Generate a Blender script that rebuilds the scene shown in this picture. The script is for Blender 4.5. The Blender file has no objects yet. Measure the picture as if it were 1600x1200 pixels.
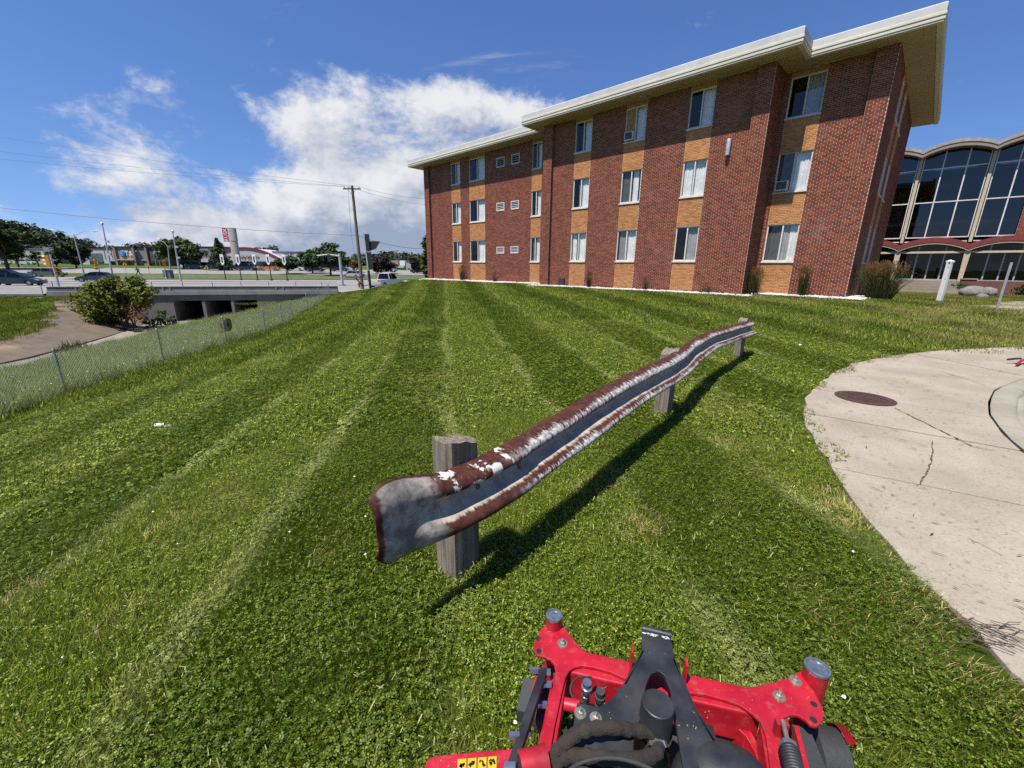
import bpy, bmesh, math, random
import numpy as np
from mathutils import Vector, Matrix, noise as mnoise

S = bpy.context.scene
R = math.radians
rng = random.Random(7)
nrs = np.random.RandomState(11)

# ------------------------------------------------------------------ camera
FPX, PIT, ROLL, AZ = 651.65, R(15.6587), R(-0.6407), R(-46.158)
cam = bpy.data.cameras.new('camera')
cam.sensor_width = 36.0
cam.lens = FPX / 1600 * 36
cam.clip_start = 0.05
cam.clip_end = 9000
camo = bpy.data.objects.new('camera', cam)
S.collection.objects.link(camo)
_r0 = Vector((1, 0, 0)); _fw = Vector((0, math.cos(PIT), -math.sin(PIT))); _d0 = Vector((0, -math.sin(PIT), -math.cos(PIT)))
_r = math.cos(ROLL) * _r0 + math.sin(ROLL) * _d0
_d = -math.sin(ROLL) * _r0 + math.cos(ROLL) * _d0
M = Matrix((_r, -_d, -_fw)).transposed().to_4x4()
camo.matrix_world = M
S.camera = camo

def ray(x, y): return (x - 800) * _r + (y - 600) * _d + FPX * _fw
def atY(x, y, Y): q = ray(x, y); return q * (Y / q.y)
def atZ(x, y, z): q = ray(x, y); return q * (z / q.z)

# ------------------------------------------------------------------ sun, sky, exposure
SUN_AZ, SUN_EL = R(-135.5), R(64.5)
SUN_DIR = Vector((math.sin(SUN_AZ) * math.cos(SUN_EL), math.cos(SUN_AZ) * math.cos(SUN_EL), math.sin(SUN_EL)))
sl = bpy.data.lights.new('sun', 'SUN')
sl.energy = 5.0
sl.angle = R(0.53)
sl.color = (1.0, 0.955, 0.89)
so = bpy.data.objects.new('sun', sl)
S.collection.objects.link(so)
so.rotation_euler = SUN_DIR.to_track_quat('Z', 'Y').to_euler()
so.location = (-20, -20, 60)

SKX, SKY_, SCL = 0.2, 1.64, 3.9
def setup_world():
    w = bpy.data.worlds.new('World'); S.world = w; w.use_nodes = True
    nt = w.node_tree; nt.nodes.clear()
    L = nt.links.new
    def nd(t, **kw):
        n = nt.nodes.new(t)
        for k, v in kw.items():
            setattr(n, k, v)
        return n
    def inp(n, i, v):
        if isinstance(v, bpy.types.NodeSocket): L(v, n.inputs[i])
        else: n.inputs[i].default_value = v
    def math_(op, a, b=0.0, c=None, clamp=False):
        n = nd('ShaderNodeMath', operation=op, use_clamp=clamp); inp(n, 0, a); inp(n, 1, b)
        if c is not None: inp(n, 2, c)
        return n.outputs[0]
    def vmath(op, a, b=None):
        n = nd('ShaderNodeVectorMath', operation=op); inp(n, 0, a)
        if b is not None: inp(n, 1, b)
        return n.outputs[0]
    def rng_(v, a, b, c, d, smooth=True):
        n = nd('ShaderNodeMapRange', interpolation_type='SMOOTHSTEP' if smooth else 'LINEAR')
        for i, x in enumerate((v, a, b, c, d)): inp(n, i, x)
        return n.outputs[0]
    def noise(vec, scale, detail, rough, lac=2.0, dist=0.0):
        n = nd('ShaderNodeTexNoise', noise_dimensions='3D')
        L(vec, n.inputs['Vector']); n.inputs['Scale'].default_value = scale; n.inputs['Detail'].default_value = detail
        n.inputs['Roughness'].default_value = rough; n.inputs['Lacunarity'].default_value = lac; n.inputs['Distortion'].default_value = dist
        return n.outputs[0]
    sky = nd('ShaderNodeTexSky', sky_type='NISHITA', sun_disc=False)
    sky.sun_elevation = SUN_EL; sky.sun_rotation = SUN_AZ
    sky.altitude = 200; sky.air_density = 1.0; sky.dust_density = 0.1; sky.ozone_density = 2.0
    hs = nd('ShaderNodeHueSaturation'); hs.inputs['Saturation'].default_value = 1.22; hs.inputs['Hue'].default_value = 0.511; L(sky.outputs[0], hs.inputs['Color'])
    bg = nd('ShaderNodeBackground'); L(hs.outputs[0], bg.inputs[0]); bg.inputs[1].default_value = 0.096
    tc = nd('ShaderNodeTexCoord')
    d = vmath('NORMALIZE', tc.outputs['Generated'])
    sp = nd('ShaderNodeSeparateXYZ'); L(d, sp.inputs[0])
    X, Y, Z = sp.outputs
    zz = math_('ADD', math_('MAXIMUM', Z, 0.0), 0.16)
    cx = nd('ShaderNodeCombineXYZ'); inp(cx, 0, math_('DIVIDE', X, zz)); inp(cx, 1, math_('DIVIDE', Y, zz)); inp(cx, 2, 3.7)
    P = cx.outputs[0]
    # a bank of cumulus to the north, thinning overhead and to the east
    hl = math_('SQRT', math_('ADD', math_('MULTIPLY', X, X), math_('MULTIPLY', Y, Y)))
    ca = math_('DIVIDE', math_('ADD', math_('MULTIPLY', X, math.sin(R(-8))), math_('MULTIPLY', Y, math.cos(R(-8)))), math_('ADD', hl, 1e-4))
    azc = rng_(ca, 0.5, 1.0, 0.0, 1.0)
    top = math_('ADD', 0.10, math_('MULTIPLY', azc, 0.25))
    vert = math_('SUBTRACT', 1.0, math_('DIVIDE', Z, top))
    cov = rng_(vert, -0.9, 0.9, -0.29, 0.195, False)
    # billowy detail is worked out on the dome itself so that the puffs stay round
    Q0 = nd('ShaderNodeMapping'); L(d, Q0.inputs[0]); Q0.inputs['Scale'].default_value = (1.0, 1.0, 1.55); Q0.inputs['Location'].default_value = (SKX, SKY_, 0.0)
    Q = Q0.outputs[0]
    cv = nd('ShaderNodeCombineXYZ'); inp(cv, 0, X); inp(cv, 1, Y); inp(cv, 2, math_('ADD', math_('MAXIMUM', Z, 0.0), 0.13)); L(vmath('NORMALIZE', cv.outputs[0]), sky.inputs[0])
    def fb(vec): return math_('ADD', math_('MULTIPLY', noise(vec, SCL, 10.0, 0.62, 2.15, 0.1), 0.80), math_('MULTIPLY', noise(P, 0.75, 5.0, 0.5), 0.20))
    n1 = fb(Q)
    n2 = fb(vmath('ADD', Q, (-0.022, -0.018, 0.062)))
    big = noise(Q, 1.9, 2.0, 0.5)
    dens = math_('ADD', math_('ADD', n1, math_('MULTIPLY', math_('SUBTRACT', big, 0.5), 0.42)), cov)
    mask = rng_(dens, 0.485, 0.63, 0.0, 1.0)
    # thin wisps high up
    Pw = nd('ShaderNodeMapping'); L(P, Pw.inputs[0]); Pw.inputs['Scale'].default_value = (0.9, 2.0, 1.0); Pw.inputs['Rotation'].default_value = (0, 0, 0.7)
    wn = noise(Pw.outputs[0], 1.25, 7.0, 0.62, 2.1, 0.6)
    wisp = math_('MULTIPLY', rng_(math_('ADD', wn, math_('MULTIPLY', math_('SUBTRACT', big, 0.5), 0.5)), 0.60, 0.80, 0.0, 0.5), rng_(Z, 0.60, 0.36, 0.0, 1.0))
    mask = math_('MAXIMUM', mask, wisp)
    # light and shade inside the cloud
    shade = math_('ADD', math_('MULTIPLY', math_('SUBTRACT', n1, n2), 4.6), 0.74)
    shade = math_('SUBTRACT', shade, math_('MULTIPLY', rng_(dens, 0.60, 0.80, 0.0, 1.0), 0.30))
    shade = math_('SUBTRACT', shade, rng_(Z, 0.17, 0.02, 0.0, 0.30))
    shade = math_('ADD', shade, 0.0, clamp=True)
    mx = nd('ShaderNodeMix', data_type='RGBA'); L(shade, mx.inputs[0])
    mx.inputs[6].default_value = (0.36, 0.43, 0.58, 1); mx.inputs[7].default_value = (0.95, 0.95, 0.97, 1)
    bc = nd('ShaderNodeBackground'); L(mx.outputs[2], bc.inputs[0]); bc.inputs[1].default_value = 0.545
    ms = nd('ShaderNodeMixShader'); L(math_('MULTIPLY', mask, 0.95), ms.inputs[0]); L(bg.outputs[0], ms.inputs[1]); L(bc.outputs[0], ms.inputs[2])
    w.cycles.sampling_method = 'MANUAL'; w.cycles.sample_map_resolution = 512
    out = nd('ShaderNodeOutputWorld'); L(ms.outputs[0], out.inputs[0])
setup_world()
S.view_settings.view_transform = 'Standard'
S.view_settings.look = 'None'
S.view_settings.exposure = 0.75
S.view_settings.gamma = 1.0
S.view_settings.use_curve_mapping = False
S.cycles.max_bounces = 6
S.cycles.transparent_max_bounces = 12
S.cycles.diffuse_bounces = 3
S.cycles.glossy_bounces = 3
S.cycles.caustics_reflective = False
S.cycles.caustics_refractive = False
S.cycles.use_denoising = False

# ------------------------------------------------------------------ material helpers
def newmat(name):
    m = bpy.data.materials.new(name); m.use_nodes = True
    nt = m.node_tree
    return m, nt, nt.nodes['Principled BSDF']

class NT:
    """small node writing helper"""
    def __init__(s, nt): s.nt = nt
    def nd(s, t, **kw):
        n = s.nt.nodes.new(t)
        for k, v in kw.items(): setattr(n, k, v)
        return n
    def inp(s, n, i, v):
        if isinstance(v, bpy.types.NodeSocket): s.nt.links.new(v, n.inputs[i])
        else: n.inputs[i].default_value = v
    def m(s, op, a, b=0.0, clamp=False):
        n = s.nd('ShaderNodeMath', operation=op, use_clamp=clamp); s.inp(n, 0, a); s.inp(n, 1, b); return n.outputs[0]
    def pos(s): return s.nd('ShaderNodeNewGeometry').outputs['Position']
    def obj(s): return s.nd('ShaderNodeTexCoord').outputs['Object']
    def island(s): return s.nd('ShaderNodeNewGeometry').outputs['Random Per Island']
    def orand(s): return s.nd('ShaderNodeObjectInfo').outputs['Random']
    def noise(s, vec, scale, detail=4.0, rough=0.55, dist=0.0):
        n = s.nd('ShaderNodeTexNoise')
        s.nt.links.new(vec, n.inputs['Vector'])
        n.inputs['Scale'].default_value = scale; n.inputs['Detail'].default_value = detail; n.inputs['Roughness'].default_value = rough
        n.inputs['Distortion'].default_value = dist
        return n.outputs[0]
    def map(s, vec, scale=(1, 1, 1), rot=(0, 0, 0), loc=(0, 0, 0)):
        n = s.nd('ShaderNodeMapping'); s.nt.links.new(vec, n.inputs[0])
        n.inputs['Scale'].default_value = scale; n.inputs['Rotation'].default_value = rot; n.inputs['Location'].default_value = loc
        return n.outputs[0]
    def rng(s, v, a, b, c=0.0, d=1.0, smooth=True):
        n = s.nd('ShaderNodeMapRange', interpolation_type='SMOOTHSTEP' if smooth else 'LINEAR')
        for i, x in enumerate((v, a, b, c, d)): s.inp(n, i, x)
        return n.outputs[0]
    def mix(s, f, a, b, blend='MIX'):
        n = s.nd('ShaderNodeMix', data_type='RGBA', blend_type=blend)
        s.inp(n, 0, f)
        s.inp(n, 6, a if isinstance(a, bpy.types.NodeSocket) else tuple(a) + (1,))
        s.inp(n, 7, b if isinstance(b, bpy.types.NodeSocket) else tuple(b) + (1,))
        return n.outputs[2]
    def ramp(s, v, stops):
        n = s.nd('ShaderNodeValToRGB'); s.inp(n, 0, v)
        e = n.color_ramp.elements
        while len(e) < len(stops): e.new(0.5)
        for q, (p, c) in zip(e, stops): q.position = p; q.color = tuple(c) + (1,)
        return n.outputs[0]
    def bump(s, h, strength=0.4, dist=0.01):
        n = s.nd('ShaderNodeBump'); s.inp(n, 'Height', h); n.inputs['Strength'].default_value = strength; n.inputs['Distance'].default_value = dist
        return n.outputs[0]

def simple(name, col, rough=0.6, metal=0.0, var=0.18, nscale=6.0, bump=0.0, bscale=40.0, spec=0.5, dirt=None, coat=0.0):
    m, nt, b = newmat(name); h = NT(nt)
    P = h.obj()
    n = h.noise(P, nscale, 5, 0.6)
    lo = tuple(c * (1 - var) for c in col); hi = tuple(min(1, c * (1 + var)) for c in col)
    c = h.mix(h.rng(n, 0.3, 0.7), lo, hi)
    if dirt:
        dcol, amt, sc = dirt
        dn = h.noise(P, sc, 6, 0.65)
        c = h.mix(h.m('MULTIPLY', h.rng(dn, 0.48, 0.72), amt), c, dcol)
    nt.links.new(c, b.inputs['Base Color'])
    b.inputs['Roughness'].default_value = rough; b.inputs['Metallic'].default_value = metal
    b.inputs['Specular IOR Level'].default_value = spec
    if coat: b.inputs['Coat Weight'].default_value = coat; b.inputs['Coat Roughness'].default_value = 0.08
    rn = h.rng(n, 0.2, 0.8, max(0.02, rough - 0.1), min(1, rough + 0.1), False)
    nt.links.new(rn, b.inputs['Roughness'])
    if bump:
        bn = h.noise(P, bscale, 5, 0.6)
        nt.links.new(h.bump(bn, bump, 0.01), b.inputs['Normal'])
    return m

def glass(name, tint=(0.55, 0.6, 0.62), refl=0.09, rough=0.01):
    m = bpy.data.materials.new(name); m.use_nodes = True; nt = m.node_tree; nt.nodes.clear(); h = NT(nt)
    lw = h.nd('ShaderNodeLayerWeight'); lw.inputs[0].default_value = 0.5
    fr = h.m('ADD', 0.03, h.m('MULTIPLY', h.m('POWER', lw.outputs['Facing'], 4.0), 0.9))
    n = h.noise(h.obj(), 1.3, 2)
    bp = h.bump(n, 0.02, 0.05)
    tr = h.nd('ShaderNodeBsdfTransparent'); tr.inputs[0].default_value = tuple(tint) + (1,)
    gl = h.nd('ShaderNodeBsdfGlossy'); gl.inputs['Roughness'].default_value = rough; nt.links.new(bp, gl.inputs['Normal'])
    ms = h.nd('ShaderNodeMixShader'); h.inp(ms, 0, h.m('ADD', fr, refl, True))
    nt.links.new(tr.outputs[0], ms.inputs[1]); nt.links.new(gl.outputs[0], ms.inputs[2])
    o = h.nd('ShaderNodeOutputMaterial'); nt.links.new(ms.outputs[0], o.inputs[0])
    return m

# ------------------------------------------------------------------ mesh helpers
class B:
    def __init__(s): s.v = []; s.f = []; s.m = []; s.cur = 0
    def add(s, vs, fs):
        o = len(s.v); s.v.extend([tuple(p) for p in vs])
        for f in fs: s.f.append(tuple(i + o for i in f)); s.m.append(s.cur)
        return s
    def box(s, c, d, rz=0.0, rx=0.0, ry=0.0):
        x, y, z = d[0] / 2, d[1] / 2, d[2] / 2
        vs = [Vector((sx * x, sy * y, sz * z)) for sz in (-1, 1) for sy in (-1, 1) for sx in (-1, 1)]
        m = Matrix.Rotation(rz, 3, 'Z') @ Matrix.Rotation(ry, 3, 'Y') @ Matrix.Rotation(rx, 3, 'X')
        c = Vector(c)
        return s.add([m @ p + c for p in vs], [(0, 2, 3, 1), (4, 5, 7, 6), (0, 1, 5, 4), (2, 6, 7, 3), (0, 4, 6, 2), (1, 3, 7, 5)])
    def bx(s, x0, x1, y0, y1, z0, z1):
        return s.box(((x0 + x1) / 2, (y0 + y1) / 2, (z0 + z1) / 2), (abs(x1 - x0), abs(y1 - y0), abs(z1 - z0)))
    def quad(s, a, b, c, d): return s.add([a, b, c, d], [(0, 1, 2, 3)])
    def prism(s, poly, z0, z1):
        n = len(poly)
        vs = [(p[0], p[1], z0 if not callable(z0) else z0(p)) for p in poly] + [(p[0], p[1], z1 if not callable(z1) else z1(p)) for p in poly]
        return s.add(vs, [tuple(range(n - 1, -1, -1)), tuple(range(n, 2 * n))] + [(i, (i + 1) % n, n + (i + 1) % n, n + i) for i in range(n)])
    def extrude(s, poly, vec):
        """closed 3-D polygon pushed along vec"""
        n = len(poly); vec = Vector(vec)
        vs = [Vector(p) for p in poly] + [Vector(p) + vec for p in poly]
        return s.add(vs, [tuple(range(n - 1, -1, -1)), tuple(range(n, 2 * n))] + [(i, (i + 1) % n, n + (i + 1) % n, n + i) for i in range(n)])
    def tube(s, pts, r, n=8, cap=True):
        pts = [Vector(p) for p in pts]
        k = len(pts); rs = r if isinstance(r, (list, tuple)) else [r] * k
        rings = []; prev = None
        for i, p in enumerate(pts):
            t = (pts[min(i + 1, k - 1)] - pts[max(i - 1, 0)]).normalized()
            if prev is None:
                a = Vector((0, 0, 1)) if abs(t.z) < 0.9 else Vector((1, 0, 0))
                u = t.cross(a).normalized()
            else:
                u = (prev - t * prev.dot(t)).normalized()
            prev = u; w = t.cross(u)
            rings.append([p + (u * math.cos(2 * math.pi * j / n) + w * math.sin(2 * math.pi * j / n)) * rs[i] for j in range(n)])
        vs = [q for g in rings for q in g]; fs = []
        for i in range(k - 1):
            for j in range(n):
                fs.append((i * n + j, i * n + (j + 1) % n, (i + 1) * n + (j + 1) % n, (i + 1) * n + j))
        if cap: fs.append(tuple(range(n - 1, -1, -1))); fs.append(tuple((k - 1) * n + j for j in range(n)))
        return s.add(vs, fs)
    def cyl(s, a, b, r, n=12, r2=None): return s.tube([a, b], [r, r if r2 is None else r2], n)
    def lathe(s, c, prof, n=16):
        vs = []; fs = []
        for (r, z) in prof:
            for j in range(n):
                t = 2 * math.pi * j / n; vs.append((c[0] + r * math.cos(t), c[1] + r * math.sin(t), c[2] + z))
        for i in range(len(prof) - 1):
            for j in range(n): fs.append((i * n + j, i * n + (j + 1) % n, (i + 1) * n + (j + 1) % n, (i + 1) * n + j))
        fs.append(tuple(range(n - 1, -1, -1))); fs.append(tuple((len(prof) - 1) * n + j for j in range(n)))
        return s.add(vs, fs)
    def mesh(s, name, mats, sub=(0, 0, 0), smooth=False, bevel=0.0):
        me = bpy.data.meshes.new(name)
        if any(sub): s.v = [(p[0] - sub[0], p[1] - sub[1], p[2] - sub[2]) for p in s.v]
        me.from_pydata(s.v, [], s.f)
        for m in (mats if isinstance(mats, (list, tuple)) else [mats]): me.materials.append(m)
        if isinstance(mats, (list, tuple)): me.polygons.foreach_set('material_index', s.m)
        if bevel:
            bm = bmesh.new(); bm.from_mesh(me)
            bmesh.ops.remove_doubles(bm, verts=bm.verts, dist=1e-5)
            es = [e for e in bm.edges if len(e.link_faces) == 2 and e.calc_face_angle(0) > 0.5]
            bmesh.ops.bevel(bm, geom=es, offset=bevel, segments=2, affect='EDGES', profile=0.6, clamp_overlap=True)
            bm.to_mesh(me); bm.free()
        if smooth:
            me.polygons.foreach_set('use_smooth', [True] * len(me.polygons))
            try: me.set_sharp_from_angle(angle=R(smooth if smooth is not True else 40))
            except Exception: pass
        me.update()
        return me
    def build(s, name, mats, parent=None, sub=None, smooth=False, bevel=0.0):
        if sub is None: sub = (0, 0, 0)
        return link(name, s.mesh(name, mats, sub, smooth, bevel), parent)

def link(name, me, parent=None):
    o = bpy.data.objects.new(name, me); S.collection.objects.link(o)
    if parent is not None: o.parent = parent
    return o
def tag(o, label=None, cat=None, group=None, kind=None):
    if label: o['label'] = label
    if cat: o['category'] = cat
    if group: o['group'] = group
    if kind: o['kind'] = kind
    return o
def thing(name, label, cat, loc=(0, 0, 0), rz=0.0, group=None):
    o = bpy.data.objects.new(name, None); S.collection.objects.link(o)
    o.location = loc; o.rotation_euler = (0, 0, rz); o.empty_display_size = 0.2
    return tag(o, label, cat, group)
def copy_tree(o, parent=None):
    c = o.copy(); S.collection.objects.link(c); c.parent = parent
    for ch in list(o.children): copy_tree(ch, c)
    return c

def smoothstep(a, b, x):
    t = np.clip((x - a) / (b - a), 0, 1); return t * t * (3 - 2 * t)
# ------------------------------------------------------------------ terrain
EU = Vector((math.sin(AZ), math.cos(AZ), 0)); EV = Vector((math.cos(AZ), -math.sin(AZ), 0))
P0 = Vector((13.41, 17.2, 0))           # front right corner of the apartment block
def W(u, v, z=0.0): p = P0 + EU * u + EV * v; return Vector((p.x, p.y, z))

FENCE = [(-9.6, 2.0, -3.25), (-10.6, 6.0, -3.38), (-11.4, 8.6, -3.42), (-12.0, 10.7, -3.46), (-12.35, 14.4, -3.46), (-12.5, 18.0, -3.45),
         (-12.81, 21.5, -3.45), (-13.75, 24.9, -3.52), (-14.76, 28.0, -3.56), (-15.3, 31.4, -3.35), (-15.9, 34.8, -3.1), (-16.43, 38.0, -2.86)]
BR_L = Vector((-39.5, 37.2, 0)); BR_R = Vector((-19.4, 43.4, 0))
BD = (BR_R - BR_L).normalized(); BN = Vector((-BD.y, BD.x, 0))     # along the bridge, and away from the camera
def RD(a, b, z=0.0): p = BR_L + BD * a + BN * b; return Vector((p.x, p.y, z))   # road frame

LIP = [(-17.6, 6.0, -4.2), (-18.6, 11.0, -4.25), (-19.4, 15.1, -4.25), (-20.2, 18.1, -4.25), (-21.2, 22.6, -4.25), (-22.2, 27.0, -4.25), (-22.6, 31.5, -4.25), (-21.9, 36.0, -4.0), (-21.2, 41.6, -3.4)]
TOP = [(-31.0, 6.0, -4.4), (-30.4, 14.0, -4.4), (-30.2, 24.3, -4.5), (-32.6, 28.6, -4.6), (-36.2, 33.4, -3.7), (-39.0, 36.6, -2.95)]
TOE = [(-27.2, 6.0, -5.25), (-27.0, 14.0, -5.25), (-27.0, 21.6, -5.25), (-28.0, 25.4, -5.25), (-29.6, 30.0, -5.27), (-31.5, 34.0, -5.3), (-33.6, 38.8, -5.3)]

ctrl = [(0, 0, -1.65), (0, 2, -1.65), (-1, 2, -1.68), (2, 5, -1.65), (4.5, 8, -1.65), (-2, 1, -1.75), (3, 1, -1.65), (5, 3, -1.65), (8, 6, -1.65), (12, 9.5, -1.62), (0, -6, -1.65),
        (-3, 4, -1.92), (-6, 6, -2.38), (-9, 8, -2.95), (-6, 14, -2.3), (-2, 14, -1.6), (2, 16, -1.32), (-9, 22, -2.55), (-5, 27, -1.62), (-10.5, 33, -1.85), (-12, 40, -2.0),
        (6, 14, -1.42), (10, 13, -1.45), (14, 11, -1.5), (16.9, 48, -1.3), (-16.9, 48, -2.62), (-11, 46, -1.75), (-13, 52, -2.2),
        (17.3, 15.1, -1.42), (21, 18.8, -1.42), (25, 15, -1.45), (40, 20, -1.5), tuple(W(-1.5, 8, -1.25)), tuple(W(-2, 14, -1.45)), tuple(W(-2, 21, -1.5)), tuple(W(-8, 20, -1.5)), tuple(W(-16, 20, -1.5)), tuple(W(-5, 12, -1.42)), tuple(W(-8, 30, -1.5)), (20, 2, -1.7), (6, -6, -1.65), (30, -10, -1.7), (-8, -8, -2.9), (-20, -20, -4.2), (20, -25, -1.7)]
for u in (-6, -3, 0, 4, 9, 14, 19, 24, 29): ctrl.append(tuple(W(u, -0.3 if not 3.5 < u < 15 else -1.7, -1.08)))
for u in (0, 10, 20, 29): ctrl.append(tuple(W(u, 8, -1.08)))
ctrl += FENCE + LIP + TOP
ctrl += [(-33, 14, -4.1), (-36, 22, -3.8), (-40, 30, -3.3), (-46, 34, -2.8), (-60, 20, -3.2), (-50, 5, -3.7), (-90, 28, -2.9)]
for a in (-60, -40, -25, -12, 0, 12, 22, 30, 45, 70):
    for b, z in ((0.5, -2.72), (9, -2.8), (22, -2.8), (40, -2.78), (56, -2.4), (78, -1.6), (105, -1.0), (150, -0.3)):
        if 12 < a < 30 and b < 3: continue
        ctrl.append(tuple(RD(a, b, z)))
for k in range(16):
    t = 2 * math.pi * k / 16
    ctrl.append((600 * math.cos(t), 600 * math.sin(t), 6.0 if math.sin(t) > 0 else -4.0)); ctrl.append((2600 * math.cos(t), 2600 * math.sin(t), 6.0))
_C = np.array(ctrl); _K = np.sqrt(((_C[:, None, :2] - _C[None, :, :2]) ** 2).sum(-1))
_n = len(_C)
_A = np.zeros((_n + 3, _n + 3)); _A[:_n, :_n] = -_K + np.eye(_n) * 0.35; _A[:_n, _n] = 1; _A[:_n, _n + 1:] = _C[:, :2]; _A[_n, :_n] = 1; _A[_n + 1:, :_n] = _C[:, :2].T
_sol = np.linalg.solve(_A, np.concatenate([_C[:, 2], np.zeros(3)]))
def Traw(x, y):
    x = np.asarray(x, float); y = np.asarray(y, float); sh = x.shape; q = np.stack([x.ravel(), y.ravel()], 1)
    out = np.empty(len(q))
    for i in range(0, len(q), 20000):
        c = q[i:i + 20000]; D = np.sqrt(((c[:, None] - _C[None, :, :2]) ** 2).sum(-1))
        out[i:i + 20000] = -D @ _sol[:_n] + _sol[_n] + c @ _sol[_n + 1:]
    return out.reshape(sh)

def inpoly(x, y, poly):
    x = np.asarray(x, float); y = np.asarray(y, float); r = np.zeros(x.shape, bool); n = len(poly)
    for i in range(n):
        x1, y1 = poly[i][:2]; x2, y2 = poly[(i + 1) % n][:2]
        c = ((y1 > y) != (y2 > y)) & (x < (x2 - x1) * (y - y1) / (y2 - y1 + 1e-12) + x1)
        r ^= c
    return r
def polydist(x, y, pl):
    """distance to an open polyline"""
    x = np.asarray(x, float); y = np.asarray(y, float); best = np.full(x.shape, 1e9)
    for (a, b) in zip(pl[:-1], pl[1:]):
        dx, dy = b[0] - a[0], b[1] - a[1]; t = np.clip(((x - a[0]) * dx + (y - a[1]) * dy) / (dx * dx + dy * dy), 0, 1)
        best = np.minimum(best, np.hypot(x - a[0] - t * dx, y - a[1] - t * dy))
    return best
# concrete turnaround: grass edge and kerb edge, near -> far
GEDGE = [(2.08, -4.0), (2.1, 0.4), (2.14, 1.34), (2.21, 1.67), (2.32, 2.14), (2.58, 2.88), (3.03, 3.87), (3.4, 4.6), (3.8, 5.15), (4.25, 5.68), (5.28, 6.69), (6.33, 7.55), (7.78, 8.33), (9.46, 8.96), (11.73, 9.47), (16, 10.2), (26, 11.6)]
KEDGE = [(4.0, -4.0), (4.05, 0.4), (4.12, 1.34), (4.2, 2.0), (4.35, 2.6), (4.79, 3.58), (5.16, 4.1), (5.69, 4.71), (6.23, 5.21), (7.0, 5.83), (8.27, 6.54), (11.0, 7.5), (16, 8.6), (26, 10.1)]
ROADIN = KEDGE + [(26, -4.0)]
TURN = GEDGE + KEDGE[::-1]
CHAN = [(p[0] + .25, p[1]) for p in LIP] + [tuple(RD(19.6, 26)[:2]), tuple(RD(4.5, 26)[:2]), tuple(RD(4.5, 0)[:2])] + [(p[0] - 0.15, p[1]) for p in TOP[::-1]]
def T(x, y):
    x = np.asarray(x, float); y = np.asarray(y, float)
    z = Traw(x, y)
    flat = GEDGE + [(26, -4.0)]
    ins = inpoly(x, y, flat); d = polydist(x, y, GEDGE)
    wgt = np.where(ins, 1.0, 1 - smoothstep(0.0, 2.2, d)) * (1 - smoothstep(9, 15, x)) * (1 - smoothstep(9, 15, y))
    return z * (1 - wgt) + (-1.65) * wgt
def T1(x, y): return float(T(np.array([x]), np.array([y]))[0])

# ------------------------------------------------------------------ grass look shared by the ground sheet and the blades
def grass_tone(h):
    """0..1 tone of the mown lawn: blade-lean light and shade painted as mowing stripes, patches, edges"""
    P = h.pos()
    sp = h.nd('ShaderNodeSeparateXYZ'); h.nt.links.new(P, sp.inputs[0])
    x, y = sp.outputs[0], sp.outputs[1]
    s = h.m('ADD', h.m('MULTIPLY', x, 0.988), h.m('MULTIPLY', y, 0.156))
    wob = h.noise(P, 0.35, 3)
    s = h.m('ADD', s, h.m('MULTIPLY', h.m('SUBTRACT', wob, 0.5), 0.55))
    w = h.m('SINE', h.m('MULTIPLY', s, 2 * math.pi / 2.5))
    band = h.rng(w, -0.15, 0.15)  # bands paint the light and shade of blades leaning either way
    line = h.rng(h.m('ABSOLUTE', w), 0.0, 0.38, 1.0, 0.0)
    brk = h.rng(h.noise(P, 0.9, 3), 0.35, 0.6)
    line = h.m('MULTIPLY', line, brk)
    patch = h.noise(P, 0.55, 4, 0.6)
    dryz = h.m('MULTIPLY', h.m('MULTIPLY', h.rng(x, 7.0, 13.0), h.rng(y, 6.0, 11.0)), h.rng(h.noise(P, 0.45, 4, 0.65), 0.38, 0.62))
    return band, line, patch, x, y, P, dryz

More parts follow.
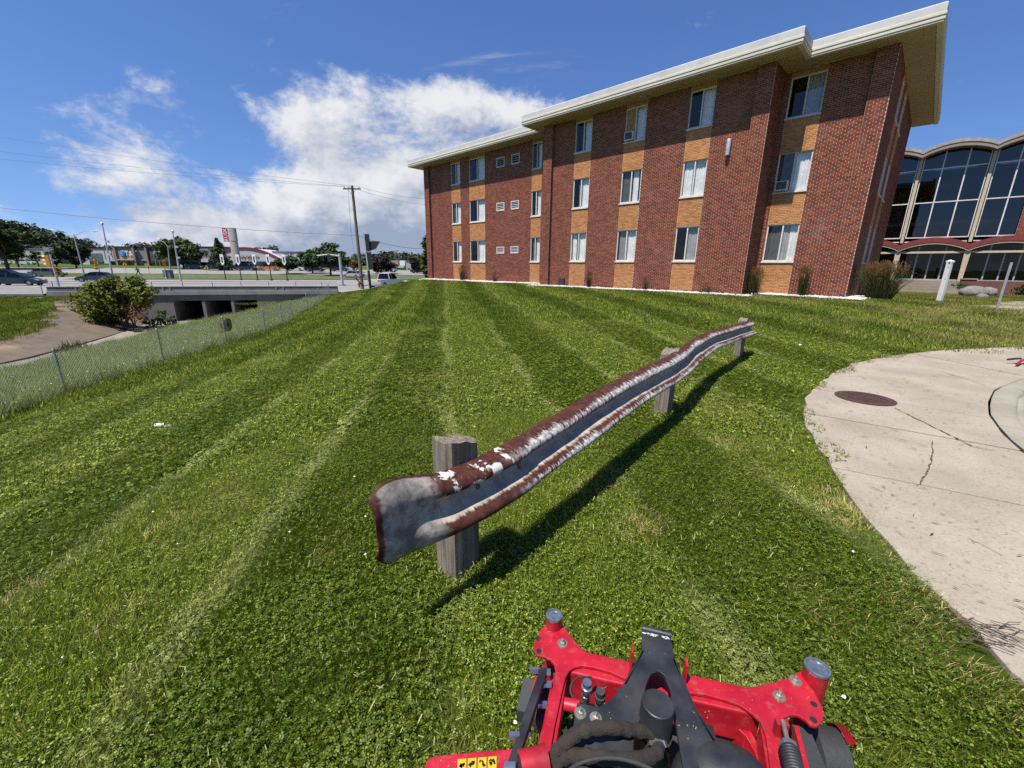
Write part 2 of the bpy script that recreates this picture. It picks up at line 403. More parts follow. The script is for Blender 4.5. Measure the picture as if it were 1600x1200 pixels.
def make_grass_mats():
    # ground sheet
    m, nt, b = newmat('lawn_soil'); h = NT(nt)
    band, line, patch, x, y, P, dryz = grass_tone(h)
    fine = h.noise(P, 26.0, 5, 0.7)
    mid = h.noise(P, 5.0, 4, 0.65)
    c = h.mix(band, (0.078, 0.115, 0.006), (0.165, 0.210, 0.016))  # dark and bright stripe colours carry the shading of the lean
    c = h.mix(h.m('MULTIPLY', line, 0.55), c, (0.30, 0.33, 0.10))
    c = h.mix(h.m('MULTIPLY', h.rng(patch, 0.5, 0.75), 0.5), c, (0.19, 0.20, 0.04))
    c = h.mix(h.rng(mid, 0.25, 0.75, 0.0, 0.6), c, (0.055, 0.09, 0.008))
    c = h.mix(h.rng(fine, 0.35, 0.75), h.mix(0.75, c, (0.016, 0.028, 0.004)), c)
    c = h.mix(h.m('MULTIPLY', dryz, 0.55), c, (0.20, 0.175, 0.06))
    far = h.nd('ShaderNodeVectorMath', operation='LENGTH'); nt.links.new(P, far.inputs[0])
    nt.links.new(c, b.inputs['Base Color'])
    b.inputs['Roughness'].default_value = 0.9; b.inputs['Specular IOR Level'].default_value = 0.1
    nt.links.new(h.bump(h.m('ADD', fine, mid), 0.9, 0.06), b.inputs['Normal'])
    soil = m
    # blades
    def blade(name, ramp, trans=0.35, stripes=True, rough=0.5):
        m, nt, b = newmat(name); h = NT(nt)
        isl = h.island(); orr = h.orand()
        c = h.ramp(isl, ramp)
        if stripes:
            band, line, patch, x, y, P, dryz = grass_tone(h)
            c = h.mix(h.m('MULTIPLY', h.m('SUBTRACT', 1.0, band), 0.45), c, (0.060, 0.094, 0.007))  # bands leaning towards the viewer get their shade as darker colour
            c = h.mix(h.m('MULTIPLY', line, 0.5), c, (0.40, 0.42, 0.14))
            c = h.mix(h.m('MULTIPLY', h.rng(patch, 0.52, 0.74), 0.45), c, (0.30, 0.29, 0.07))
            c = h.mix(h.m('MULTIPLY', dryz, 0.6), c, (0.33, 0.28, 0.10))
            big = h.noise(P, 1.7, 3)
            c = h.mix(h.rng(big, 0.45, 0.7, 0.0, 0.5), c, h.mix(0.7, c, (0.042, 0.076, 0.006)))
        nt.links.new(c, b.inputs['Base Color'])
        b.inputs['Roughness'].default_value = rough; b.inputs['Specular IOR Level'].default_value = 0.16
        t = h.nd('ShaderNodeBsdfTranslucent'); nt.links.new(h.mix(0.4, c, (0.22, 0.27, 0.015)), t.inputs[0])
        ms = h.nd('ShaderNodeMixShader'); ms.inputs[0].default_value = trans
        nt.links.new(b.outputs[0], ms.inputs[1]); nt.links.new(t.outputs[0], ms.inputs[2])
        nt.links.new(ms.outputs[0], nt.nodes['Material Output'].inputs[0])
        return m
    bl = blade('grass_blade', [(0, (0.012, 0.022, 0.001)), (0.28, (0.050, 0.084, 0.004)), (0.58, (0.150, 0.202, 0.012)), (0.84, (0.315, 0.355, 0.040)), (0.94, (0.48, 0.48, 0.12)), (1, (0.54, 0.47, 0.22))])
    cl = blade('clover_leaf', [(0, (0.016, 0.036, 0.003)), (0.5, (0.080, 0.130, 0.008)), (0.82, (0.20, 0.255, 0.028)), (1, (0.40, 0.42, 0.10))], 0.3, True, 0.5)
    tall = blade('tall_weed', [(0, (0.112, 0.164, 0.040)), (0.4, (0.238, 0.291, 0.080)), (0.8, (0.392, 0.419, 0.146)), (1, (0.600, 0.600, 0.403))], 0.3, False)
    dry = blade('dry_grass', [(0, (0.280, 0.209, 0.067)), (0.5, (0.600, 0.443, 0.179)), (1, (0.600, 0.600, 0.314))], 0.3, False)
    return soil, bl, cl, tall, dry
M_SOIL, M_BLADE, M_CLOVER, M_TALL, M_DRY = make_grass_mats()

def make_ground():
    th = np.concatenate([np.radians(np.arange(-72, 72, 0.6)), np.radians(np.arange(72, 288, 6.0))])
    rr = [0.25]
    while rr[-1] < 5000: rr.append(rr[-1] * (1.02 if rr[-1] < 160 else 1.15) + 0.02)
    rr = np.array(rr)
    TT, RR = np.meshgrid(th, rr)
    x = RR * np.sin(TT); y = RR * np.cos(TT)
    z = T(x, y)
    inc = inpoly(x, y, CHAN); z = np.where(inc, np.minimum(z, -5.9), z)
    rin = inpoly(x, y, ROADIN) | (inpoly(x, y, TURN) & (polydist(x, y, GEDGE) > 0.10)); z = np.where(rin, z - 0.3, z)
    nr, nth = x.shape
    v = np.stack([x.ravel(), y.ravel(), z.ravel()], 1)
    i = np.arange(nr - 1)[:, None]; j = np.arange(nth)[None, :]; j2 = (j + 1) % nth
    f = np.stack([(i * nth + j), (i * nth + j2), ((i + 1) * nth + j2), ((i + 1) * nth + j)], -1).reshape(-1, 4)
    f = f[:, ::-1]
    v = np.vstack([v, [[0, 0, T1(0, 0)]]]); c = len(v) - 1
    me = bpy.data.meshes.new('ground')
    fl = [tuple(int(k) for k in q) for q in f] + [(c, int((k + 1) % nth), int(k)) for k in range(nth)]
    me.from_pydata([tuple(p) for p in v], [], fl); me.materials.append(M_SOIL)
    me.polygons.foreach_set('use_smooth', [True] * len(me.polygons)); me.update()
    o = link('ground', me); o['kind'] = 'structure'
    return o
make_ground()

# ------------------------------------------------------------------ concrete and paving materials
def concrete(name, col, speck=0.35, stain=(0.19, 0.15, 0.10), stain_amt=0.35, sscale=0.5, grit=55.0, bump=0.35, rough=0.85):
    m, nt, b = newmat(name); h = NT(nt); P = h.pos()
    c = h.mix(h.rng(h.noise(P, 1.3, 5, 0.6), 0.3, 0.7), tuple(k * 0.86 for k in col), tuple(min(1, k * 1.1) for k in col))
    g = h.noise(P, grit, 3, 0.7)
    c = h.mix(h.m('MULTIPLY', h.rng(g, 0.52, 0.70), speck * 1.3), c, tuple(k * 0.45 for k in col))
    c = h.mix(h.m('MULTIPLY', h.rng(h.noise(P, grit * 0.8, 2, 0.6), 0.6, 0.72), speck), c, tuple(min(1, k * 1.35) for k in col))
    st = h.noise(P, sscale, 6, 0.66)
    c = h.mix(h.m('MULTIPLY', h.rng(st, 0.5, 0.75), stain_amt), c, stain)
    dk = h.noise(h.map(P, (7, 1.5, 4), (0, 0, 0.8)), 2.6, 2, 0.5)
    c = h.mix(h.m('MULTIPLY', h.rng(dk, 0.76, 0.82), 0.2 * speck / 0.35), c, (0.10, 0.07, 0.045))
    nt.links.new(c, b.inputs['Base Color']); b.inputs['Roughness'].default_value = rough; b.inputs['Specular IOR Level'].default_value = 0.2
    nt.links.new(h.bump(h.m('ADD', g, h.m('MULTIPLY', h.noise(P, 9, 4), 0.7)), bump, 0.006), b.inputs['Normal'])
    return m
M_CONC = concrete('turnaround_concrete', (0.282, 0.243, 0.190), 0.5, (0.17, 0.14, 0.10), 0.5, 0.7)
M_KERB = concrete('kerb_concrete', (0.25, 0.228, 0.178), 0.3, grit=40, bump=0.6)
M_GUTTER = concrete('gutter_concrete', (0.22, 0.185, 0.14), 0.3, (0.10, 0.075, 0.04), 0.8, 0.9)
M_ROADC = concrete('road_concrete', (0.205, 0.195, 0.185), 0.15, (0.25, 0.23, 0.21), 0.4, 0.12, 8.0, 0.1)
M_BRIDGE = concrete('bridge_concrete', (0.145, 0.14, 0.13), 0.25, (0.075, 0.068, 0.06), 0.6, 0.35, 14.0, 0.2)
M_LEDGE = concrete('bridge_ledge_concrete', (0.20, 0.20, 0.195), 0.2, (0.12, 0.115, 0.11), 0.5, 0.4, 14.0, 0.2)
M_CHAN = concrete('channel_concrete', (0.125, 0.098, 0.072), 0.3, (0.30, 0.22, 0.13), 0.8, 0.30, 10.0, 0.3)
M_SILT = concrete('channel_silt', (0.235, 0.205, 0.175), 0.5, (0.10, 0.085, 0.06), 0.7, 0.6, 6.0, 0.5)
M_JOINT = simple('joint_dirt', (0.085, 0.06, 0.038), 0.95, bump=0.5)

def resample(pl, t):
    """point at fraction t along polyline"""
    L = [0.0]
    for a, b in zip(pl[:-1], pl[1:]): L.append(L[-1] + math.hypot(b[0] - a[0], b[1] - a[1]))
    s = t * L[-1]
    for i in range(len(pl) - 1):
        if s <= L[i + 1] or i == len(pl) - 2:
            f = (s - L[i]) / max(1e-9, L[i + 1] - L[i]); return (pl[i][0] + (pl[i + 1][0] - pl[i][0]) * f, pl[i][1] + (pl[i + 1][1] - pl[i][1]) * f)
def param(pl, p):
    """arc fraction of the point on the polyline nearest to p"""
    L = [0.0]
    for a, b in zip(pl[:-1], pl[1:]): L.append(L[-1] + math.hypot(b[0] - a[0], b[1] - a[1]))
    best = (1e9, 0)
    for i, (a, b) in enumerate(zip(pl[:-1], pl[1:])):
        dx, dy = b[0] - a[0], b[1] - a[1]; q = dx * dx + dy * dy; t = max(0, min(1, ((p[0] - a[0]) * dx + (p[1] - a[1]) * dy) / q))
        d = math.hypot(a[0] + t * dx - p[0], a[1] + t * dy - p[1])
        if d < best[0]: best = (d, (L[i] + t * math.sqrt(q)) / L[-1])
    return best[1]

def make_turnaround():
    ZT = -1.628
    base = B(); base.prism(TURN, ZT - 0.10, ZT - 0.012)
    root = base.build('driveway', M_JOINT); root['kind'] = 'structure'
    J = [((2.08, -3.9), (4.0, -3.9)), ((2.1, -1.4), (4.02, -1.5)), ((2.13, 1.1), (4.1, 0.6)), ((2.76, 3.3), (4.3, 2.36)), ((3.47, 4.74), (4.86, 3.66)), ((4.35, 5.8), (5.55, 4.56)),
         ((5.62, 7.0), (6.5, 5.42)), ((8.3, 8.5), (8.4, 6.6)), ((11.7, 9.45), (11.4, 7.6)), ((16, 10.2), (16, 8.6)), ((20.5, 10.9), (20.8, 9.4)), ((25.9, 11.55), (25.9, 10.05))]
    for (g0, k0), (g1, k1) in zip(J[:-1], J[1:]):
        tg = [param(GEDGE, g0), param(GEDGE, g1)]; tk = [param(KEDGE, k0), param(KEDGE, k1)]
        eg = 0.015 / 34; ek = 0.015 / 30
        a = [resample(GEDGE, tg[0] + eg + (tg[1] - tg[0] - 2 * eg) * i / 8) for i in range(9)]
        b = [resample(KEDGE, tk[0] + ek + (tk[1] - tk[0] - 2 * ek) * i / 8) for i in range(9)]
        dz = rng.uniform(-0.004, 0.004)
        wob = lambda p: (p[0] + 0.02 * math.sin(p[1] * 9.1 + p[0] * 5), p[1] + 0.02 * math.sin(p[0] * 8.3))
        bb = B(); bb.prism([wob(p) for p in a] + b[::-1], ZT - 0.09, ZT + dz)
        bb.build('concrete_slab', M_CONC, root, bevel=0.006)
    # cracks: narrow dark openings lying in the slabs
    def crack(pts, wdt):
        bb = B(); r2 = random.Random(len(pts)); dense = []
        for i in range(len(pts) - 1):
            for k in range(8):
                f = k / 8; dense.append((pts[i][0] + (pts[i + 1][0] - pts[i][0]) * f + r2.uniform(-.006, .006), pts[i][1] + (pts[i + 1][1] - pts[i][1]) * f + r2.uniform(-.006, .006)))
        for p, q in zip(dense[:-1], dense[1:]):
            d = Vector((q[0] - p[0], q[1] - p[1], 0)).normalized(); n = Vector((-d.y, d.x, 0)) * wdt * r2.uniform(0.4, 1.2)
            a = Vector((p[0], p[1], ZT + 0.008)); c = Vector((q[0], q[1], ZT + 0.008))
            bb.quad(a - n, c - n, c + n, a + n)
        bb.build('crack', M_JOINT, root)
    zc = lambda px, py: tuple(atZ(px, py, ZT)[:2])
    crack([zc(1398, 638), zc(1428, 653), zc(1475, 676), zc(1520, 698), zc(1560, 706)], 0.007)
    crack([zc(1457, 690), zc(1456, 715), zc(1451, 735), zc(1442, 748), zc(1432, 762)], 0.005)
    crack([zc(1470, 580), zc(1520, 596), zc(1543, 604)], 0.004)
    crack([zc(1512, 842), zc(1535, 853), zc(1572, 873)], 0.002)
    # kerb: a raised rounded stone band with joints
    n = 26; kin = []
    ko = [resample(KEDGE, i / 60) for i in range(61)]
    for i, p in enumerate(ko):
        a = ko[max(0, i - 1)]; c = ko[min(60, i + 1)]; d = Vector((c[0] - a[0], c[1] - a[1], 0)).normalized()
        kin.append(Vector((d.y, -d.x, 0)))
    kroot = thing('kerb', 'pale concrete kerb curving round the sunken drive at the edge of the turnaround', 'kerb', (KEDGE[5][0], KEDGE[5][1], -1.75))
    prof = [(0.016, -0.14), (0.016, 0.004), (0.035, 0.012), (0.16, 0.008), (0.215, -0.006), (0.24, -0.022), (0.25, -0.045), (0.30, -0.055), (0.30, -0.16)]
    segs = [(0, 6), (6, 12), (12, 17), (17, 20), (20, 22), (22, 24), (24, 27), (27, 31), (31, 38), (38, 46), (46, 60)]
    for a, c in segs:
        vs = []; fs = []; m = (c - a) * 2 + 1
        for k in range(m):
            t = a + (c - a) * k / (m - 1)
            if k == 0: t += 0.012
            if k == m - 1: t -= 0.012
            i = min(int(t), 59); f = t - i
            p = Vector((ko[i][0] * (1 - f) + ko[i + 1][0] * f, ko[i][1] * (1 - f) + ko[i + 1][1] * f, ZT)); nn = (kin[i] * (1 - f) + kin[i + 1] * f).normalized()
            jag = 0.014 * math.sin(t * 7.7) + 0.010 * math.sin(t * 17.1)
            for (o_, z_) in prof: vs.append(p + nn * (o_ + (jag if o_ > 0.1 else 0)) + Vector((0, 0, z_)))
        q = len(prof)
        for k in range(m - 1):
            for j in range(q): fs.append((k * q + j, k * q + (j + 1) % q, (k + 1) * q + (j + 1) % q, (k + 1) * q + j))
        fs += [tuple(range(q - 1, -1, -1)), tuple((m - 1) * q + j for j in range(q))]
        bb = B(); bb.add(vs, fs); bb.build('kerb_stone', M_KERB, kroot, kroot.location, smooth=35)
    rb = B(); rb.prism([(p[0] + n_.x * 0.28, p[1] + n_.y * 0.28) for p, n_ in zip(ko, kin)] + [(26, -4)], -1.95, -1.684)
    o = rb.build('road_gutter', M_GUTTER); o['kind'] = 'structure'
    # drain grate beside the kerb
    g = atZ(1600, 684, -1.68)
    gt = thing('drain_grate', 'dark slotted storm drain grate set in the gutter inside the kerb', 'drain', g, R(-28))
    fr = B(); 
    for s in (-1, 1): fr.bx(-0.30, 0.30, s * 0.22 - 0.02, s * 0.22 + 0.02, 0.0, 0.022); fr.bx(s * 0.28 - 0.02, s * 0.28 + 0.02, -0.2, 0.2, 0.0, 0.022)
    fr.build('frame', M_IRON, gt)
    pit = B(); pit.bx(-0.27, 0.27, -0.2, 0.2, 0.001, 0.006); pit.build('pit', M_BLACK, gt)
    bar = None
    for i in range(7):
        x = -0.225 + i * 0.075
        if bar is None:
            bb = B(); bb.box((0, 0, 0.013), (0.034, 0.4, 0.016)); bar = bb.build('bar', M_IRON, gt); bar.location.x = x
        else:
            c = bar.copy(); S.collection.objects.link(c); c.location.x = x
    # manhole cover
    mc = thing('manhole_cover', 'round rusty brown manhole cover in the concrete turnaround', 'manhole cover', (4.68, 5.29, ZT), R(20))
    c = B(); c.lathe((0, 0, 0), [(0.325, 0.004), (0.325, 0.011), (0.285, 0.012), (0.283, 0.004)], 40); c.build('rim', M_MANHOLE, mc, smooth=30)
    c = B(); c.lathe((0, 0, 0), [(0.281, 0.002), (0.281, 0.013), (0.27, 0.015), (0.01, 0.017)], 40)
    for i in range(-5, 6):
        for j in range(-5, 6):
            x, y = i * 0.047, j * 0.047
            if math.hypot(x, y) < 0.25: c.box((x, y, 0.018), (0.026, 0.026, 0.006))
    c.build('lid', M_MANHOLE, mc, smooth=30)
M_IRON = simple('cast_iron', (0.05, 0.042, 0.036), 0.75, 0.3, bump=0.3)
M_BLACK = simple('void_black', (0.006, 0.006, 0.006), 0.9)
M_MANHOLE = simple('rusty_iron', (0.052, 0.022, 0.017), 0.8, 0.0, 0.3, 14, 0.4, 60)
make_turnaround()
# ------------------------------------------------------------------ apartment block
def brick_mat(name, ramp, grime=(0.05, 0.02, 0.015)):
    m, nt, b = newmat(name); h = NT(nt)
    k = h.m('FRACT', h.m('ADD', h.island(), h.m('MULTIPLY', h.orand(), 7.31)))
    c = h.ramp(k, ramp)
    P = h.pos()
    c = h.mix(h.rng(h.noise(P, 30, 4, 0.65), 0.4, 0.75, 0.0, 0.35), c, grime)
    c = h.mix(h.m('MULTIPLY', h.rng(h.noise(P, 0.6, 4, 0.6), 0.5, 0.8), 0.3), c, grime)
    st = h.noise(h.map(P, (1.6, 1.6, 0.16)), 1.0, 5, 0.65); c = h.mix(h.m('MULTIPLY', h.rng(st, 0.5, 0.72), 0.32), c, grime); ef = h.noise(h.map(P, (0.5, 0.5, 0.35), (0, 0, 0), (7, 3, 1)), 1.0, 5, 0.7); c = h.mix(h.m('MULTIPLY', h.rng(ef, 0.56, 0.75), 0.22), c, (0.36, 0.24, 0.18))
    nt.links.new(c, b.inputs['Base Color']); b.inputs['Roughness'].default_value = 0.86; b.inputs['Specular IOR Level'].default_value = 0.25
    nt.links.new(h.bump(h.noise(P, 90, 3, 0.6), 0.35, 0.004), b.inputs['Normal'])
    return m
M_RED = brick_mat('red_brick', [(0, (0.112, 0.030, 0.018)), (0.3, (0.165, 0.042, 0.024)), (0.65, (0.205, 0.054, 0.031)), (0.9, (0.245, 0.080, 0.044)), (1, (0.09, 0.028, 0.019))])
M_TAN = brick_mat('tan_brick', [(0, (0.35, 0.145, 0.045)), (0.4, (0.43, 0.19, 0.068)), (0.8, (0.50, 0.235, 0.092)), (1, (0.30, 0.115, 0.036))], (0.22, 0.10, 0.03))
M_MORTAR = simple('mortar', (0.50, 0.36, 0.25), 0.95, bump=0.4, bscale=120)
M_ALU = simple('window_frame', (0.52, 0.51, 0.47), 0.5, 0.0, 0.08)
M_SILL = simple('stone_sill', (0.56, 0.53, 0.46), 0.8, bump=0.2, dirt=((0.2, 0.17, 0.13), 0.5, 3.0))
M_GLASS = glass('window_glass', (0.90, 0.91, 0.91), 0.05)
M_GLASSD = glass('screened_glass', (0.50, 0.50, 0.50), 0.02)
M_ROOM = simple('room_dark', (0.035, 0.033, 0.03), 0.9)
M_CURT = simple('curtain', (0.78, 0.78, 0.76), 0.9, var=0.12, nscale=3)
M_CURTG = simple('grey_blind', (0.34, 0.34, 0.335), 0.9, var=0.2, nscale=3)
M_WOODB = simple('plywood', (0.36, 0.17, 0.065), 0.8, var=0.25, nscale=8)
M_FASCIA = simple('fascia_metal', (0.50, 0.465, 0.38), 0.5, 0.0, 0.05, 1.5, dirt=((0.38, 0.34, 0.27), 0.35, 1.1))
M_ROOFTOP = simple('roof_edge_metal', (0.43, 0.425, 0.40), 0.5, 0.0, 0.06, 1.5, dirt=((0.33, 0.32, 0.30), 0.5, 1.6))
M_SOFFIT = simple('soffit_board', (0.34, 0.265, 0.18), 0.7, var=0.08, nscale=1.5, dirt=((0.28, 0.2, 0.11), 0.5, 1.2))
M_AC = simple('white_plastic', (0.55, 0.55, 0.53), 0.5)
M_DARK = simple('dark_grille', (0.02, 0.02, 0.022), 0.7)

BZ = -1.12                                  # foot of the walls
ZS = 7.72                                   # soffit
CH, BL, BH, JT = 0.0677, 0.2032, 0.0540, 0.0130
def make_block():
    root = thing('apartment_building', 'three storey red brick apartment block with tan brick panels and white eaves', 'building', (P0.x, P0.y, BZ), R(-(90 - 46.158)))
    SUB = (0, 0, BZ)
    wins = {}
    FL = [(0.38, 1.9), (3.22, 4.72), (6.02, 7.47)]
    end_w = [(-3.27, -2.07)]
    mid_w = [(-6.79, -5.72), (-9.93, -8.84), (-12.93, -11.88)]
    left_w = [(-17.22, -16.40), (-23.38, -21.68), (-25.5, -24.42)]
    vents = [(x0, x1, z0, z1) for (x0, x1) in ((-20.46, -19.69), (-19.05, -18.31)) for (z0, z1) in ((0.92, 1.38), (3.76, 4.29), (6.52, 7.13))]
    side_w = [(2.9, 4.1), (4.9, 6.1)]
    # panel: name, origin xy, direction, outward normal, length, window columns (as s-ranges), vents
    panels = []
    def panel(o, t, n, L, cols=(), holes=(), bricks=True): panels.append((Vector((o[0], o[1], 0)), Vector((t[0], t[1], 0)), Vector((n[0], n[1], 0)), L, cols, holes, bricks))
    panel((-0.63, 0), (1, 0), (0, -1), 0.63)
    panel((-0.63, 0.2), (0, -1), (-1, 0), 0.2)
    panel((-3.48, 0.2), (1, 0), (0, -1), 2.85, [(a + 3.48, b + 3.48) for a, b in end_w])
    panel((-3.48, -1.35), (0, 1), (1, 0), 1.55)
    panel((-4.1, -1.35), (1, 0), (0, -1), 0.62)
    panel((-4.1, -1.15), (0, -1), (-1, 0), 0.2)
    panel((-14.4, -1.15), (1, 0), (0, -1), 10.3, [(a + 14.4, b + 14.4) for a, b in mid_w])
    panel((-14.4, -1.35), (0, 1), (1, 0), 0.2)
    panel((-15.0, -1.35), (1, 0), (0, -1), 0.6)
    panel((-15.0, 0.2), (0, -1), (-1, 0), 1.55)
    panel((-28.2, 0.2), (1, 0), (0, -1), 13.2, [(a + 28.2, b + 28.2) for a, b in left_w], [(a + 28.2, b + 28.2, z0, z1) for a, b, z0, z1 in vents])
    panel((-28.2, 0.0), (0, 1), (1, 0), 0.2)
    panel((-28.8, 0.0), (1, 0), (0, -1), 0.6)
    panel((0, 0), (0, 1), (1, 0), 11.5, side_w)
    panel((0, 11.5), (-1, 0), (0, 1), 28.8, (), (), False)
    panel((-28.8, 11.5), (0, -1), (-1, 0), 11.5, (), (), False)
    core = B(); red = []; singles = []
    nc = int((ZS - BZ) / CH) + 1
    brv = []; brf = []; brm = []
    camL = Matrix.Rotation(R(43.842), 3, 'Z') @ (-P0)
    for (o, t, n, L, cols, holes, bricks) in panels:
        holes = list(holes) + [(a, b, z0, z1) for a, b in cols for z0, z1 in FL]
        # mortar core with openings, with reveals
        xs = sorted({0.0, L} | {h[0] for h in holes} | {h[1] for h in holes}); zs = sorted({BZ, ZS + 0.05} | {h[2] for h in holes} | {h[3] for h in holes})
        pt = lambda s, z, d=0.0: (o + t * s + n * d) + Vector((0, 0, z))
        for a, b in zip(xs[:-1], xs[1:]):
            for c, d in zip(zs[:-1], zs[1:]):
                if any(h[0] - 1e-6 <= a and b <= h[1] + 1e-6 and h[2] - 1e-6 <= c and d <= h[3] + 1e-6 for h in holes): continue
                core.quad(pt(a, c), pt(b, c), pt(b, d), pt(a, d))
        for (a, b, c, d) in holes:
            dp = -0.22
            core.quad(pt(a, c), pt(a, d), pt(a, d, dp), pt(a, c, dp)); core.quad(pt(b, d), pt(b, c), pt(b, c, dp), pt(b, d, dp))
            core.quad(pt(a, d), pt(b, d), pt(b, d, dp), pt(a, d, dp)); core.quad(pt(b, c), pt(a, c), pt(a, c, dp), pt(b, c, dp))
        if not bricks: continue
        for k in range(nc):
            z0 = BZ + 0.006 + k * CH; z1 = z0 + BH
            if z1 > ZS: break
            off = (k % 2) * BL / 2
            cuts = {0.0, L}
            for a, b in cols: cuts |= {a, b}
            for h in holes:
                if h[2] < z0 + BH * 0.5 < h[3]: cuts |= {h[0], h[1]}
            cuts = sorted(cuts)
            for ca, cb in zip(cuts[:-1], cuts[1:]):
                zc = z0 + BH * 0.5; mc = (ca + cb) / 2
                if any(h[0] < mc < h[1] and h[2] < zc < h[3] for h in holes): continue
                tan = any(a < mc < b for a, b in cols)
                s = math.floor((ca - off) / BL) * BL + off
                while s < cb - 0.02:
                    a = max(ca, s) + JT / 2; b = min(cb, s + BL) - JT / 2
                    s += BL
                    if b - a < 0.03: continue
                    full = abs((b - a) - (BL - JT)) < 1e-4
                    pr = 0.009 + rng.uniform(-0.0015, 0.0015)
                    if full:
                        cpt = pt((a + b) / 2, zc); singles.append(((cpt - camL).length if n.y < 0 else 999, cpt, t, n, tan))
                        red.append(None)
                    q = len(brv)
                    rec = [pt(a, z0), pt(b, z0), pt(b, z1), pt(a, z1), pt(a, z0, pr), pt(b, z0, pr), pt(b, z1, pr), pt(a, z1, pr)]
                    fc = [(4, 5, 6, 7), (0, 1, 5, 4), (2, 3, 7, 6), (1, 2, 6, 5), (3, 0, 4, 7)]
                    brv.append((rec, fc, 1 if tan else 0, len(singles) - 1 if full else -1))
    pick = set(i for i, _ in sorted(enumerate(singles), key=lambda q: q[1][0])[:300])
    wall = core.build('wall', M_MORTAR, root, SUB)
    bb = B()
    for rec, fc, mi, si in brv:
        if si in pick: continue
        bb.cur = mi; bb.add(rec, fc)
    bw = bb.build('brickwork', [M_RED, M_TAN], wall, SUB); bw['kind'] = 'stuff'
    one = B(); l = (BL - JT) / 2
    one.add([(-l, 0, -BH / 2), (l, 0, -BH / 2), (l, 0, BH / 2), (-l, 0, BH / 2), (-l, -.0092, -BH / 2), (l, -.0092, -BH / 2), (l, -.0092, BH / 2), (-l, -.0092, BH / 2)], [(4, 5, 6, 7), (0, 1, 5, 4), (2, 3, 7, 6), (1, 2, 6, 5), (3, 0, 4, 7)])
    mr = one.mesh('brick', M_RED); mt = mr.copy(); mt.materials.clear(); mt.materials.append(M_TAN)
    for i in sorted(pick):
        _, c, t, n, tan = singles[i]
        o = link('brick', mt if tan else mr, wall); o.location = (c.x, c.y, c.z - BZ)
        if n.x > 0.5: o.rotation_euler.z = R(90)
    # windows
    def window(o, t, n, s0, s1, z0, z1, style, ac=None, side=False):
        pt = lambda s, z, d=0.0: (o + t * s + n * d) + Vector((0, 0, z - BZ))
        loc = pt((s0 + s1) / 2, z0); w = s1 - s0; hgt = z1 - z0
        f = B(); fw = 0.045; D0, D1 = -0.10, -0.035
        def bar(a, b, c, d, d0=D0, d1=D1):
            f.add([pt(a, c + z0 - 0, d0) - loc for _ in (0,)] + [pt(b, c + z0, d0) - loc, pt(b, d + z0, d0) - loc, pt(a, d + z0, d0) - loc, pt(a, c + z0, d1) - loc, pt(b, c + z0, d1) - loc, pt(b, d + z0, d1) - loc, pt(a, d + z0, d1) - loc],
                  [(3, 2, 1, 0), (4, 5, 6, 7), (0, 1, 5, 4), (2, 3, 7, 6), (1, 2, 6, 5), (3, 0, 4, 7)])
        bar(s0, s1, 0, fw); bar(s0, s1, hgt - fw, hgt); bar(s0, s0 + fw, fw, hgt - fw); bar(s1 - fw, s1, fw, hgt - fw)
        ms = (s0 + s1) / 2 - (0.0 if w > 0.9 else 0.02)
        bar(ms - 0.028, ms + 0.028, fw, hgt - fw, D0, D1 + 0.008)
        wo = f.build('window', M_ALU, root); wo.location = loc
        P_ = lambda s, z, d: pt(s, z, d) - loc
        def pane(a, b, m, d, nm='pane', zz=(z0 + fw, z1 - fw)):
            g = B(); g.quad(P_(a, zz[0], d), P_(b, zz[0], d), P_(b, zz[1], d), P_(a, zz[1], d)); g.build(nm, m, wo)
        left_dark = style.get('dark', 'L')
        pane(s0 + fw, ms - 0.028, M_GLASSD if left_dark in ('L', 'B') else M_GLASS, -0.06)
        pane(ms + 0.028, s1 - fw, M_GLASSD if left_dark in ('R', 'B') else M_GLASS, -0.08)
        # curtains: pleated cloth behind the glass
        for (a, b, m) in style.get('curt', []):
            c = B(); a = s0 + fw + a * (w - 2 * fw); b = s0 + fw + b * (w - 2 * fw); k = max(6, int((b - a) / 0.035)); pts = []
            for i in range(k + 1):
                s = a + (b - a) * i / k; d = -0.16 + 0.018 * math.sin(i * 1.9 + s * 7) + 0.008 * math.sin(i * 0.7)
                pts.append((s, d))
            for (p, q) in zip(pts[:-1], pts[1:]): c.quad(P_(p[0], z0 + 0.02, p[1]), P_(q[0], z0 + 0.02, q[1]), P_(q[0], z1 - 0.02, q[1]), P_(p[0], z1 - 0.02, p[1]))
            c.build('curtain', m, wo)
        if style.get('board'):
            a, b = s0 + fw, ms - 0.03; c = B(); c.add([P_(a, z0 + 0.45, -0.05), P_(b, z0 + 0.45, -0.05), P_(b, z1 - fw, -0.05), P_(a, z1 - fw, -0.05), P_(a, z0 + 0.45, -0.036), P_(b, z0 + 0.45, -0.036), P_(b, z1 - fw, -0.036), P_(a, z1 - fw, -0.036)],
                  [(3, 2, 1, 0), (4, 5, 6, 7), (0, 1, 5, 4), (2, 3, 7, 6), (1, 2, 6, 5), (3, 0, 4, 7)]); c.build('plywood_sheet', M_WOODB, wo)
        sb = B(); sl = [P_(s0 - 0.03, z0 - 0.075, -0.1), P_(s1 + 0.03, z0 - 0.075, -0.1), P_(s1 + 0.03, z0 - 0.075, 0.055), P_(s0 - 0.03, z0 - 0.075, 0.055), P_(s0 - 0.03, z0 - 0.003, -0.1), P_(s1 + 0.03, z0 - 0.003, -0.1), P_(s1 + 0.03, z0 - 0.018, 0.055), P_(s0 - 0.03, z0 - 0.018, 0.055)]
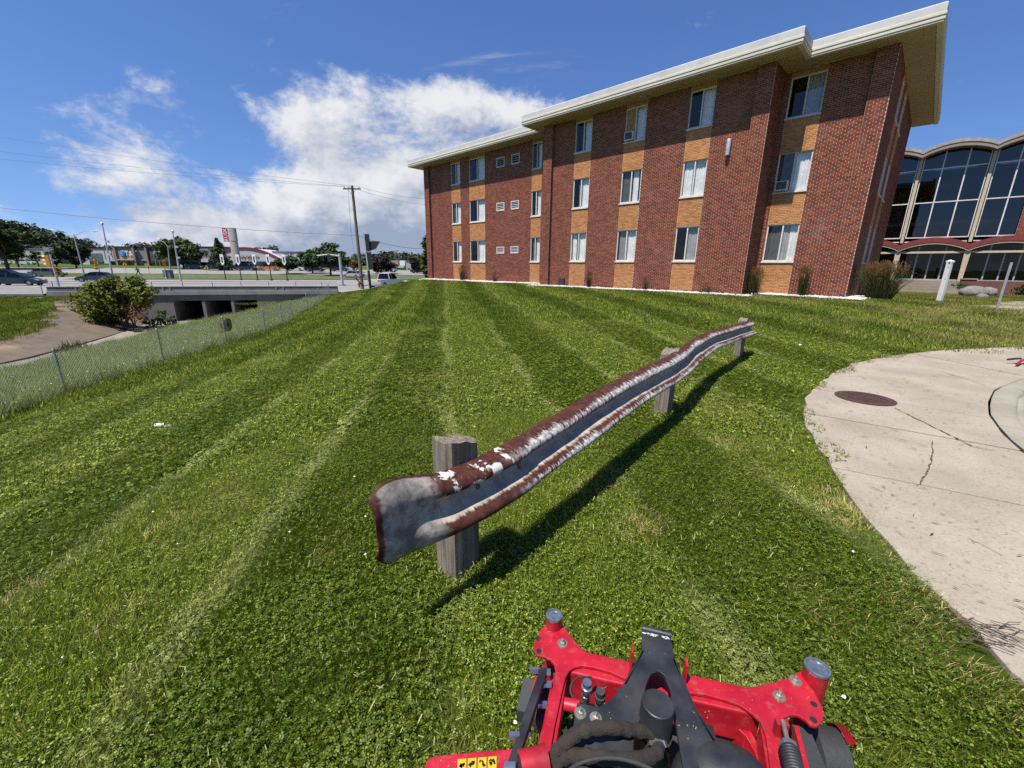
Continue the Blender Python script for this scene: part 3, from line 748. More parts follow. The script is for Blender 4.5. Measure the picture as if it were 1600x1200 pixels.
        sb.add(sl, [(3, 2, 1, 0), (4, 5, 6, 7), (0, 1, 5, 4), (2, 3, 7, 6), (1, 2, 6, 5), (3, 0, 4, 7)]); sb.build('sill', M_SILL, wo)
        # room behind
        rm = B(); dd = -2.2; e = 0.15
        rm.quad(P_(s0 - e, z0 - e, dd), P_(s1 + e, z0 - e, dd), P_(s1 + e, z1 + e, dd), P_(s0 - e, z1 + e, dd))
        rm.build('room_wall', M_ROOM, wo)
        if ac is not None:
            a0 = s0 + fw + 0.02 + ac * 0; a1 = a0 + 0.46
            c = B(); q = [P_(x, y, z) for z in (-0.12, 0.16) for (x, y) in ((a0, z0 + 0.03), (a1, z0 + 0.03), (a1, z0 + 0.40), (a0, z0 + 0.40))]
            c.add(q, [(3, 2, 1, 0), (4, 5, 6, 7), (0, 1, 5, 4), (2, 3, 7, 6), (1, 2, 6, 5), (3, 0, 4, 7)]); u = c.build('air_conditioner', M_AC, wo)
            c = B()
            for i in range(8):
                zz = z0 + 0.075 + i * 0.038
                q = [P_(x, y, z) for z in (0.158, 0.166) for (x, y) in ((a0 + 0.04, zz), (a1 - 0.04, zz), (a1 - 0.04, zz + 0.03), (a0 + 0.04, zz + 0.03))]
                c.add(q, [(4, 5, 6, 7), (0, 1, 5, 4), (2, 3, 7, 6), (1, 2, 6, 5), (3, 0, 4, 7)])
            c.build('grille', M_DARK, u)
    C_, G_ = M_CURT, M_CURTG
    st = {('mid', 0, 2): dict(dark='L', curt=[(0.5, 1, C_)]), ('mid', 1, 2): dict(dark='N', curt=[(0.5, 1, C_)], board=True), ('mid', 2, 2): dict(dark='L', curt=[(0.56, 1, C_)]),
          ('mid', 0, 1): dict(dark='N', curt=[(0, 0.4, C_), (0.48, 1, C_)]), ('mid', 1, 1): dict(dark='L', curt=[(0, 0.45, G_), (0.55, 0.85, C_)]), ('mid', 2, 1): dict(dark='L', curt=[(0.3, 1, C_)]),
          ('mid', 0, 0): dict(dark='L', curt=[(0.5, 1, G_)]), ('mid', 1, 0): dict(dark='L', curt=[(0.05, 0.45, C_), (0.5, 1, C_)]), ('mid', 2, 0): dict(dark='N', curt=[(0, 0.3, C_), (0.4, 1, C_)]),
          ('end', 0, 2): dict(dark='L', curt=[(0.5, 1, G_)]), ('end', 0, 1): dict(dark='L', curt=[(0, 0.45, G_), (0.5, 1, C_)]), ('end', 0, 0): dict(dark='L', curt=[(0, 0.5, G_), (0.5, 0.75, G_), (0.75, 1, C_)])}
    ps = {'end': panels[2], 'mid': panels[6], 'left': panels[10], 'side': panels[13]}
    for nm, p in ps.items():
        o, t, n, L, cols, holes, _ = p
        cl = list(cols)
        for ci, (a, b) in enumerate(cl):
            for fi, (z0, z1) in enumerate(FL):
                sty = st.get((nm, ci, fi))
                if sty is None:
                    r3 = rng.random(); sty = dict(dark='L', curt=[(0.5, 1, C_)] if r3 < 0.6 else [(0.1, 0.45, G_), (0.5, 1, C_)])
                ac = 0 if (nm, ci, fi) in (('mid', 1, 2), ('end', 0, 1)) else None
                window(o, t, n, a, b, z0, z1, sty, ac)
    # louvred wall vents
    o, t, n, L, cols, holes, _ = panels[10]
    for (a, b, c, d) in holes:
        pt = lambda s, z, dd: (o + t * s + n * dd) + Vector((0, 0, z - BZ))
        loc = pt((a + b) / 2, c, 0)
        f = B()
        def bar(x0, x1, y0, y1, d0, d1):
            q = [pt(x, y, z) - loc for z in (d0, d1) for (x, y) in ((x0, y0), (x1, y0), (x1, y1), (x0, y1))]
            f.add(q, [(3, 2, 1, 0), (4, 5, 6, 7), (0, 1, 5, 4), (2, 3, 7, 6), (1, 2, 6, 5), (3, 0, 4, 7)])
        w_ = 0.055
        bar(a, b, c, c + w_, -0.08, 0.03); bar(a, b, d - w_, d, -0.08, 0.03); bar(a, a + w_, c + w_, d - w_, -0.08, 0.03); bar(b - w_, b, c + w_, d - w_, -0.08, 0.03)
        vo = f.build('wall_vent', M_ALU, root); vo.location = loc
        nl = 4; slat = None
        for i in range(nl):
            y = c + w_ + (d - c - 2 * w_) * (i + 0.5) / nl
            if slat is None:
                f = B(); q = [pt(x, y + yy, z) - loc for (yy, z) in ((0.02, -0.07), (0.035, -0.07), (-0.03, 0.01), (-0.045, 0.01)) for x in (a + w_, b - w_)]
                f.add(q, [(0, 1, 3, 2), (2, 3, 5, 4), (4, 5, 7, 6), (6, 7, 1, 0)]); slat = f.build('slat', M_CURTG, vo); y_0 = y
            else:
                s2 = slat.copy(); S.collection.objects.link(s2); s2.location.z = y - y_0
        f = B(); f.quad(pt(a, c, -0.2) - loc, pt(b, c, -0.2) - loc, pt(b, d, -0.2) - loc, pt(a, d, -0.2) - loc); f.build('backing', M_DARK, vo)
    # eaves: soffit boards, stepped fascia, roof edge
    outl = [(1.02, 12.6), (1.02, -0.8), (-2.53, -0.8), (-2.53, -2.2), (-15.93, -2.2), (-15.93, -0.8), (-29.8, -0.8), (-29.8, 12.6)]
    rz = lambda z: z - BZ
    rf = B(); rf.prism([(p[0], p[1]) for p in outl[::-1]], rz(ZS + 0.02), rz(ZS + 0.36)); roof = rf.build('roof', M_ROOFTOP, root)
    prof = [(-0.16, -0.0), (0.0, 0.0), (0.0, 0.055), (0.022, 0.06), (0.022, 0.125), (0.004, 0.14), (0.004, 0.17), (0.034, 0.18), (0.034, 0.255), (0.012, 0.27), (0.012, 0.50), (-0.02, 0.53), (-0.16, 0.53)]
    vs = []; fs = []; m = len(outl); q = len(prof)
    for i, p in enumerate(outl):
        p = Vector((p[0], p[1])); a = Vector(outl[i - 1]) if i else None; c = Vector(outl[i + 1]) if i < m - 1 else None
        def nrm(d): d = d.normalized(); return Vector((d.y, -d.x)) * -1
        n1 = nrm(p - a) if a is not None else None; n2 = nrm(c - p) if c is not None else None
        if n1 is None: mt_ = n2
        elif n2 is None: mt_ = n1
        else: b_ = (n1 + n2); mt_ = b_ / (b_.dot(n1))
        for (d_, z_) in prof: vs.append((p.x + mt_.x * d_, p.y + mt_.y * d_, rz(ZS - 0.03 + z_)))
    names = []
    for i in range(m - 1):
        fb = B(); fb.add(vs[i * q:(i + 2) * q], [(j, q + j, q + j + 1, j + 1) for j in range(q - 1)])
        fb.cur = 0
        fo = fb.build('fascia', [M_FASCIA, M_ROOFTOP], root)
        for pol in fo.data.polygons: pol.material_index = 1 if pol.index >= 9 else 0
    # seams where the fascia sheets meet
    sm = B(); sm.bx(-.006, .006, -.006, .0, 0, .225); sme = sm.mesh('fascia_seam', M_ROOFTOP)
    for (xa, xb, yy) in ((-2.4, 1.0, -0.8), (-15.8, -2.6, -2.2), (-29.6, -16.0, -0.8)):
        k_ = int((xb - xa) / 3.05)
        for i in range(k_ + 1): o_ = link('fascia_seam', sme, root); o_.location = (xb - .15 - i * 3.05, yy - .0125, rz(ZS - .03 + .272))
    # soffit boards
    gap = 0.006
    def boards(x0, x1, y0, y1, along, w_):
        n_ = max(1, round((x1 - x0 if along == 'x' else y1 - y0) / w_)); me = None
        for i in range(n_):
            if along == 'x': a, b = x0 + (x1 - x0) * i / n_, x0 + (x1 - x0) * (i + 1) / n_; cx, cy, sx, sy = (a + b) / 2, (y0 + y1) / 2, b - a - gap, y1 - y0 - gap
            else: a, b = y0 + (y1 - y0) * i / n_, y0 + (y1 - y0) * (i + 1) / n_; cx, cy, sx, sy = (x0 + x1) / 2, (a + b) / 2, x1 - x0 - gap, b - a - gap
            if me is None: t_ = B(); t_.box((0, 0, 0), (sx, sy, 0.02)); me = t_.mesh('soffit_board', M_SOFFIT)
            o_ = link('soffit_board', me, roof); o_.location = (cx, cy, rz(ZS + rng.uniform(-0.002, 0.002)))
    boards(-2.53, 0.98, -0.77, 0.2, 'x', 0.45); boards(-15.9, -2.56, -2.17, -1.15, 'x', 0.45); boards(-15.0, -3.48, -1.15, 0.0, 'x', 6)
    boards(-3.48, -2.56, -1.15, 0.2, 'y', 0.4); boards(-15.9, -15.0, -1.15, 0.2, 'y', 0.4); boards(-29.77, -15.93, -0.77, 0.2, 'x', 0.45)
    boards(0.0, 0.98, 0.2, 12.5, 'y', 0.75); boards(-29.77, -28.8, 0.2, 12.5, 'y', 1.2)
    # wall light, small rain head, low vent at the foot of the wall
    wl = B(); wl.lathe((0, 0, 0), [(0.085, 0.0), (0.09, 0.02), (0.09, 0.60), (0.085, 0.62)], 20)
    l_ = wl.build('wall_light', simple('light_housing', (0.62, 0.62, 0.6), 0.35, 0.6), root, smooth=30); l_.location = (-4.88, -1.27, rz(4.66))
    pl = B(); pl.bx(-0.05, 0.05, 0.06, 0.115, 0.1, 0.5); pl.build('bracket', M_ALU, l_)
    lv = B(); lv.bx(-13.62, -13.22, -1.26, -1.152, rz(BZ + 0.06), rz(-0.62)); lv.build('foundation_vent', M_DARK, root)
    return root
APT = make_block()
# ------------------------------------------------------------------ scattered grass (geometry nodes instances of small tufts)
hidden = bpy.data.collections.new('grass_sources')
def tuft(name, n, size, h, w, lean, mats, clover=0, seed=1, segs=2, hvar=0.35, leaf=0.011, curl=0.6, flowers=0, spread=0.7, seedh=None):
    r = random.Random(seed); b = B()
    for i in range(n):
        a = r.uniform(0, 2 * math.pi); q = math.sqrt(r.random()) * size
        x, y = q * math.cos(a), q * math.sin(a)
        hh = h * (1 + r.uniform(-hvar, hvar)); ww = w * r.uniform(0.6, 1.2)
        az = r.gauss(math.pi / 2, spread * 1.6) if lean > 0 else r.uniform(0, 2 * math.pi)
        ln = abs(r.gauss(lean, 0.28)) if lean > 0 else abs(r.gauss(0.25, 0.2))
        dx, dy = math.cos(az), math.sin(az)
        fa = r.uniform(0, math.pi); wx, wy = math.cos(fa) * ww / 2, math.sin(fa) * ww / 2
        vs = []; k = segs
        px, py, pz, ang = x, y, -0.004, ln * 0.4
        for s in range(k + 1):
            f = s / k; tp = 1 - 0.75 * f if s < k else 0.12
            vs += [(px - wx * tp, py - wy * tp, pz), (px + wx * tp, py + wy * tp, pz)]
            ang2 = ln * (0.5 + curl * f * 1.6)
            px += dx * math.sin(ang2) * hh / k; py += dy * math.sin(ang2) * hh / k; pz += math.cos(ang2) * hh / k
        b.cur = 0
        b.add(vs, [(2 * s, 2 * s + 1, 2 * s + 3, 2 * s + 2) for s in range(k)])
    b.cur = 1
    for i in range(clover):
        a = r.uniform(0, 2 * math.pi); q = math.sqrt(r.random()) * size; x, y = q * math.cos(a), q * math.sin(a)
        z = h * r.uniform(0.45, 1.0); a0 = r.uniform(0, 6.28); s = leaf * r.uniform(0.7, 1.25)
        nx, ny = r.uniform(-.45, .45), r.uniform(-.45, .45)
        for k in range(3):
            t = a0 + k * 2.094
            p = []
            for (du, dv) in ((0.1, 0), (0.75, 0.55), (1.25, 0.3), (1.25, -0.3), (0.75, -0.55)):
                X = s * (du * math.cos(t) - dv * math.sin(t)); Y = s * (du * math.sin(t) + dv * math.cos(t))
                p.append((x + X, y + Y, z + X * nx + Y * ny))
            b.add(p, [(0, 1, 2, 3, 4)])
    b.cur = 2
    for i in range(flowers):
        a = r.uniform(0, 6.28); q = math.sqrt(r.random()) * size; x, y = q * math.cos(a), q * math.sin(a); z = h * r.uniform(0.9, 1.2) if seedh is None else h * r.uniform(*seedh); s = 0.008 if seedh is None else 0.02
        b.add([(x + s, y, z), (x, y + s, z), (x - s, y, z), (x, y - s, z), (x, y, z + s), (x, y, z - s)], [(0, 1, 4), (1, 2, 4), (2, 3, 4), (3, 0, 4), (1, 0, 5), (2, 1, 5), (3, 2, 5), (0, 3, 5)])
    me = b.mesh(name, mats)
    o = bpy.data.objects.new(name, me); hidden.objects.link(o)
    return o

def scatter(name, pts, rots, scl, idx, col, label, cat):
    me = bpy.data.meshes.new(name); me.from_pydata([tuple(p) for p in pts], [], [])
    a = me.attributes.new('rz', 'FLOAT', 'POINT'); a.data.foreach_set('value', np.asarray(rots, np.float32))
    a = me.attributes.new('sc', 'FLOAT', 'POINT'); a.data.foreach_set('value', np.asarray(scl, np.float32))
    a = me.attributes.new('ix', 'INT', 'POINT'); a.data.foreach_set('value', np.asarray(idx, np.int32))
    o = link(name, me); tag(o, label, cat, None, 'stuff')
    g = bpy.data.node_groups.new(name + '_nodes', 'GeometryNodeTree')
    g.interface.new_socket('Geometry', in_out='INPUT', socket_type='NodeSocketGeometry'); g.interface.new_socket('Geometry', in_out='OUTPUT', socket_type='NodeSocketGeometry')
    N = g.nodes.new; Lk = g.links.new
    gi = N('NodeGroupInput'); go = N('NodeGroupOutput'); ip = N('GeometryNodeInstanceOnPoints'); ci = N('GeometryNodeCollectionInfo')
    ci.inputs[0].default_value = col; ci.inputs['Separate Children'].default_value = True; ci.inputs['Reset Children'].default_value = True
    def at(nm, ty):
        n = N('GeometryNodeInputNamedAttribute'); n.data_type = ty; n.inputs[0].default_value = nm; return n.outputs[0]
    cx = N('ShaderNodeCombineXYZ'); Lk(at('rz', 'FLOAT'), cx.inputs[2])
    e2r = N('FunctionNodeEulerToRotation'); Lk(cx.outputs[0], e2r.inputs[0])
    Lk(gi.outputs[0], ip.inputs['Points']); Lk(ci.outputs[0], ip.inputs['Instance']); ip.inputs['Pick Instance'].default_value = True
    Lk(at('ix', 'INT'), ip.inputs['Instance Index']); Lk(e2r.outputs[0], ip.inputs['Rotation']); Lk(at('sc', 'FLOAT'), ip.inputs['Scale'])
    Lk(ip.outputs[0], go.inputs[0])
    md = o.modifiers.new('scatter', 'NODES'); md.node_group = g
    return o
def subcol(name, objs):
    c = bpy.data.collections.new(name)
    for o in objs: c.objects.link(o)
    return c

M_CLIP = simple('clipping', (0.24, 0.26, 0.085), 0.8, var=0.4, nscale=9)
M_PETAL = simple('clover_flower', (0.72, 0.70, 0.60), 0.8)
def fence_x(y):
    ys = [p[1] for p in FENCE]; xs = [p[0] for p in FENCE]
    return np.interp(y, ys, xs)
def stripe_sign(x, y):
    s = x * 0.988 + y * 0.156
    return np.sin(s * 2 * math.pi / 2.5)
def in_building(x, y, m=0.0):
    px = x - P0.x; py = y - P0.y
    lx = -(px * EU.x + py * EU.y); ly = px * EV.x + py * EV.y
    a = (lx > -28.8 - m) & (lx < 0 + m) & (ly > 0.0 - m) & (ly < 11.6)
    c = (lx > -15 - m) & (lx < -3.48 + m) & (ly > -1.35 - m) & (ly < 2)
    return a | c
def lawn_ok(x, y, edge=0.0):
    ok = ~inpoly(x, y, TURN) & ~inpoly(x, y, ROADIN) & (polydist(x, y, GEDGE) > 0.11)
    ok &= ~in_building(x, y, 0.30) 
    ok &= (x > fence_x(y) + 0.05) | (y > 38.5)
    rb = (x - BR_L.x) * BN.x + (y - BR_L.y) * BN.y
    ok &= rb < 0.2
    return ok
def make_grass():
    mats = [M_BLADE, M_CLOVER, M_PETAL]
    near = [tuft('t_grass%d' % i, 430, 0.17, 0.064, 0.0034, 0.75, mats, clover=40 if i < 3 else 8, seed=20 + i, leaf=0.0068) for i in range(4)]
    clov = [tuft('t_clover%d' % i, 300, 0.17, 0.058, 0.0034, 0.7, mats, clover=125, seed=40 + i, leaf=0.0072) for i in range(3)]
    dry = [tuft('t_dry', 260, 0.17, 0.055, 0.004, 0.9, [M_DRY, M_CLOVER, M_PETAL], seed=60)]
    c1 = subcol('lawn_near', near + clov + dry)          # sorted by name: clover0-2, dry, grass0-3
    mid = [tuft('m_grass%d' % i, 330, 0.34, 0.062, 0.0085, 0.8, mats, clover=50, seed=80 + i, segs=2, leaf=0.017) for i in range(4)]
    c2 = subcol('lawn_mid', mid)
    farr = [tuft('f_grass%d' % i, 260, 0.8, 0.075, 0.022, 0.8, mats, seed=90 + i, segs=1) for i in range(3)]
    c3 = subcol('lawn_far', farr)
    r = np.random.RandomState(5)
    def ring(r0, r1, step, az=60):
        n = int(r1 / step) + 2
        gx, gy = np.meshgrid(np.arange(-n, n + 1) * step, np.arange(-2, n + 1) * step)
        x = (gx + r.uniform(-.5, .5, gx.shape) * step).ravel(); y = (gy + r.uniform(-.5, .5, gy.shape) * step).ravel()
        d = np.hypot(x, y); a = np.degrees(np.arctan2(x, y))
        k = (d >= r0) & (d < r1) & (np.abs(a) < az) & lawn_ok(x, y)
        return x[k], y[k]
    def yaw(x, y):
        sg = stripe_sign(x, y)
        base = np.where(sg > 0, R(9), R(9) + math.pi)      # +Y of the tuft leans along / against the mowing direction
        return base + r.normal(0, 0.45, x.shape)
    # near
    x, y = ring(0.35, 4.6, 0.135, 100)
    z = T(x, y)
    f = np.array([mnoise.noise((a * 0.8, b * 0.8, 0.3)) for a, b in zip(x, y)])
    f2 = np.array([mnoise.noise((a * 1.7 + 9, b * 1.7, 1.3)) for a, b in zip(x, y)])
    u = r.rand(len(x))
    cl = u < np.clip(0.34 + 0.8 * f, 0.05, 0.7)
    idx = np.where(cl, r.randint(0, 3, len(x)), r.randint(4, 8, len(x)))
    ed = polydist(x, y, GEDGE)
    dr = (r.rand(len(x)) < np.where(ed < 0.22, 0.28, 0.0) + np.where(f2 > 0.55, 0.08, 0.012)); idx = np.where(dr, 3, idx)
    scatter('grass', np.stack([x, y, z], 1), yaw(x, y), r.uniform(0.8, 1.15, len(x)), idx, c1, 'short mown lawn grass with clover around the mower', 'grass')
    cp = []
    for i in range(3):
        q = B(); r9 = random.Random(300 + i)
        for k in range(16):
            a, d, l, t_ = r9.uniform(0, 6.28), .16 * math.sqrt(r9.random()), r9.uniform(.006, .024), r9.uniform(0, 6.28); x0, y0, z0 = d * math.cos(a), d * math.sin(a), r9.uniform(.035, .062); c_, s_ = math.cos(t_), math.sin(t_); w_ = r9.uniform(.0008, .0016); dz = r9.uniform(-.012, .012)
            q.add([(x0 - c_ * l / 2 + s_ * w_, y0 - s_ * l / 2 - c_ * w_, z0 - dz), (x0 - c_ * l / 2 - s_ * w_, y0 - s_ * l / 2 + c_ * w_, z0 - dz), (x0 + c_ * l / 2 - s_ * w_, y0 + s_ * l / 2 + c_ * w_, z0 + dz), (x0 + c_ * l / 2 + s_ * w_, y0 + s_ * l / 2 - c_ * w_, z0 + dz)], [(0, 1, 2, 3)])
        me = q.mesh('clip%d' % i, M_CLIP); ob = bpy.data.objects.new('clip%d' % i, me); hidden.objects.link(ob); cp.append(ob)
    k = r.rand(len(x)) < np.where(np.abs(stripe_sign(x, y)) < 0.4, 0.7, 0.15); xx, yy = x[k], y[k]
    scatter('grass_clippings', np.stack([xx, yy, T(xx, yy)], 1), r.uniform(0, 6.28, len(xx)), r.uniform(.8, 1.3, len(xx)), r.randint(0, 3, len(xx)), subcol('clip_col', cp), 'pale loose clippings lying on the near lawn', 'clippings')
    x, y = ring(4.6, 12.5, 0.26, 85); z = T(x, y)
    scatter('grass', np.stack([x, y, z], 1), yaw(x, y), r.uniform(0.8, 1.15, len(x)), r.randint(0, 4, len(x)), c2, 'striped mown lawn grass in the middle of the slope', 'grass')
    x, y = ring(12.5, 46, 0.62); z = T(x, y)
    scatter('grass', np.stack([x, y, z], 1), yaw(x, y), r.uniform(0.8, 1.1, len(x)), r.randint(0, 3, len(x)), c3, 'distant striped lawn grass below the apartment block', 'grass')
    fl = tuft('z_flower', 0, 0.01, 0.06, 0.004, 0.5, mats, seed=3, flowers=1); c6 = subcol('flowers_col', [fl])
    k = r.rand(40) ; xx = r.uniform(-3.2, 2.2, 60); yy = r.uniform(0.8, 3.2, 60); kk = lawn_ok(xx, yy) & (r.rand(60) < np.where(xx < -0.8, 0.5, 0.2)); xx, yy = xx[kk], yy[kk]
    scatter('clover_flowers', np.stack([xx, yy, T(xx, yy)], 1), r.uniform(0, 6, len(xx)), r.uniform(0.7, 1.2, len(xx)), np.zeros(len(xx)), c6, 'small white clover flower heads dotted in the lawn', 'flowers')
    # uncut weeds between the fence and the channel
    tw = [tuft('w_tall%d' % i, 120, 0.33, 0.52, 0.010, 0.35, [M_TALL, M_TALL, M_PETAL], seed=120 + i, segs=3, flowers=1, seedh=(0.5, 1.0)) for i in range(4)]
    c4 = subcol('weeds_col', tw)
    n = 6500
    yy = r.uniform(1.5, 37.5, n); fx = fence_x(yy); lx = np.interp(yy, [p[1] for p in LIP], [p[0] for p in LIP])
    t = r.rand(n); xx = fx + 0.02 + (lx + 0.1 - fx) * t
    keep = (np.hypot(xx, yy) < 45)
    xx, yy, t = xx[keep], yy[keep], t[keep]
    sc = r.uniform(0.5, 1.1, len(xx)) * np.where(t < 0.05, 1.0, 0.85)
    scatter('weeds', np.stack([xx, yy, T(xx, yy)], 1), r.uniform(0, 6.28, len(xx)), sc, r.randint(0, 4, len(xx)), c4, 'tall pale uncut weeds behind the chain link fence', 'weeds')
    # rough grass on the far bank of the channel
    c5 = subcol('bank_col', [tuft('b_grass%d' % i, 200, 0.8, 0.12, 0.03, 0.4, mats, seed=140 + i, segs=1) for i in range(2)])
    n = 3800; xx = r.uniform(-72, -28, n); yy = r.uniform(12, 40, n)
    tx = np.interp(yy, [p[1] for p in TOP], [p[0] for p in TOP]); rb = (xx - BR_L.x) * BN.x + (yy - BR_L.y) * BN.y
    k = (xx < tx - 0.1) & (rb < -0.6)
    xx, yy = xx[k], yy[k]
    scatter('grass', np.stack([xx, yy, T(xx, yy)], 1), r.uniform(0, 6.28, len(xx)), r.uniform(0.8, 1.3, len(xx)), r.randint(0, 2, len(xx)), c5, 'rough green grass on the far bank above the channel', 'grass')
make_grass()

# ------------------------------------------------------------------ guardrail
def rail_mat():
    m, nt, b = newmat('weathered_rail'); h = NT(nt)
    uvn = h.nd('ShaderNodeUVMap'); uvn.uv_map = 'rail'
    sp = h.nd('ShaderNodeSeparateXYZ'); nt.links.new(uvn.outputs[0], sp.inputs[0]); s, t = sp.outputs[0], sp.outputs[1]
    P = h.pos()
    rust = h.mix(h.rng(h.noise(P, 22, 5, 0.65), 0.3, 0.7), (0.030, 0.011, 0.009), (0.078, 0.026, 0.018))
    rust = h.mix(h.rng(h.noise(P, 60, 3), 0.55, 0.75, 0, 0.6), rust, (0.17, 0.06, 0.026))
    grey = h.mix(h.rng(h.noise(P, 9, 5, 0.6), 0.3, 0.7), (0.27, 0.235, 0.185), (0.40, 0.35, 0.28))
    grey = h.mix(h.rng(h.noise(h.map(uvn.outputs[0], (60, 3, 1)), 1.0, 3), 0.55, 0.7, 0, 0.4), grey, (0.10, 0.10, 0.11))
    # valley is bare galvanised steel, humps are painted dark red with the paint flaking off in cross streaks
    dist = h.m('ABSOLUTE', h.m('SUBTRACT', t, 0.5))
    edge = h.noise(h.map(uvn.outputs[0], (26, 3, 1)), 1.0, 5, 0.7)
    valley = h.rng(h.m('ADD', dist, h.m('MULTIPLY', h.m('SUBTRACT', edge, 0.5), 0.14)), 0.115, 0.150, 1.0, 0.0)
    valley = h.m('MULTIPLY', valley, h.rng(h.m('ADD', s, h.m('MULTIPLY', edge, 0.03)), -0.535, -0.515))
    crest = h.rng(h.m('ABSOLUTE', h.m('SUBTRACT', dist, 0.265)), 0.03, 0.15, 1.0, 0.0)
    streak = h.noise(h.map(uvn.outputs[0], (34, 3.2, 1), (0, 0, 0.08)), 1.0, 8, 0.82, 0.8)
    amount = h.noise(h.map(uvn.outputs[0], (1.6, 1.0, 1)), 1.0, 2)
    white = h.rng(h.m('ADD', h.m('ADD', h.m('MULTIPLY', streak, 1.0), h.m('MULTIPLY', amount, 0.45)), h.m('MULTIPLY', crest, 0.20)), 0.835, 0.90)
    white = h.m('MULTIPLY', white, h.rng(s, 0.12, 0.5))
    wcol = h.mix(h.rng(h.noise(P, 35, 4), 0.35, 0.7), (0.17, 0.165, 0.16), (0.52, 0.50, 0.475))
    c = h.mix(valley, rust, grey)
    c = h.mix(h.m('MULTIPLY', white, h.m('SUBTRACT', 1.0, valley)), c, wcol)
    # terminal: a large bare grey field with a rusty rim
    tn = h.noise(P, 15, 5, 0.65)
    field = h.m('MULTIPLY', h.rng(h.m('ADD', s, h.m('MULTIPLY', h.m('SUBTRACT', tn, 0.5), 0.22)), -0.24, -0.30), h.rng(h.m('ADD', dist, h.m('MULTIPLY', h.m('SUBTRACT', tn, 0.5), 0.10)), 0.44, 0.41))
    field = h.m('MULTIPLY', field, h.rng(h.m('ADD', s, h.m('MULTIPLY', tn, 0.04)), -0.535, -0.515))
    c = h.mix(field, c, h.mix(h.rng(tn, 0.35, 0.65), (0.15, 0.135, 0.115), (0.34, 0.305, 0.26)))
    chip = h.rng(h.noise(P, 11, 5, 0.6, 0.4), 0.56, 0.60)
    chip = h.m('MULTIPLY', chip, h.m('MULTIPLY', h.rng(s, 0.35, 0.2), h.rng(s, -0.35, -0.2)))
    c = h.mix(h.m('MULTIPLY', chip, h.rng(t, 0.55, 0.65)), c, (0.52, 0.48, 0.44))
    nt.links.new(c, b.inputs['Base Color'])
    b.inputs['Specular IOR Level'].default_value = 0.2
    nt.links.new(h.rng(valley, 0, 1, 0.6, 0.75, False), b.inputs['Roughness']); nt.links.new(h.m('MULTIPLY', h.m('MAXIMUM', valley, field), 0.0), b.inputs['Metallic'])
    nt.links.new(h.bump(h.m('ADD', h.noise(P, 60, 4), h.m('MULTIPLY', white, 0.5)), 0.35, 0.003), b.inputs['Normal'])
    return m
M_RAIL = rail_mat()
M_RUST = simple('rust_bolt', (0.22, 0.11, 0.06), 0.7, 0.4, 0.3, 30)
def wood_mat(name, col, ring=False):
    m, nt, b = newmat(name); h = NT(nt); P = h.obj()
    g = h.noise(h.map(P, (45, 45, 2.2)), 1.0, 6, 0.65, 0.5)
    c = h.mix(h.rng(g, 0.3, 0.7), tuple(k * 0.5 for k in col), tuple(min(1, k * 1.35) for k in col))
    c = h.mix(h.rng(h.noise(P, 7, 4), 0.5, 0.75, 0, 0.6), c, (0.09, 0.06, 0.035))
    nt.links.new(c, b.inputs['Base Color']); b.inputs['Roughness'].default_value = 0.92; b.inputs['Specular IOR Level'].default_value = 0.15
    nt.links.new(h.bump(h.m('ADD', g, h.m('MULTIPLY', h.noise(P, 60, 3), 0.3)), 0.8, 0.006), b.inputs['Normal'])
    return m
M_POST = wood_mat('weathered_post', (0.17, 0.145, 0.115))
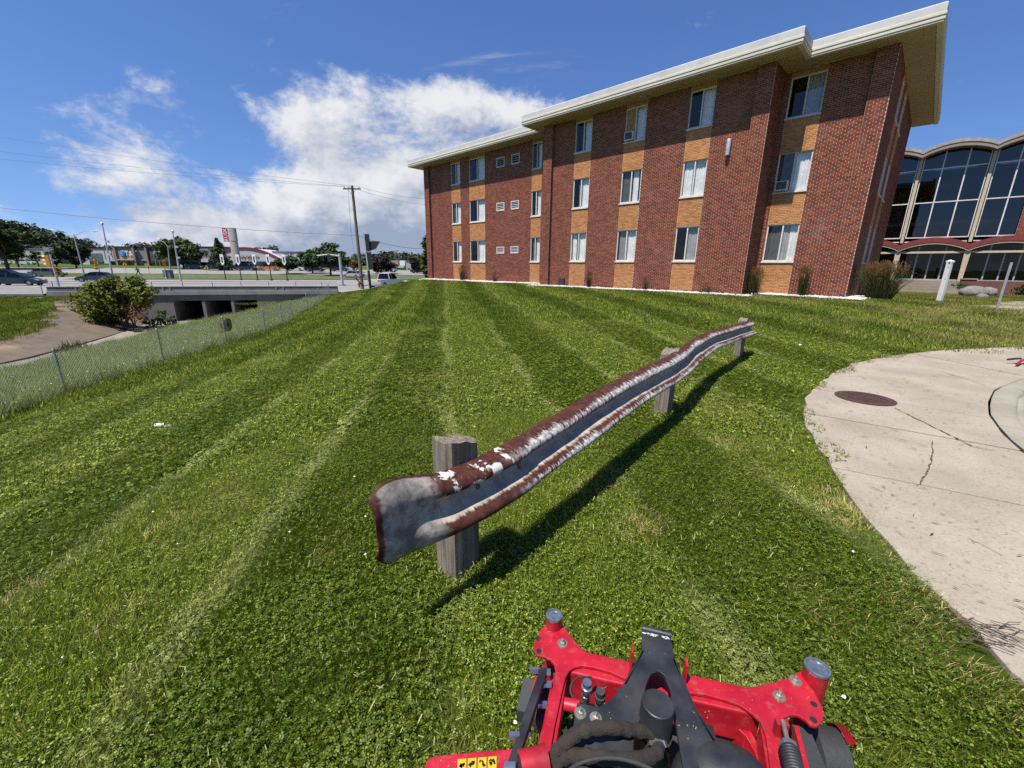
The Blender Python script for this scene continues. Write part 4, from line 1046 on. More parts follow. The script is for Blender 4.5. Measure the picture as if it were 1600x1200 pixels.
def make_guardrail():
    A = Vector((-0.28, 1.99, 0)); C = Vector((4.48, 8.08, 0)); dr = (C - A).normalized(); n = Vector((dr.y, -dr.x, 0))
    root = thing('guardrail', 'battered steel guardrail on three wooden posts with flaking rust red and white paint', 'guardrail', (A.x, A.y, -1.65))
    loc = Vector(root.location)
    ss = [-0.62, -0.5, -0.2, 0.25, 0.8, 1.2, 1.6, 2.1, 2.9, 3.4, 4.2, 5.2, 6.4, 7.9]
    zc = [-1.05, -1.055, -1.09, -1.10, -1.07, -1.05, -1.035, -1.025, -1.03, -1.03, -1.01, -1.015, -1.05, -1.09]
    lat = [0.11, 0.115, 0.125, 0.13, 0.13, 0.125, 0.12, 0.12, 0.125, 0.11, 0.04, 0.0, 0.04, 0.11]
    bot = [0, 0, 0.0, 0, 0.015, 0.05, 0.025, 0.0, 0.0, 0.01, 0.04, 0.01, 0, 0]
    def ip(a, s):
        i = np.searchsorted(ss, s) - 1; i = int(np.clip(i, 0, len(ss) - 2)); f = (s - ss[i]) / (ss[i + 1] - ss[i]); f = max(0.0, min(1.0, f)); f = f * f * (3 - 2 * f) * 0.35 + f * 0.65
        return a[i] + (a[i + 1] - a[i]) * f
    # W profile: (outward, height) from lower lip to upper lip
    half = [(-0.012, 0.0), (-0.010, 0.022), (0.012, 0.040), (0.045, 0.058), (0.066, 0.070), (0.074, 0.084), (0.076, 0.098), (0.073, 0.112), (0.062, 0.126), (0.040, 0.138), (0.016, 0.148), (0.0, 0.154), (-0.012, 0.157)]
    prof = [(d, -z) for d, z in half[::-1]] + half[1:]
    prof = [(d * 1.02, z) for d, z in prof]
    npf = len(prof)
    def strip(name, s0, s1, extra, step=0.06, terminal=False):
        k = max(2, int((s1 - s0) / step)); vs = []; uv = []; back = []
        for i in range(k + 1):
            s = s0 + (s1 - s0) * i / k
            base = A + dr * s; z = ip(zc, s); la = ip(lat, s) + extra; bd = ip(bot, s)
            amp = 1.0; hs = 0.84; fl = 0.0
            if terminal:
                e = max(0.0, min(1.0, (-s - 0.04) / 0.42)); e = e * e * (3 - 2 * e); amp = 1 - 0.90 * e; hs = 0.84 + 0.40 * e
                q = max(0.0, (-s - 0.49) / 0.085)
                if q > 0: hs *= max(0.62, math.sqrt(max(0, 1 - 0.55 * q * q)))
                fl = -0.02 * e * e
            wig = 0.002 * math.sin(s * 9.0) + 0.0015 * math.sin(s * 23 + 1)
            for j, (d, zz) in enumerate(prof):
                dd = d * amp + la + fl + wig - zz * (0.34 * (1 - 0.9 * e) if terminal else 0.34); z_ = zz * hs
                if terminal: dd += (0.02 * (1 - amp)) * (1 - (zz / 0.157) ** 2) - 0.02 * (1 - amp) * abs(zz / 0.157) ** 4
                if zz < 0: z_ = zz * hs * (1 - bd * 3.0); dd += bd * 0.7 * (-zz / 0.157)
                p = base + n * dd; vs.append(Vector((p.x, p.y, z + z_)))
                uv.append((s, j / (npf - 1)))
            for j, (d, zz) in enumerate(prof):
                p = vs[i * 2 * npf + j] - n * 0.006 - Vector((0, 0, 0.003 * (1 if zz > 0 else -1))); vs.append(p); uv.append((s, j / (npf - 1)))
        q = 2 * npf; fs = []
        for i in range(k):
            for j in range(npf - 1):
                fs.append((i * q + j, (i + 1) * q + j, (i + 1) * q + j + 1, i * q + j + 1))
                fs.append((i * q + npf + j, i * q + npf + j + 1, (i + 1) * q + npf + j + 1, (i + 1) * q + npf + j))
            fs.append((i * q, i * q + npf, (i + 1) * q + npf, (i + 1) * q)); fs.append((i * q + npf - 1, (i + 1) * q + npf - 1, (i + 1) * q + 2 * npf - 1, i * q + 2 * npf - 1))
        for i in (0, k):
            for j in range(npf - 1):
                f = (i * q + j, i * q + j + 1, i * q + npf + j + 1, i * q + npf + j); fs.append(f if i == 0 else f[::-1])
        b = B(); b.add(vs, fs); me = b.mesh(name, M_RAIL, loc, smooth=50)
        ul = me.uv_layers.new(name='rail')
        for lp in me.loops: ul.data[lp.index].uv = uv[lp.vertex_index]
        return link(name, me, root)
    t = strip('end_terminal', -0.575, 0.42, 0.007, 0.012, True)
    r1 = strip('rail_beam', 0.12, 3.5, 0.0); r2 = strip('rail_beam', 3.22, 7.86, -0.007)
    def boltat(s, zz, par, d=0.03, r=0.016):
        zz *= 0.84; p = A + dr * s + n * (ip(lat, s) + d - zz * 0.34); b = B(); b.tube([Vector((p.x, p.y, ip(zc, s) + zz)) - n * 0.02, Vector((p.x, p.y, ip(zc, s) + zz)) + n * 0.004, Vector((p.x, p.y, ip(zc, s) + zz)) + n * 0.010], [r, r, r * 0.5], 12)
        b.build('bolt', M_RUST, par, loc, smooth=50)
    for s_, z_, d_ in ((0.02, 0.0, -0.006), (0.30, 0.098, 0.078), (0.06, 0.108, 0.074), (0.36, 0.0, -0.002), (0.36, -0.03, 0.0), (0.15, -0.1, 0.076)): boltat(s_, z_, t, d_)
    for s_, z_ in ((3.3, 0.0), (3.42, 0.03), (3.42, -0.03)): boltat(s_, z_, r1, -0.008)
    boltat(7.7, 0.0, r2, -0.008)
    for (s, ztop, wn, wd, lean, dz) in ((0.0, -0.86, 0.155, 0.19, 0.0, 0.02), (3.36, -0.90, 0.16, 0.20, 0.02, 0.03), (7.62, -0.91, 0.15, 0.20, -0.01, 0.02)):
        r = random.Random(int(s * 10) + 3); base = A + dr * s - n * 0.015
        bb = B(); lv = []; ns = 7; nz = 8
        # an irregular squared timber: ring of points, several levels, broken top
        ring = []
        for (a, b_) in ((-1, -1), (1, -1), (1, 1), (-1, 1)): ring.append((a, b_))
        full = []
        for i in range(4):
            p, q = ring[i], ring[(i + 1) % 4]
            for k in range(4): full.append((p[0] + (q[0] - p[0]) * k / 4, p[1] + (q[1] - p[1]) * k / 4))
        m = len(full); vs = []; fs = []
        jit = [(r.uniform(-.0025, .0025), r.uniform(-.0025, .0025)) for _ in full]
        for iz in range(nz + 1):
            f = iz / nz; z = -1.80 + (ztop + 1.80) * f
            for k, (a, b_) in enumerate(full):
                cr = 0.93 if abs(a) == 1 and abs(b_) == 1 else 1.0
                zz = z + (r.uniform(-0.012, 0.012) - 0.05 * a * (0.4 if s == 0 else -0.5)) * (1 if iz == nz else 0)
                tw = 1.0 + 0.03 * (1 - f)
                p = base + dr * (a * wd / 2 * cr * tw + jit[k][0] + lean * f) + n * (b_ * wn / 2 * cr * tw + jit[k][1])
                vs.append((p.x, p.y, zz))
        for iz in range(nz):
            for k in range(m): fs.append((iz * m + k, iz * m + (k + 1) % m, (iz + 1) * m + (k + 1) % m, (iz + 1) * m + k))
        c0 = len(vs); tp = base + dr * lean; vs.append((tp.x, tp.y, ztop + 0.006))
        for k in range(m): fs.append((nz * m + k, nz * m + (k + 1) % m, c0))
        if n.cross(dr).z < 0: pass
        bb.add(vs, [f[::-1] for f in fs]); bb.build('post', M_POST, root, loc)
make_guardrail()

# ------------------------------------------------------------------ chain link fence
M_GALV = simple('galvanised_steel', (0.27, 0.285, 0.29), 0.5, 0.6, 0.15, 8)
M_WIRE = simple('fence_wire', (0.25, 0.26, 0.265), 0.5, 0.55, 0.1, 8)
def make_fence(pts, hgt, label, name='chain_link_fence', wire=0.0019, dia=0.085, post_r=0.030):
    root = thing(name, label, 'fence', pts[3 if len(pts) > 4 else 0]); loc = Vector(root.location)
    for p in pts:
        b = B(); b.cyl((p[0], p[1], p[2] - 0.25), (p[0], p[1], p[2] + hgt + 0.04), post_r, 10); b.lathe((p[0], p[1], p[2] + hgt + 0.04), [(post_r * 1.15, 0), (post_r * 1.1, 0.03), (post_r * 0.5, 0.055)], 10)
        b.build('post', M_GALV, root, loc, smooth=40)
    for p, q in zip(pts[:-1], pts[1:]):
        P_, Q = Vector(p), Vector(q); L = (Q - P_).length; k = int(L / dia); b = B(); side = (Q - P_).cross(Vector((0, 0, 1))).normalized() * 0.036
        def at(s, z): return P_ + (Q - P_) * (s / L) + Vector((0, 0, z)) + side
        hh = hgt - 0.04
        for d in (-1, 1):
            for i in range(-int(hh / dia) - 1, k + int(hh / dia) + 1):
                s0 = i * dia; z0 = 0.03; s1 = s0 + d * hh; z1 = 0.03 + hh
                # clip to the bay
                pa = []
                for (s, z, so, zo) in ((s0, z0, s1, z1), (s1, z1, s0, z0)):
                    if s < 0: f = (0 - s) / (so - s) if so != s else 2; s, z = 0, z + (zo - z) * f
                    elif s > L: f = (L - s) / (so - s); s, z = L, z + (zo - z) * f
                    pa.append((s, z))
                if not (0.02 <= pa[0][1] <= hh + 0.04 and 0.02 <= pa[1][1] <= hh + 0.04) or abs(pa[0][1] - pa[1][1]) < 0.02: continue
                if min(s0, s1) > L or max(s0, s1) < 0: continue
                off = side * (0.04 * d)
                b.tube([at(*pa[0]) + off, at(*pa[1]) + off], wire, 3, False)
        b.tube([at(0, 0.05), at(L, 0.05)], wire * 1.2, 4, False); b.tube([at(0, hgt - 0.02), at(L, hgt - 0.02)], wire * 1.6, 4, False)
        o = b.build('chain_link_mesh', M_WIRE, root, loc); o['kind'] = 'stuff'
    return root
make_fence(FENCE, 1.19, 'chain link fence with galvanised posts running along the bottom of the mown slope')
# ------------------------------------------------------------------ channel, culvert bridge, roads
def resn(pl, n):
    out = []
    for i in range(n):
        t = i / (n - 1); x, y = resample(pl, t)
        L = [0.0]
        for a, b in zip(pl[:-1], pl[1:]): L.append(L[-1] + math.hypot(b[0] - a[0], b[1] - a[1]))
        out.append((x, y, float(np.interp(t * L[-1], L, [p[2] for p in pl]))))
    return out
def make_channel():
    n = 9
    top = resn([(p[0] - .55, p[1], p[2] + .05) for p in TOP], n); toe = resn(TOE, n)
    fl = B(); lip = resn(LIP, n)
    for i in range(n - 1):
        fl.quad((toe[i][0] - .4, toe[i][1], -5.29), (lip[i][0] + 1.5, lip[i][1], -5.29), (lip[i + 1][0] + 1.5, lip[i + 1][1], -5.29), (toe[i + 1][0] - .4, toe[i + 1][1], -5.29))
    fl.quad((toe[-1][0] - .4, toe[-1][1], -5.29), (lip[-1][0] + 1.5, lip[-1][1], -5.29), tuple(RD(19.6, 13, -5.25)), tuple(RD(4.6, 13, -5.25)))
    root = fl.build('channel', M_SILT); root['kind'] = 'structure'
    g = 0.012
    for i in range(n - 1):
        for k in range(2):
            f0, f1 = k / 2, (k + 1) / 2
            def pt(j, f): a = Vector(toe[j]); c = Vector(top[j]); return a + (c - a) * f
            a, b, c, d = pt(i, f0), pt(i + 1, f0), pt(i + 1, f1), pt(i, f1)
            m = (a + b + c + d) / 4
            q = [p + (m - p).normalized() * g for p in (a, b, c, d)]
            s = B(); s.extrude([p + Vector((0, 0, -0.06)) for p in q], (0, 0, 0.10 + rng.uniform(-.01, .01))); s.build('lining_slab', M_CHAN, root)
    # near side: kerb along the lip and the steep wall below it
    for i in range(n - 1):
        a, b = Vector(lip[i]), Vector(lip[i + 1]); o = Vector((-0.45, 0, 0))
        s = B(); s.add([a, b, b + o, a + o, a + Vector((-1.6, 0, -1.06)), b + Vector((-1.6, 0, -1.06)), a - Vector((0, 0, .3)), b - Vector((0, 0, .3))], [(0, 3, 2, 1), (3, 4, 5, 2), (0, 1, 7, 6)])
        s.build('lip_slab', M_KERB, root)
    # rubble and stones on the silt
    r = random.Random(3)
    for k in range(26):
        t = r.uniform(0.1, 0.75); a = resample([p[:2] for p in lip], t); x = a[0] - r.uniform(1.6, 4.2); y = a[1]; s = r.uniform(0.10, 0.3)
        b = B(); ico(b, (x, y, -5.25 + s * 0.25), (s, s * r.uniform(.6, 1), s * r.uniform(.4, .7)), r); o = b.build('stone', M_BOULDER, root)
def ico(b, c, rad, r, jit=0.22, sub=1):
    bm = bmesh.new(); bmesh.ops.create_icosphere(bm, subdivisions=sub, radius=1)
    vs = []
    for v in bm.verts:
        k = 1 + r.uniform(-jit, jit); vs.append((c[0] + v.co.x * rad[0] * k, c[1] + v.co.y * rad[1] * k, c[2] + v.co.z * rad[2] * k))
    b.add(vs, [tuple(v.index for v in f.verts) for f in bm.faces]); bm.free()
M_BOULDER = simple('boulder_stone', (0.15, 0.135, 0.12), 0.85, var=0.25, nscale=4, bump=0.5, bscale=15)

def a_at(px, py=468):
    q = ray(px, py); k = BR_L.dot(BN) / q.dot(BN); p = q * k; return (p - BR_L).dot(BD), p.z
def make_bridge():
    zt = -2.06
    root = thing('culvert_bridge', 'grey stained concrete culvert bridge with three dark openings over the channel', 'bridge', RD(10, 0, -5.3), math.atan2(BD.y, BD.x))
    L0, L1 = -1.0, 22.5
    op = [(a_at(270)[0], a_at(314.5)[0]), (a_at(319.5)[0], a_at(360)[0]), (a_at(364.5)[0], a_at(401)[0])]
    ztop = -3.38; zf = -5.3
    Lc = lambda a: a - 10; z_ = lambda z: z + 5.3
    f = B()
    xs = sorted({L0, L1} | {v for o in op for v in o})
    for a, b in zip(xs[:-1], xs[1:]):
        if any(abs(a - o[0]) < 1e-6 for o in op): f.bx(Lc(a), Lc(b), 0.0, 0.55, z_(ztop), z_(-2.86))
        else: f.bx(Lc(a), Lc(b), 0.0, 0.55, z_(-5.9), z_(-2.86))
    f.build('face_wall', M_BRIDGE, root)
    c = B()
    edges = [op[0][0], op[0][1], op[1][0], op[1][1], op[2][0], op[2][1]]
    for (a, b) in ((op[0][0] - 0.4, op[0][0]), (op[0][1], op[1][0]), (op[1][1], op[2][0]), (op[2][1], op[2][1] + 0.4)):
        c.bx(Lc(a) + .004, Lc(b) - .004, 0.56, 24, z_(-5.9), z_(ztop + 0.3))
    c.bx(Lc(op[0][0]) - 1, Lc(op[2][1]) + 1, 0.56, 24, z_(ztop + 0.02), z_(ztop + 0.28))
    c.bx(Lc(op[0][0]) - 1, Lc(op[2][1]) + 1, 23.5, 24.2, z_(-5.9), z_(ztop + 0.2))
    c.build('barrel', M_BRIDGE, root)
    l = B(); l.bx(Lc(L0), Lc(L1), -0.16, 0.55, z_(-2.858), z_(-2.46)); l.build('ledge', M_LEDGE, root, bevel=0.02)
    p = B(); n = 4
    for i in range(n):
        a = L0 + (L1 - L0) * i / n; b = L0 + (L1 - L0) * (i + 1) / n; q = B(); q.bx(Lc(a) + .01, Lc(b) - .01, 0.02, 0.34, z_(-2.457), z_(zt - .07)); q.build('parapet', M_BRIDGE, root)
        q = B(); q.bx(Lc(a) + .01, Lc(b) - .01, -0.02, 0.38, z_(zt - .067), z_(zt)); q.build('coping', M_LEDGE, root, bevel=0.01)
    for px in (123, 258, 269, 434, 445):
        a = a_at(px)[0]; q = B(); q.bx(Lc(a) - .05, Lc(a) + .05, -0.05, 0.017, z_(-2.50), z_(zt - 0.08)); q.build('bracket', M_GALV, root)
    # thin steel hand rail on top of the parapet
    hr = None
    for i in range(10):
        a = L0 + 0.4 + i * 2.4; q = B(); q.bx(Lc(a) - .02, Lc(a) + .02, 0.16, 0.2, z_(zt), z_(zt + 0.42)); q.build('rail_post', M_STEELD, root)
    for zz in (0.22, 0.41):
        q = B(); q.cyl((Lc(L0), 0.18, z_(zt + zz)), (Lc(L1), 0.18, z_(zt + zz)), 0.02, 6); q.build('hand_rail', M_STEELD, root)
M_STEELD = simple('dark_steel', (0.05, 0.05, 0.052), 0.6, 0.4)

def strip_sheet(name, a0, a1, b0, b1, na, nb, dz, mat, kerb=0.0, parent=None):
    s = B(); A_ = np.linspace(a0, a1, na + 1); Bb = np.linspace(b0, b1, nb + 1); vs = []
    pts = [RD(a, b) for b in Bb for a in A_]
    z = T(np.array([p.x for p in pts]), np.array([p.y for p in pts])) + dz
    vs = [(p.x, p.y, float(k)) for p, k in zip(pts, z)]; w = na + 1
    s.add(vs, [(j * w + i, j * w + i + 1, (j + 1) * w + i + 1, (j + 1) * w + i) for j in range(nb) for i in range(na)])
    if kerb:
        for i in range(na): s.add([vs[i], vs[i + 1], Vector(vs[i + 1]) - Vector((0, 0, kerb)), Vector(vs[i]) - Vector((0, 0, kerb))], [(0, 3, 2, 1)])
        o = nb * w
        for i in range(na): s.add([vs[o + i], vs[o + i + 1], Vector(vs[o + i + 1]) - Vector((0, 0, kerb)), Vector(vs[o + i]) - Vector((0, 0, kerb))], [(0, 1, 2, 3)])
    o = s.build(name, mat, parent)
    if parent is None: o['kind'] = 'structure'
    return o
M_PAINT = simple('road_paint', (0.42, 0.42, 0.40), 0.7, dirt=((0.2, 0.2, 0.19), 0.6, 2.0))
M_VERGE = simple('verge_grass', (0.055, 0.075, 0.016), 0.95, var=0.4, nscale=0.8, bump=0.5, bscale=6, dirt=((0.11, 0.095, 0.035), 0.8, 0.35))
def make_roads():
    strip_sheet('road', -130, 70, 1.9, 41, 70, 12, 0.05, M_ROADC)
    strip_sheet('pavement', -130, -1.2, -0.2, 1.85, 40, 1, 0.15, M_LEDGE, 0.3)
    strip_sheet('pavement', 22.6, 60, 0.2, 1.85, 16, 1, 0.12, M_KERB, 0.3)
    strip_sheet('pavement', -1.2, 22.6, 0.62, 1.85, 12, 1, 0.14, M_LEDGE, 0.3)
    strip_sheet('median', -130, -48, 33, 36.5, 30, 1, 0.16, M_VERGE, 0.2)
    strip_sheet('verge', -22, 80, 42, 60, 36, 5, 0.12, M_VERGE, 0.2)
    strip_sheet('verge', -150, -52, 50, 60, 30, 3, 0.12, M_VERGE, 0.2)
    strip_sheet('road', -150, -23, 40.9, 49.5, 30, 3, 0.045, M_ROADC)
    strip_sheet('parking_lot', -150, 90, 62, 88, 60, 6, 0.05, M_ROADC)
    for i in range(18):
        strip_sheet('lane_line', -116 + i * 9, -113 + i * 9, 10.0, 10.15, 2, 1, 0.065, M_PAINT)
        strip_sheet('lane_line', -116 + i * 9, -113 + i * 9, 28.0, 28.15, 2, 1, 0.065, M_PAINT)
M_WHITE = simple('white_paint', (0.62, 0.62, 0.6), 0.5)
make_channel(); make_bridge(); make_roads()

def hit(px, py, rmax=400):
    """where the ray through a picture point meets the ground"""
    q = ray(px, py); q = q / math.hypot(q.x, q.y); t = np.geomspace(2, rmax, 2500)
    z = T(q.x * t, q.y * t); k = np.nonzero(q.z * t < z)[0]
    i = k[0] if len(k) else len(t) - 1
    return Vector((q.x * t[i], q.y * t[i], float(z[i])))
def base(px, Y, py=420):
    p = atY(px, py, Y); return Vector((p.x, p.y, T1(p.x, p.y)))
def topz(px, py, Y): return atY(px, py, Y).z

# ------------------------------------------------------------------ trees
def leaf_mat(name, c0, c1, c2, trans=0.25):
    m, nt, b = newmat(name); h = NT(nt)
    c = h.ramp(h.island(), [(0, c0), (0.6, c1), (1, c2)])
    n = h.noise(h.pos(), 0.6, 3); c = h.mix(h.rng(n, 0.35, 0.65, 0.0, 0.5), c, tuple(k * 0.6 for k in c0))
    nt.links.new(c, b.inputs['Base Color']); b.inputs['Roughness'].default_value = 0.6; b.inputs['Specular IOR Level'].default_value = 0.2
    t = h.nd('ShaderNodeBsdfTranslucent'); nt.links.new(c, t.inputs[0]); ms = h.nd('ShaderNodeMixShader'); ms.inputs[0].default_value = trans
    nt.links.new(b.outputs[0], ms.inputs[1]); nt.links.new(t.outputs[0], ms.inputs[2]); nt.links.new(ms.outputs[0], nt.nodes['Material Output'].inputs[0])
    return m
L_DARK = leaf_mat('leaf_dark', (0.014, 0.030, 0.009), (0.030, 0.056, 0.014), (0.058, 0.084, 0.022))
L_MID = leaf_mat('leaf_mid', (0.022, 0.046, 0.009), (0.046, 0.078, 0.015), (0.085, 0.115, 0.026))
L_YEL = leaf_mat('leaf_yellow_green', (0.060, 0.076, 0.006), (0.120, 0.140, 0.010), (0.21, 0.22, 0.024))
L_GOLD = leaf_mat('leaf_gold', (0.09, 0.07, 0.01), (0.14, 0.11, 0.018), (0.2, 0.15, 0.03))
L_MAROON = leaf_mat('leaf_maroon', (0.014, 0.008, 0.010), (0.026, 0.014, 0.015), (0.045, 0.024, 0.022))
L_BROWN = leaf_mat('leaf_brown', (0.12, 0.055, 0.02), (0.18, 0.085, 0.03), (0.24, 0.12, 0.05))
L_FAR = leaf_mat('leaf_far', (0.022, 0.034, 0.018), (0.032, 0.048, 0.024), (0.046, 0.060, 0.030), 0.1)
M_BARK = wood_mat('bark', (0.09, 0.07, 0.055))
def leaf_crown(b, clusters, n_per, leaf, r):
    for (c, rad) in clusters:
        for i in range(n_per):
            v = Vector((r.gauss(0, 1), r.gauss(0, 1), r.gauss(0, 1))); v.normalize(); v *= r.random() ** 0.45
            p = Vector((c[0] + v.x * rad[0], c[1] + v.y * rad[1], c[2] + v.z * rad[2])); s = leaf * r.uniform(0.6, 1.3)
            n = Vector((v.x + r.gauss(0, .5), v.y + r.gauss(0, .5), abs(v.z) + 0.4 + r.gauss(0, .4))).normalized(); u = n.orthogonal().normalized(); t = r.uniform(0, 6.28); w = n.cross(u)
            u, w = u * math.cos(t) + w * math.sin(t), w * math.cos(t) - u * math.sin(t)
            b.add([p - u * s, p - w * s * 0.55 + n * s * .1, p + u * s, p + w * s * 0.55 + n * s * .1], [(0, 1, 2, 3)])
def tree(name, label, loc, H, rx, mat, seed, trunk=0.25, nclu=26, n_per=60, leaf=0.35, crown_lo=0.25, shape='round', group='trees beyond the road', ry=None, cat='tree'):
    r = random.Random(seed); ry = ry or rx
    root = thing(name, label, cat, (loc[0], loc[1], loc[2] - 0.1), 0, group)
    zc = H * (crown_lo + 1) / 2; rz = H * (1 - crown_lo) / 2
    tr = B(); lean = Vector((r.uniform(-.04, .04) * H, r.uniform(-.04, .04) * H, 0)); tr.tube([(0, 0, 0), lean * 0.3 + Vector((0, 0, H * crown_lo)), lean + Vector((0, 0, H * 0.7))], [H * 0.028 + 0.04, H * 0.02 + 0.03, 0.03], 7)
    for k in range(6):
        t = r.uniform(0, 6.28); z0 = H * (crown_lo * r.uniform(0.8, 1.3)); tr.tube([lean * .3 + Vector((0, 0, z0)), Vector((math.cos(t) * rx * .35, math.sin(t) * ry * .35, z0 + rz * .5)), Vector((math.cos(t) * rx * .75, math.sin(t) * ry * .75, z0 + rz * .9))], [H * 0.011 + .02, H * 0.008 + .015, 0.015], 5)
    tr.build('trunk', M_BARK, root, smooth=60)
    cl = []
    for k in range(nclu):
        if shape == 'cone':
            f = (k + 0.5) / nclu; z = H * (crown_lo + (1 - crown_lo) * f); q = rx * (1 - f) ** 0.85 + 0.12; t = r.uniform(0, 6.28); d = q * r.uniform(0.2, 0.7)
            cl.append(((math.cos(t) * d, math.sin(t) * d, z), (q * .62 + .15, q * .62 + .15, H / nclu * 2.2)))
        else:
            v = Vector((r.gauss(0, 1), r.gauss(0, 1), r.gauss(0, 1))).normalized() * (0.45 + 0.38 * r.random())
            if shape == 'dome' and v.z < 0: v.z *= 0.6
            q = r.uniform(0.24, 0.42); cl.append(((v.x * rx, v.y * ry, zc + v.z * rz), (rx * q, ry * q, rz * q * 0.85)))
    cb = B(); leaf_crown(cb, cl, n_per, leaf, r); cb.build('crown', mat, root)
    return root
# ------------------------------------------------------------------ trees, bushes
def tr_px(name, label, px0, px1, pytop, Y, mat, seed, **k):
    xc = (px0 + px1) / 2; b = base(xc, Y); w = abs(atY(px1, 400, Y).x - atY(px0, 400, Y).x); H = topz(xc, pytop, Y) - b.z
    return tree(name, label, b, H, w / 2, mat, seed, **k)
tr_px('shade_tree', 'large spreading dark green tree with a leaning trunk, cut by the picture edge', -45, 70, 338, 95, L_DARK, 1, nclu=44, n_per=85, leaf=0.5, crown_lo=0.30)
tr_px('shade_tree', 'small dark round tree tucked under the large spreading tree', 12, 48, 382, 105, L_DARK, 2, nclu=16, n_per=60, leaf=0.4)
tr_px('young_tree', 'thin young tree with a pale trunk in front of the pale store wall', 51, 73, 392, 112, L_MID, 3, nclu=12, n_per=40, leaf=0.3, crown_lo=0.35)
tr_px('shade_tree', 'low dark green tree beside the blue store sign', 79, 101, 392, 112, L_DARK, 4, nclu=14, n_per=55, leaf=0.38, crown_lo=0.12)
tr_px('shade_tree', 'dense dark tree standing behind the twin arm street light', 94, 146, 372, 105, L_DARK, 5, nclu=26, n_per=80, leaf=0.42, crown_lo=0.10)
tr_px('shade_tree', 'big round green tree between the tan store and the conifer', 252, 322, 370, 112, L_MID, 6, nclu=44, n_per=90, leaf=0.45, crown_lo=0.12, shape='dome')
tr_px('conifer_tree', 'dark pointed conifer beside the cream sign tower', 325, 368, 374, 108, L_DARK, 7, nclu=26, n_per=70, leaf=0.35, crown_lo=0.06, shape='cone')
tr_px('street_tree', 'bushy tree behind the banner pole in front of the white arched store', 424, 474, 397, 100, L_MID, 8, nclu=26, n_per=70, leaf=0.36, crown_lo=0.22)
tr_px('street_tree', 'medium green tree left of the taller tree by the mast arm signal', 468, 508, 388, 104, L_MID, 9, nclu=24, n_per=70, leaf=0.38, crown_lo=0.2)
tr_px('street_tree', 'taller green tree just left of the mast arm signal pole', 492, 540, 378, 96, L_MID, 10, nclu=30, n_per=80, leaf=0.38, crown_lo=0.26)
tr_px('small_tree', 'yellow green small tree just left of the utility pole', 543, 566, 405, 112, L_GOLD, 11, nclu=14, n_per=50, leaf=0.35, crown_lo=0.1)
tr_px('plum_tree', 'dark maroon tree just right of the utility pole', 572, 618, 398, 108, L_MAROON, 12, nclu=26, n_per=75, leaf=0.38, crown_lo=0.08)
tr_px('plum_tree', 'dark maroon tree next to the corner of the apartment block', 640, 662, 402, 115, L_MAROON, 13, nclu=16, n_per=60, leaf=0.4, crown_lo=0.1)
tr_px('shade_tree', 'tall green tree half hidden by the corner of the apartment block', 651, 690, 362, 62, L_MID, 14, nclu=34, n_per=70, leaf=0.36, crown_lo=0.15)
tr_px('shade_tree', 'dark green tree behind the mast arm signal pole', 520, 548, 396, 125, L_DARK, 15, nclu=18, n_per=60, leaf=0.45, crown_lo=0.1)
# the wooded skyline: one mass nobody could count
def treeline():
    r = random.Random(77); b = B(); cl = []
    segs = [(-30, 60, 366, 190), (60, 112, 362, 180), (100, 150, 374, 190), (150, 262, 384, 220), (215, 262, 380, 200), (262, 430, 396, 220), (405, 432, 386, 200), (430, 480, 400, 220), (470, 560, 402, 200), (560, 690, 396, 230), (600, 650, 392, 250), (560, 680, 406, 200), (690, 760, 400, 220), (1380, 1700, 400, 150)]
    for (a, c, top, Y) in segs:
        n = int((c - a) / 5) + 2
        for i in range(n):
            px = a + (c - a) * (i + r.random()) / n; p = base(px, Y + r.uniform(-12, 12)); h = topz(px, top + r.uniform(0, 9), Y) - p.z
            h = max(h, 2.0); rad = Y * 0.016
            for k in range(3): cl.append(((p.x + r.uniform(-2, 2), p.y + r.uniform(-2, 2), p.z + h * (0.25 + 0.28 * k)), (rad * 1.3, rad * 1.3, h * 0.3)))
    leaf_crown(b, cl, 46, 1.0, r)
    o = b.build('woods', L_FAR); tag(o, 'low wooded skyline far behind the stores', 'woods', None, 'stuff')
treeline()
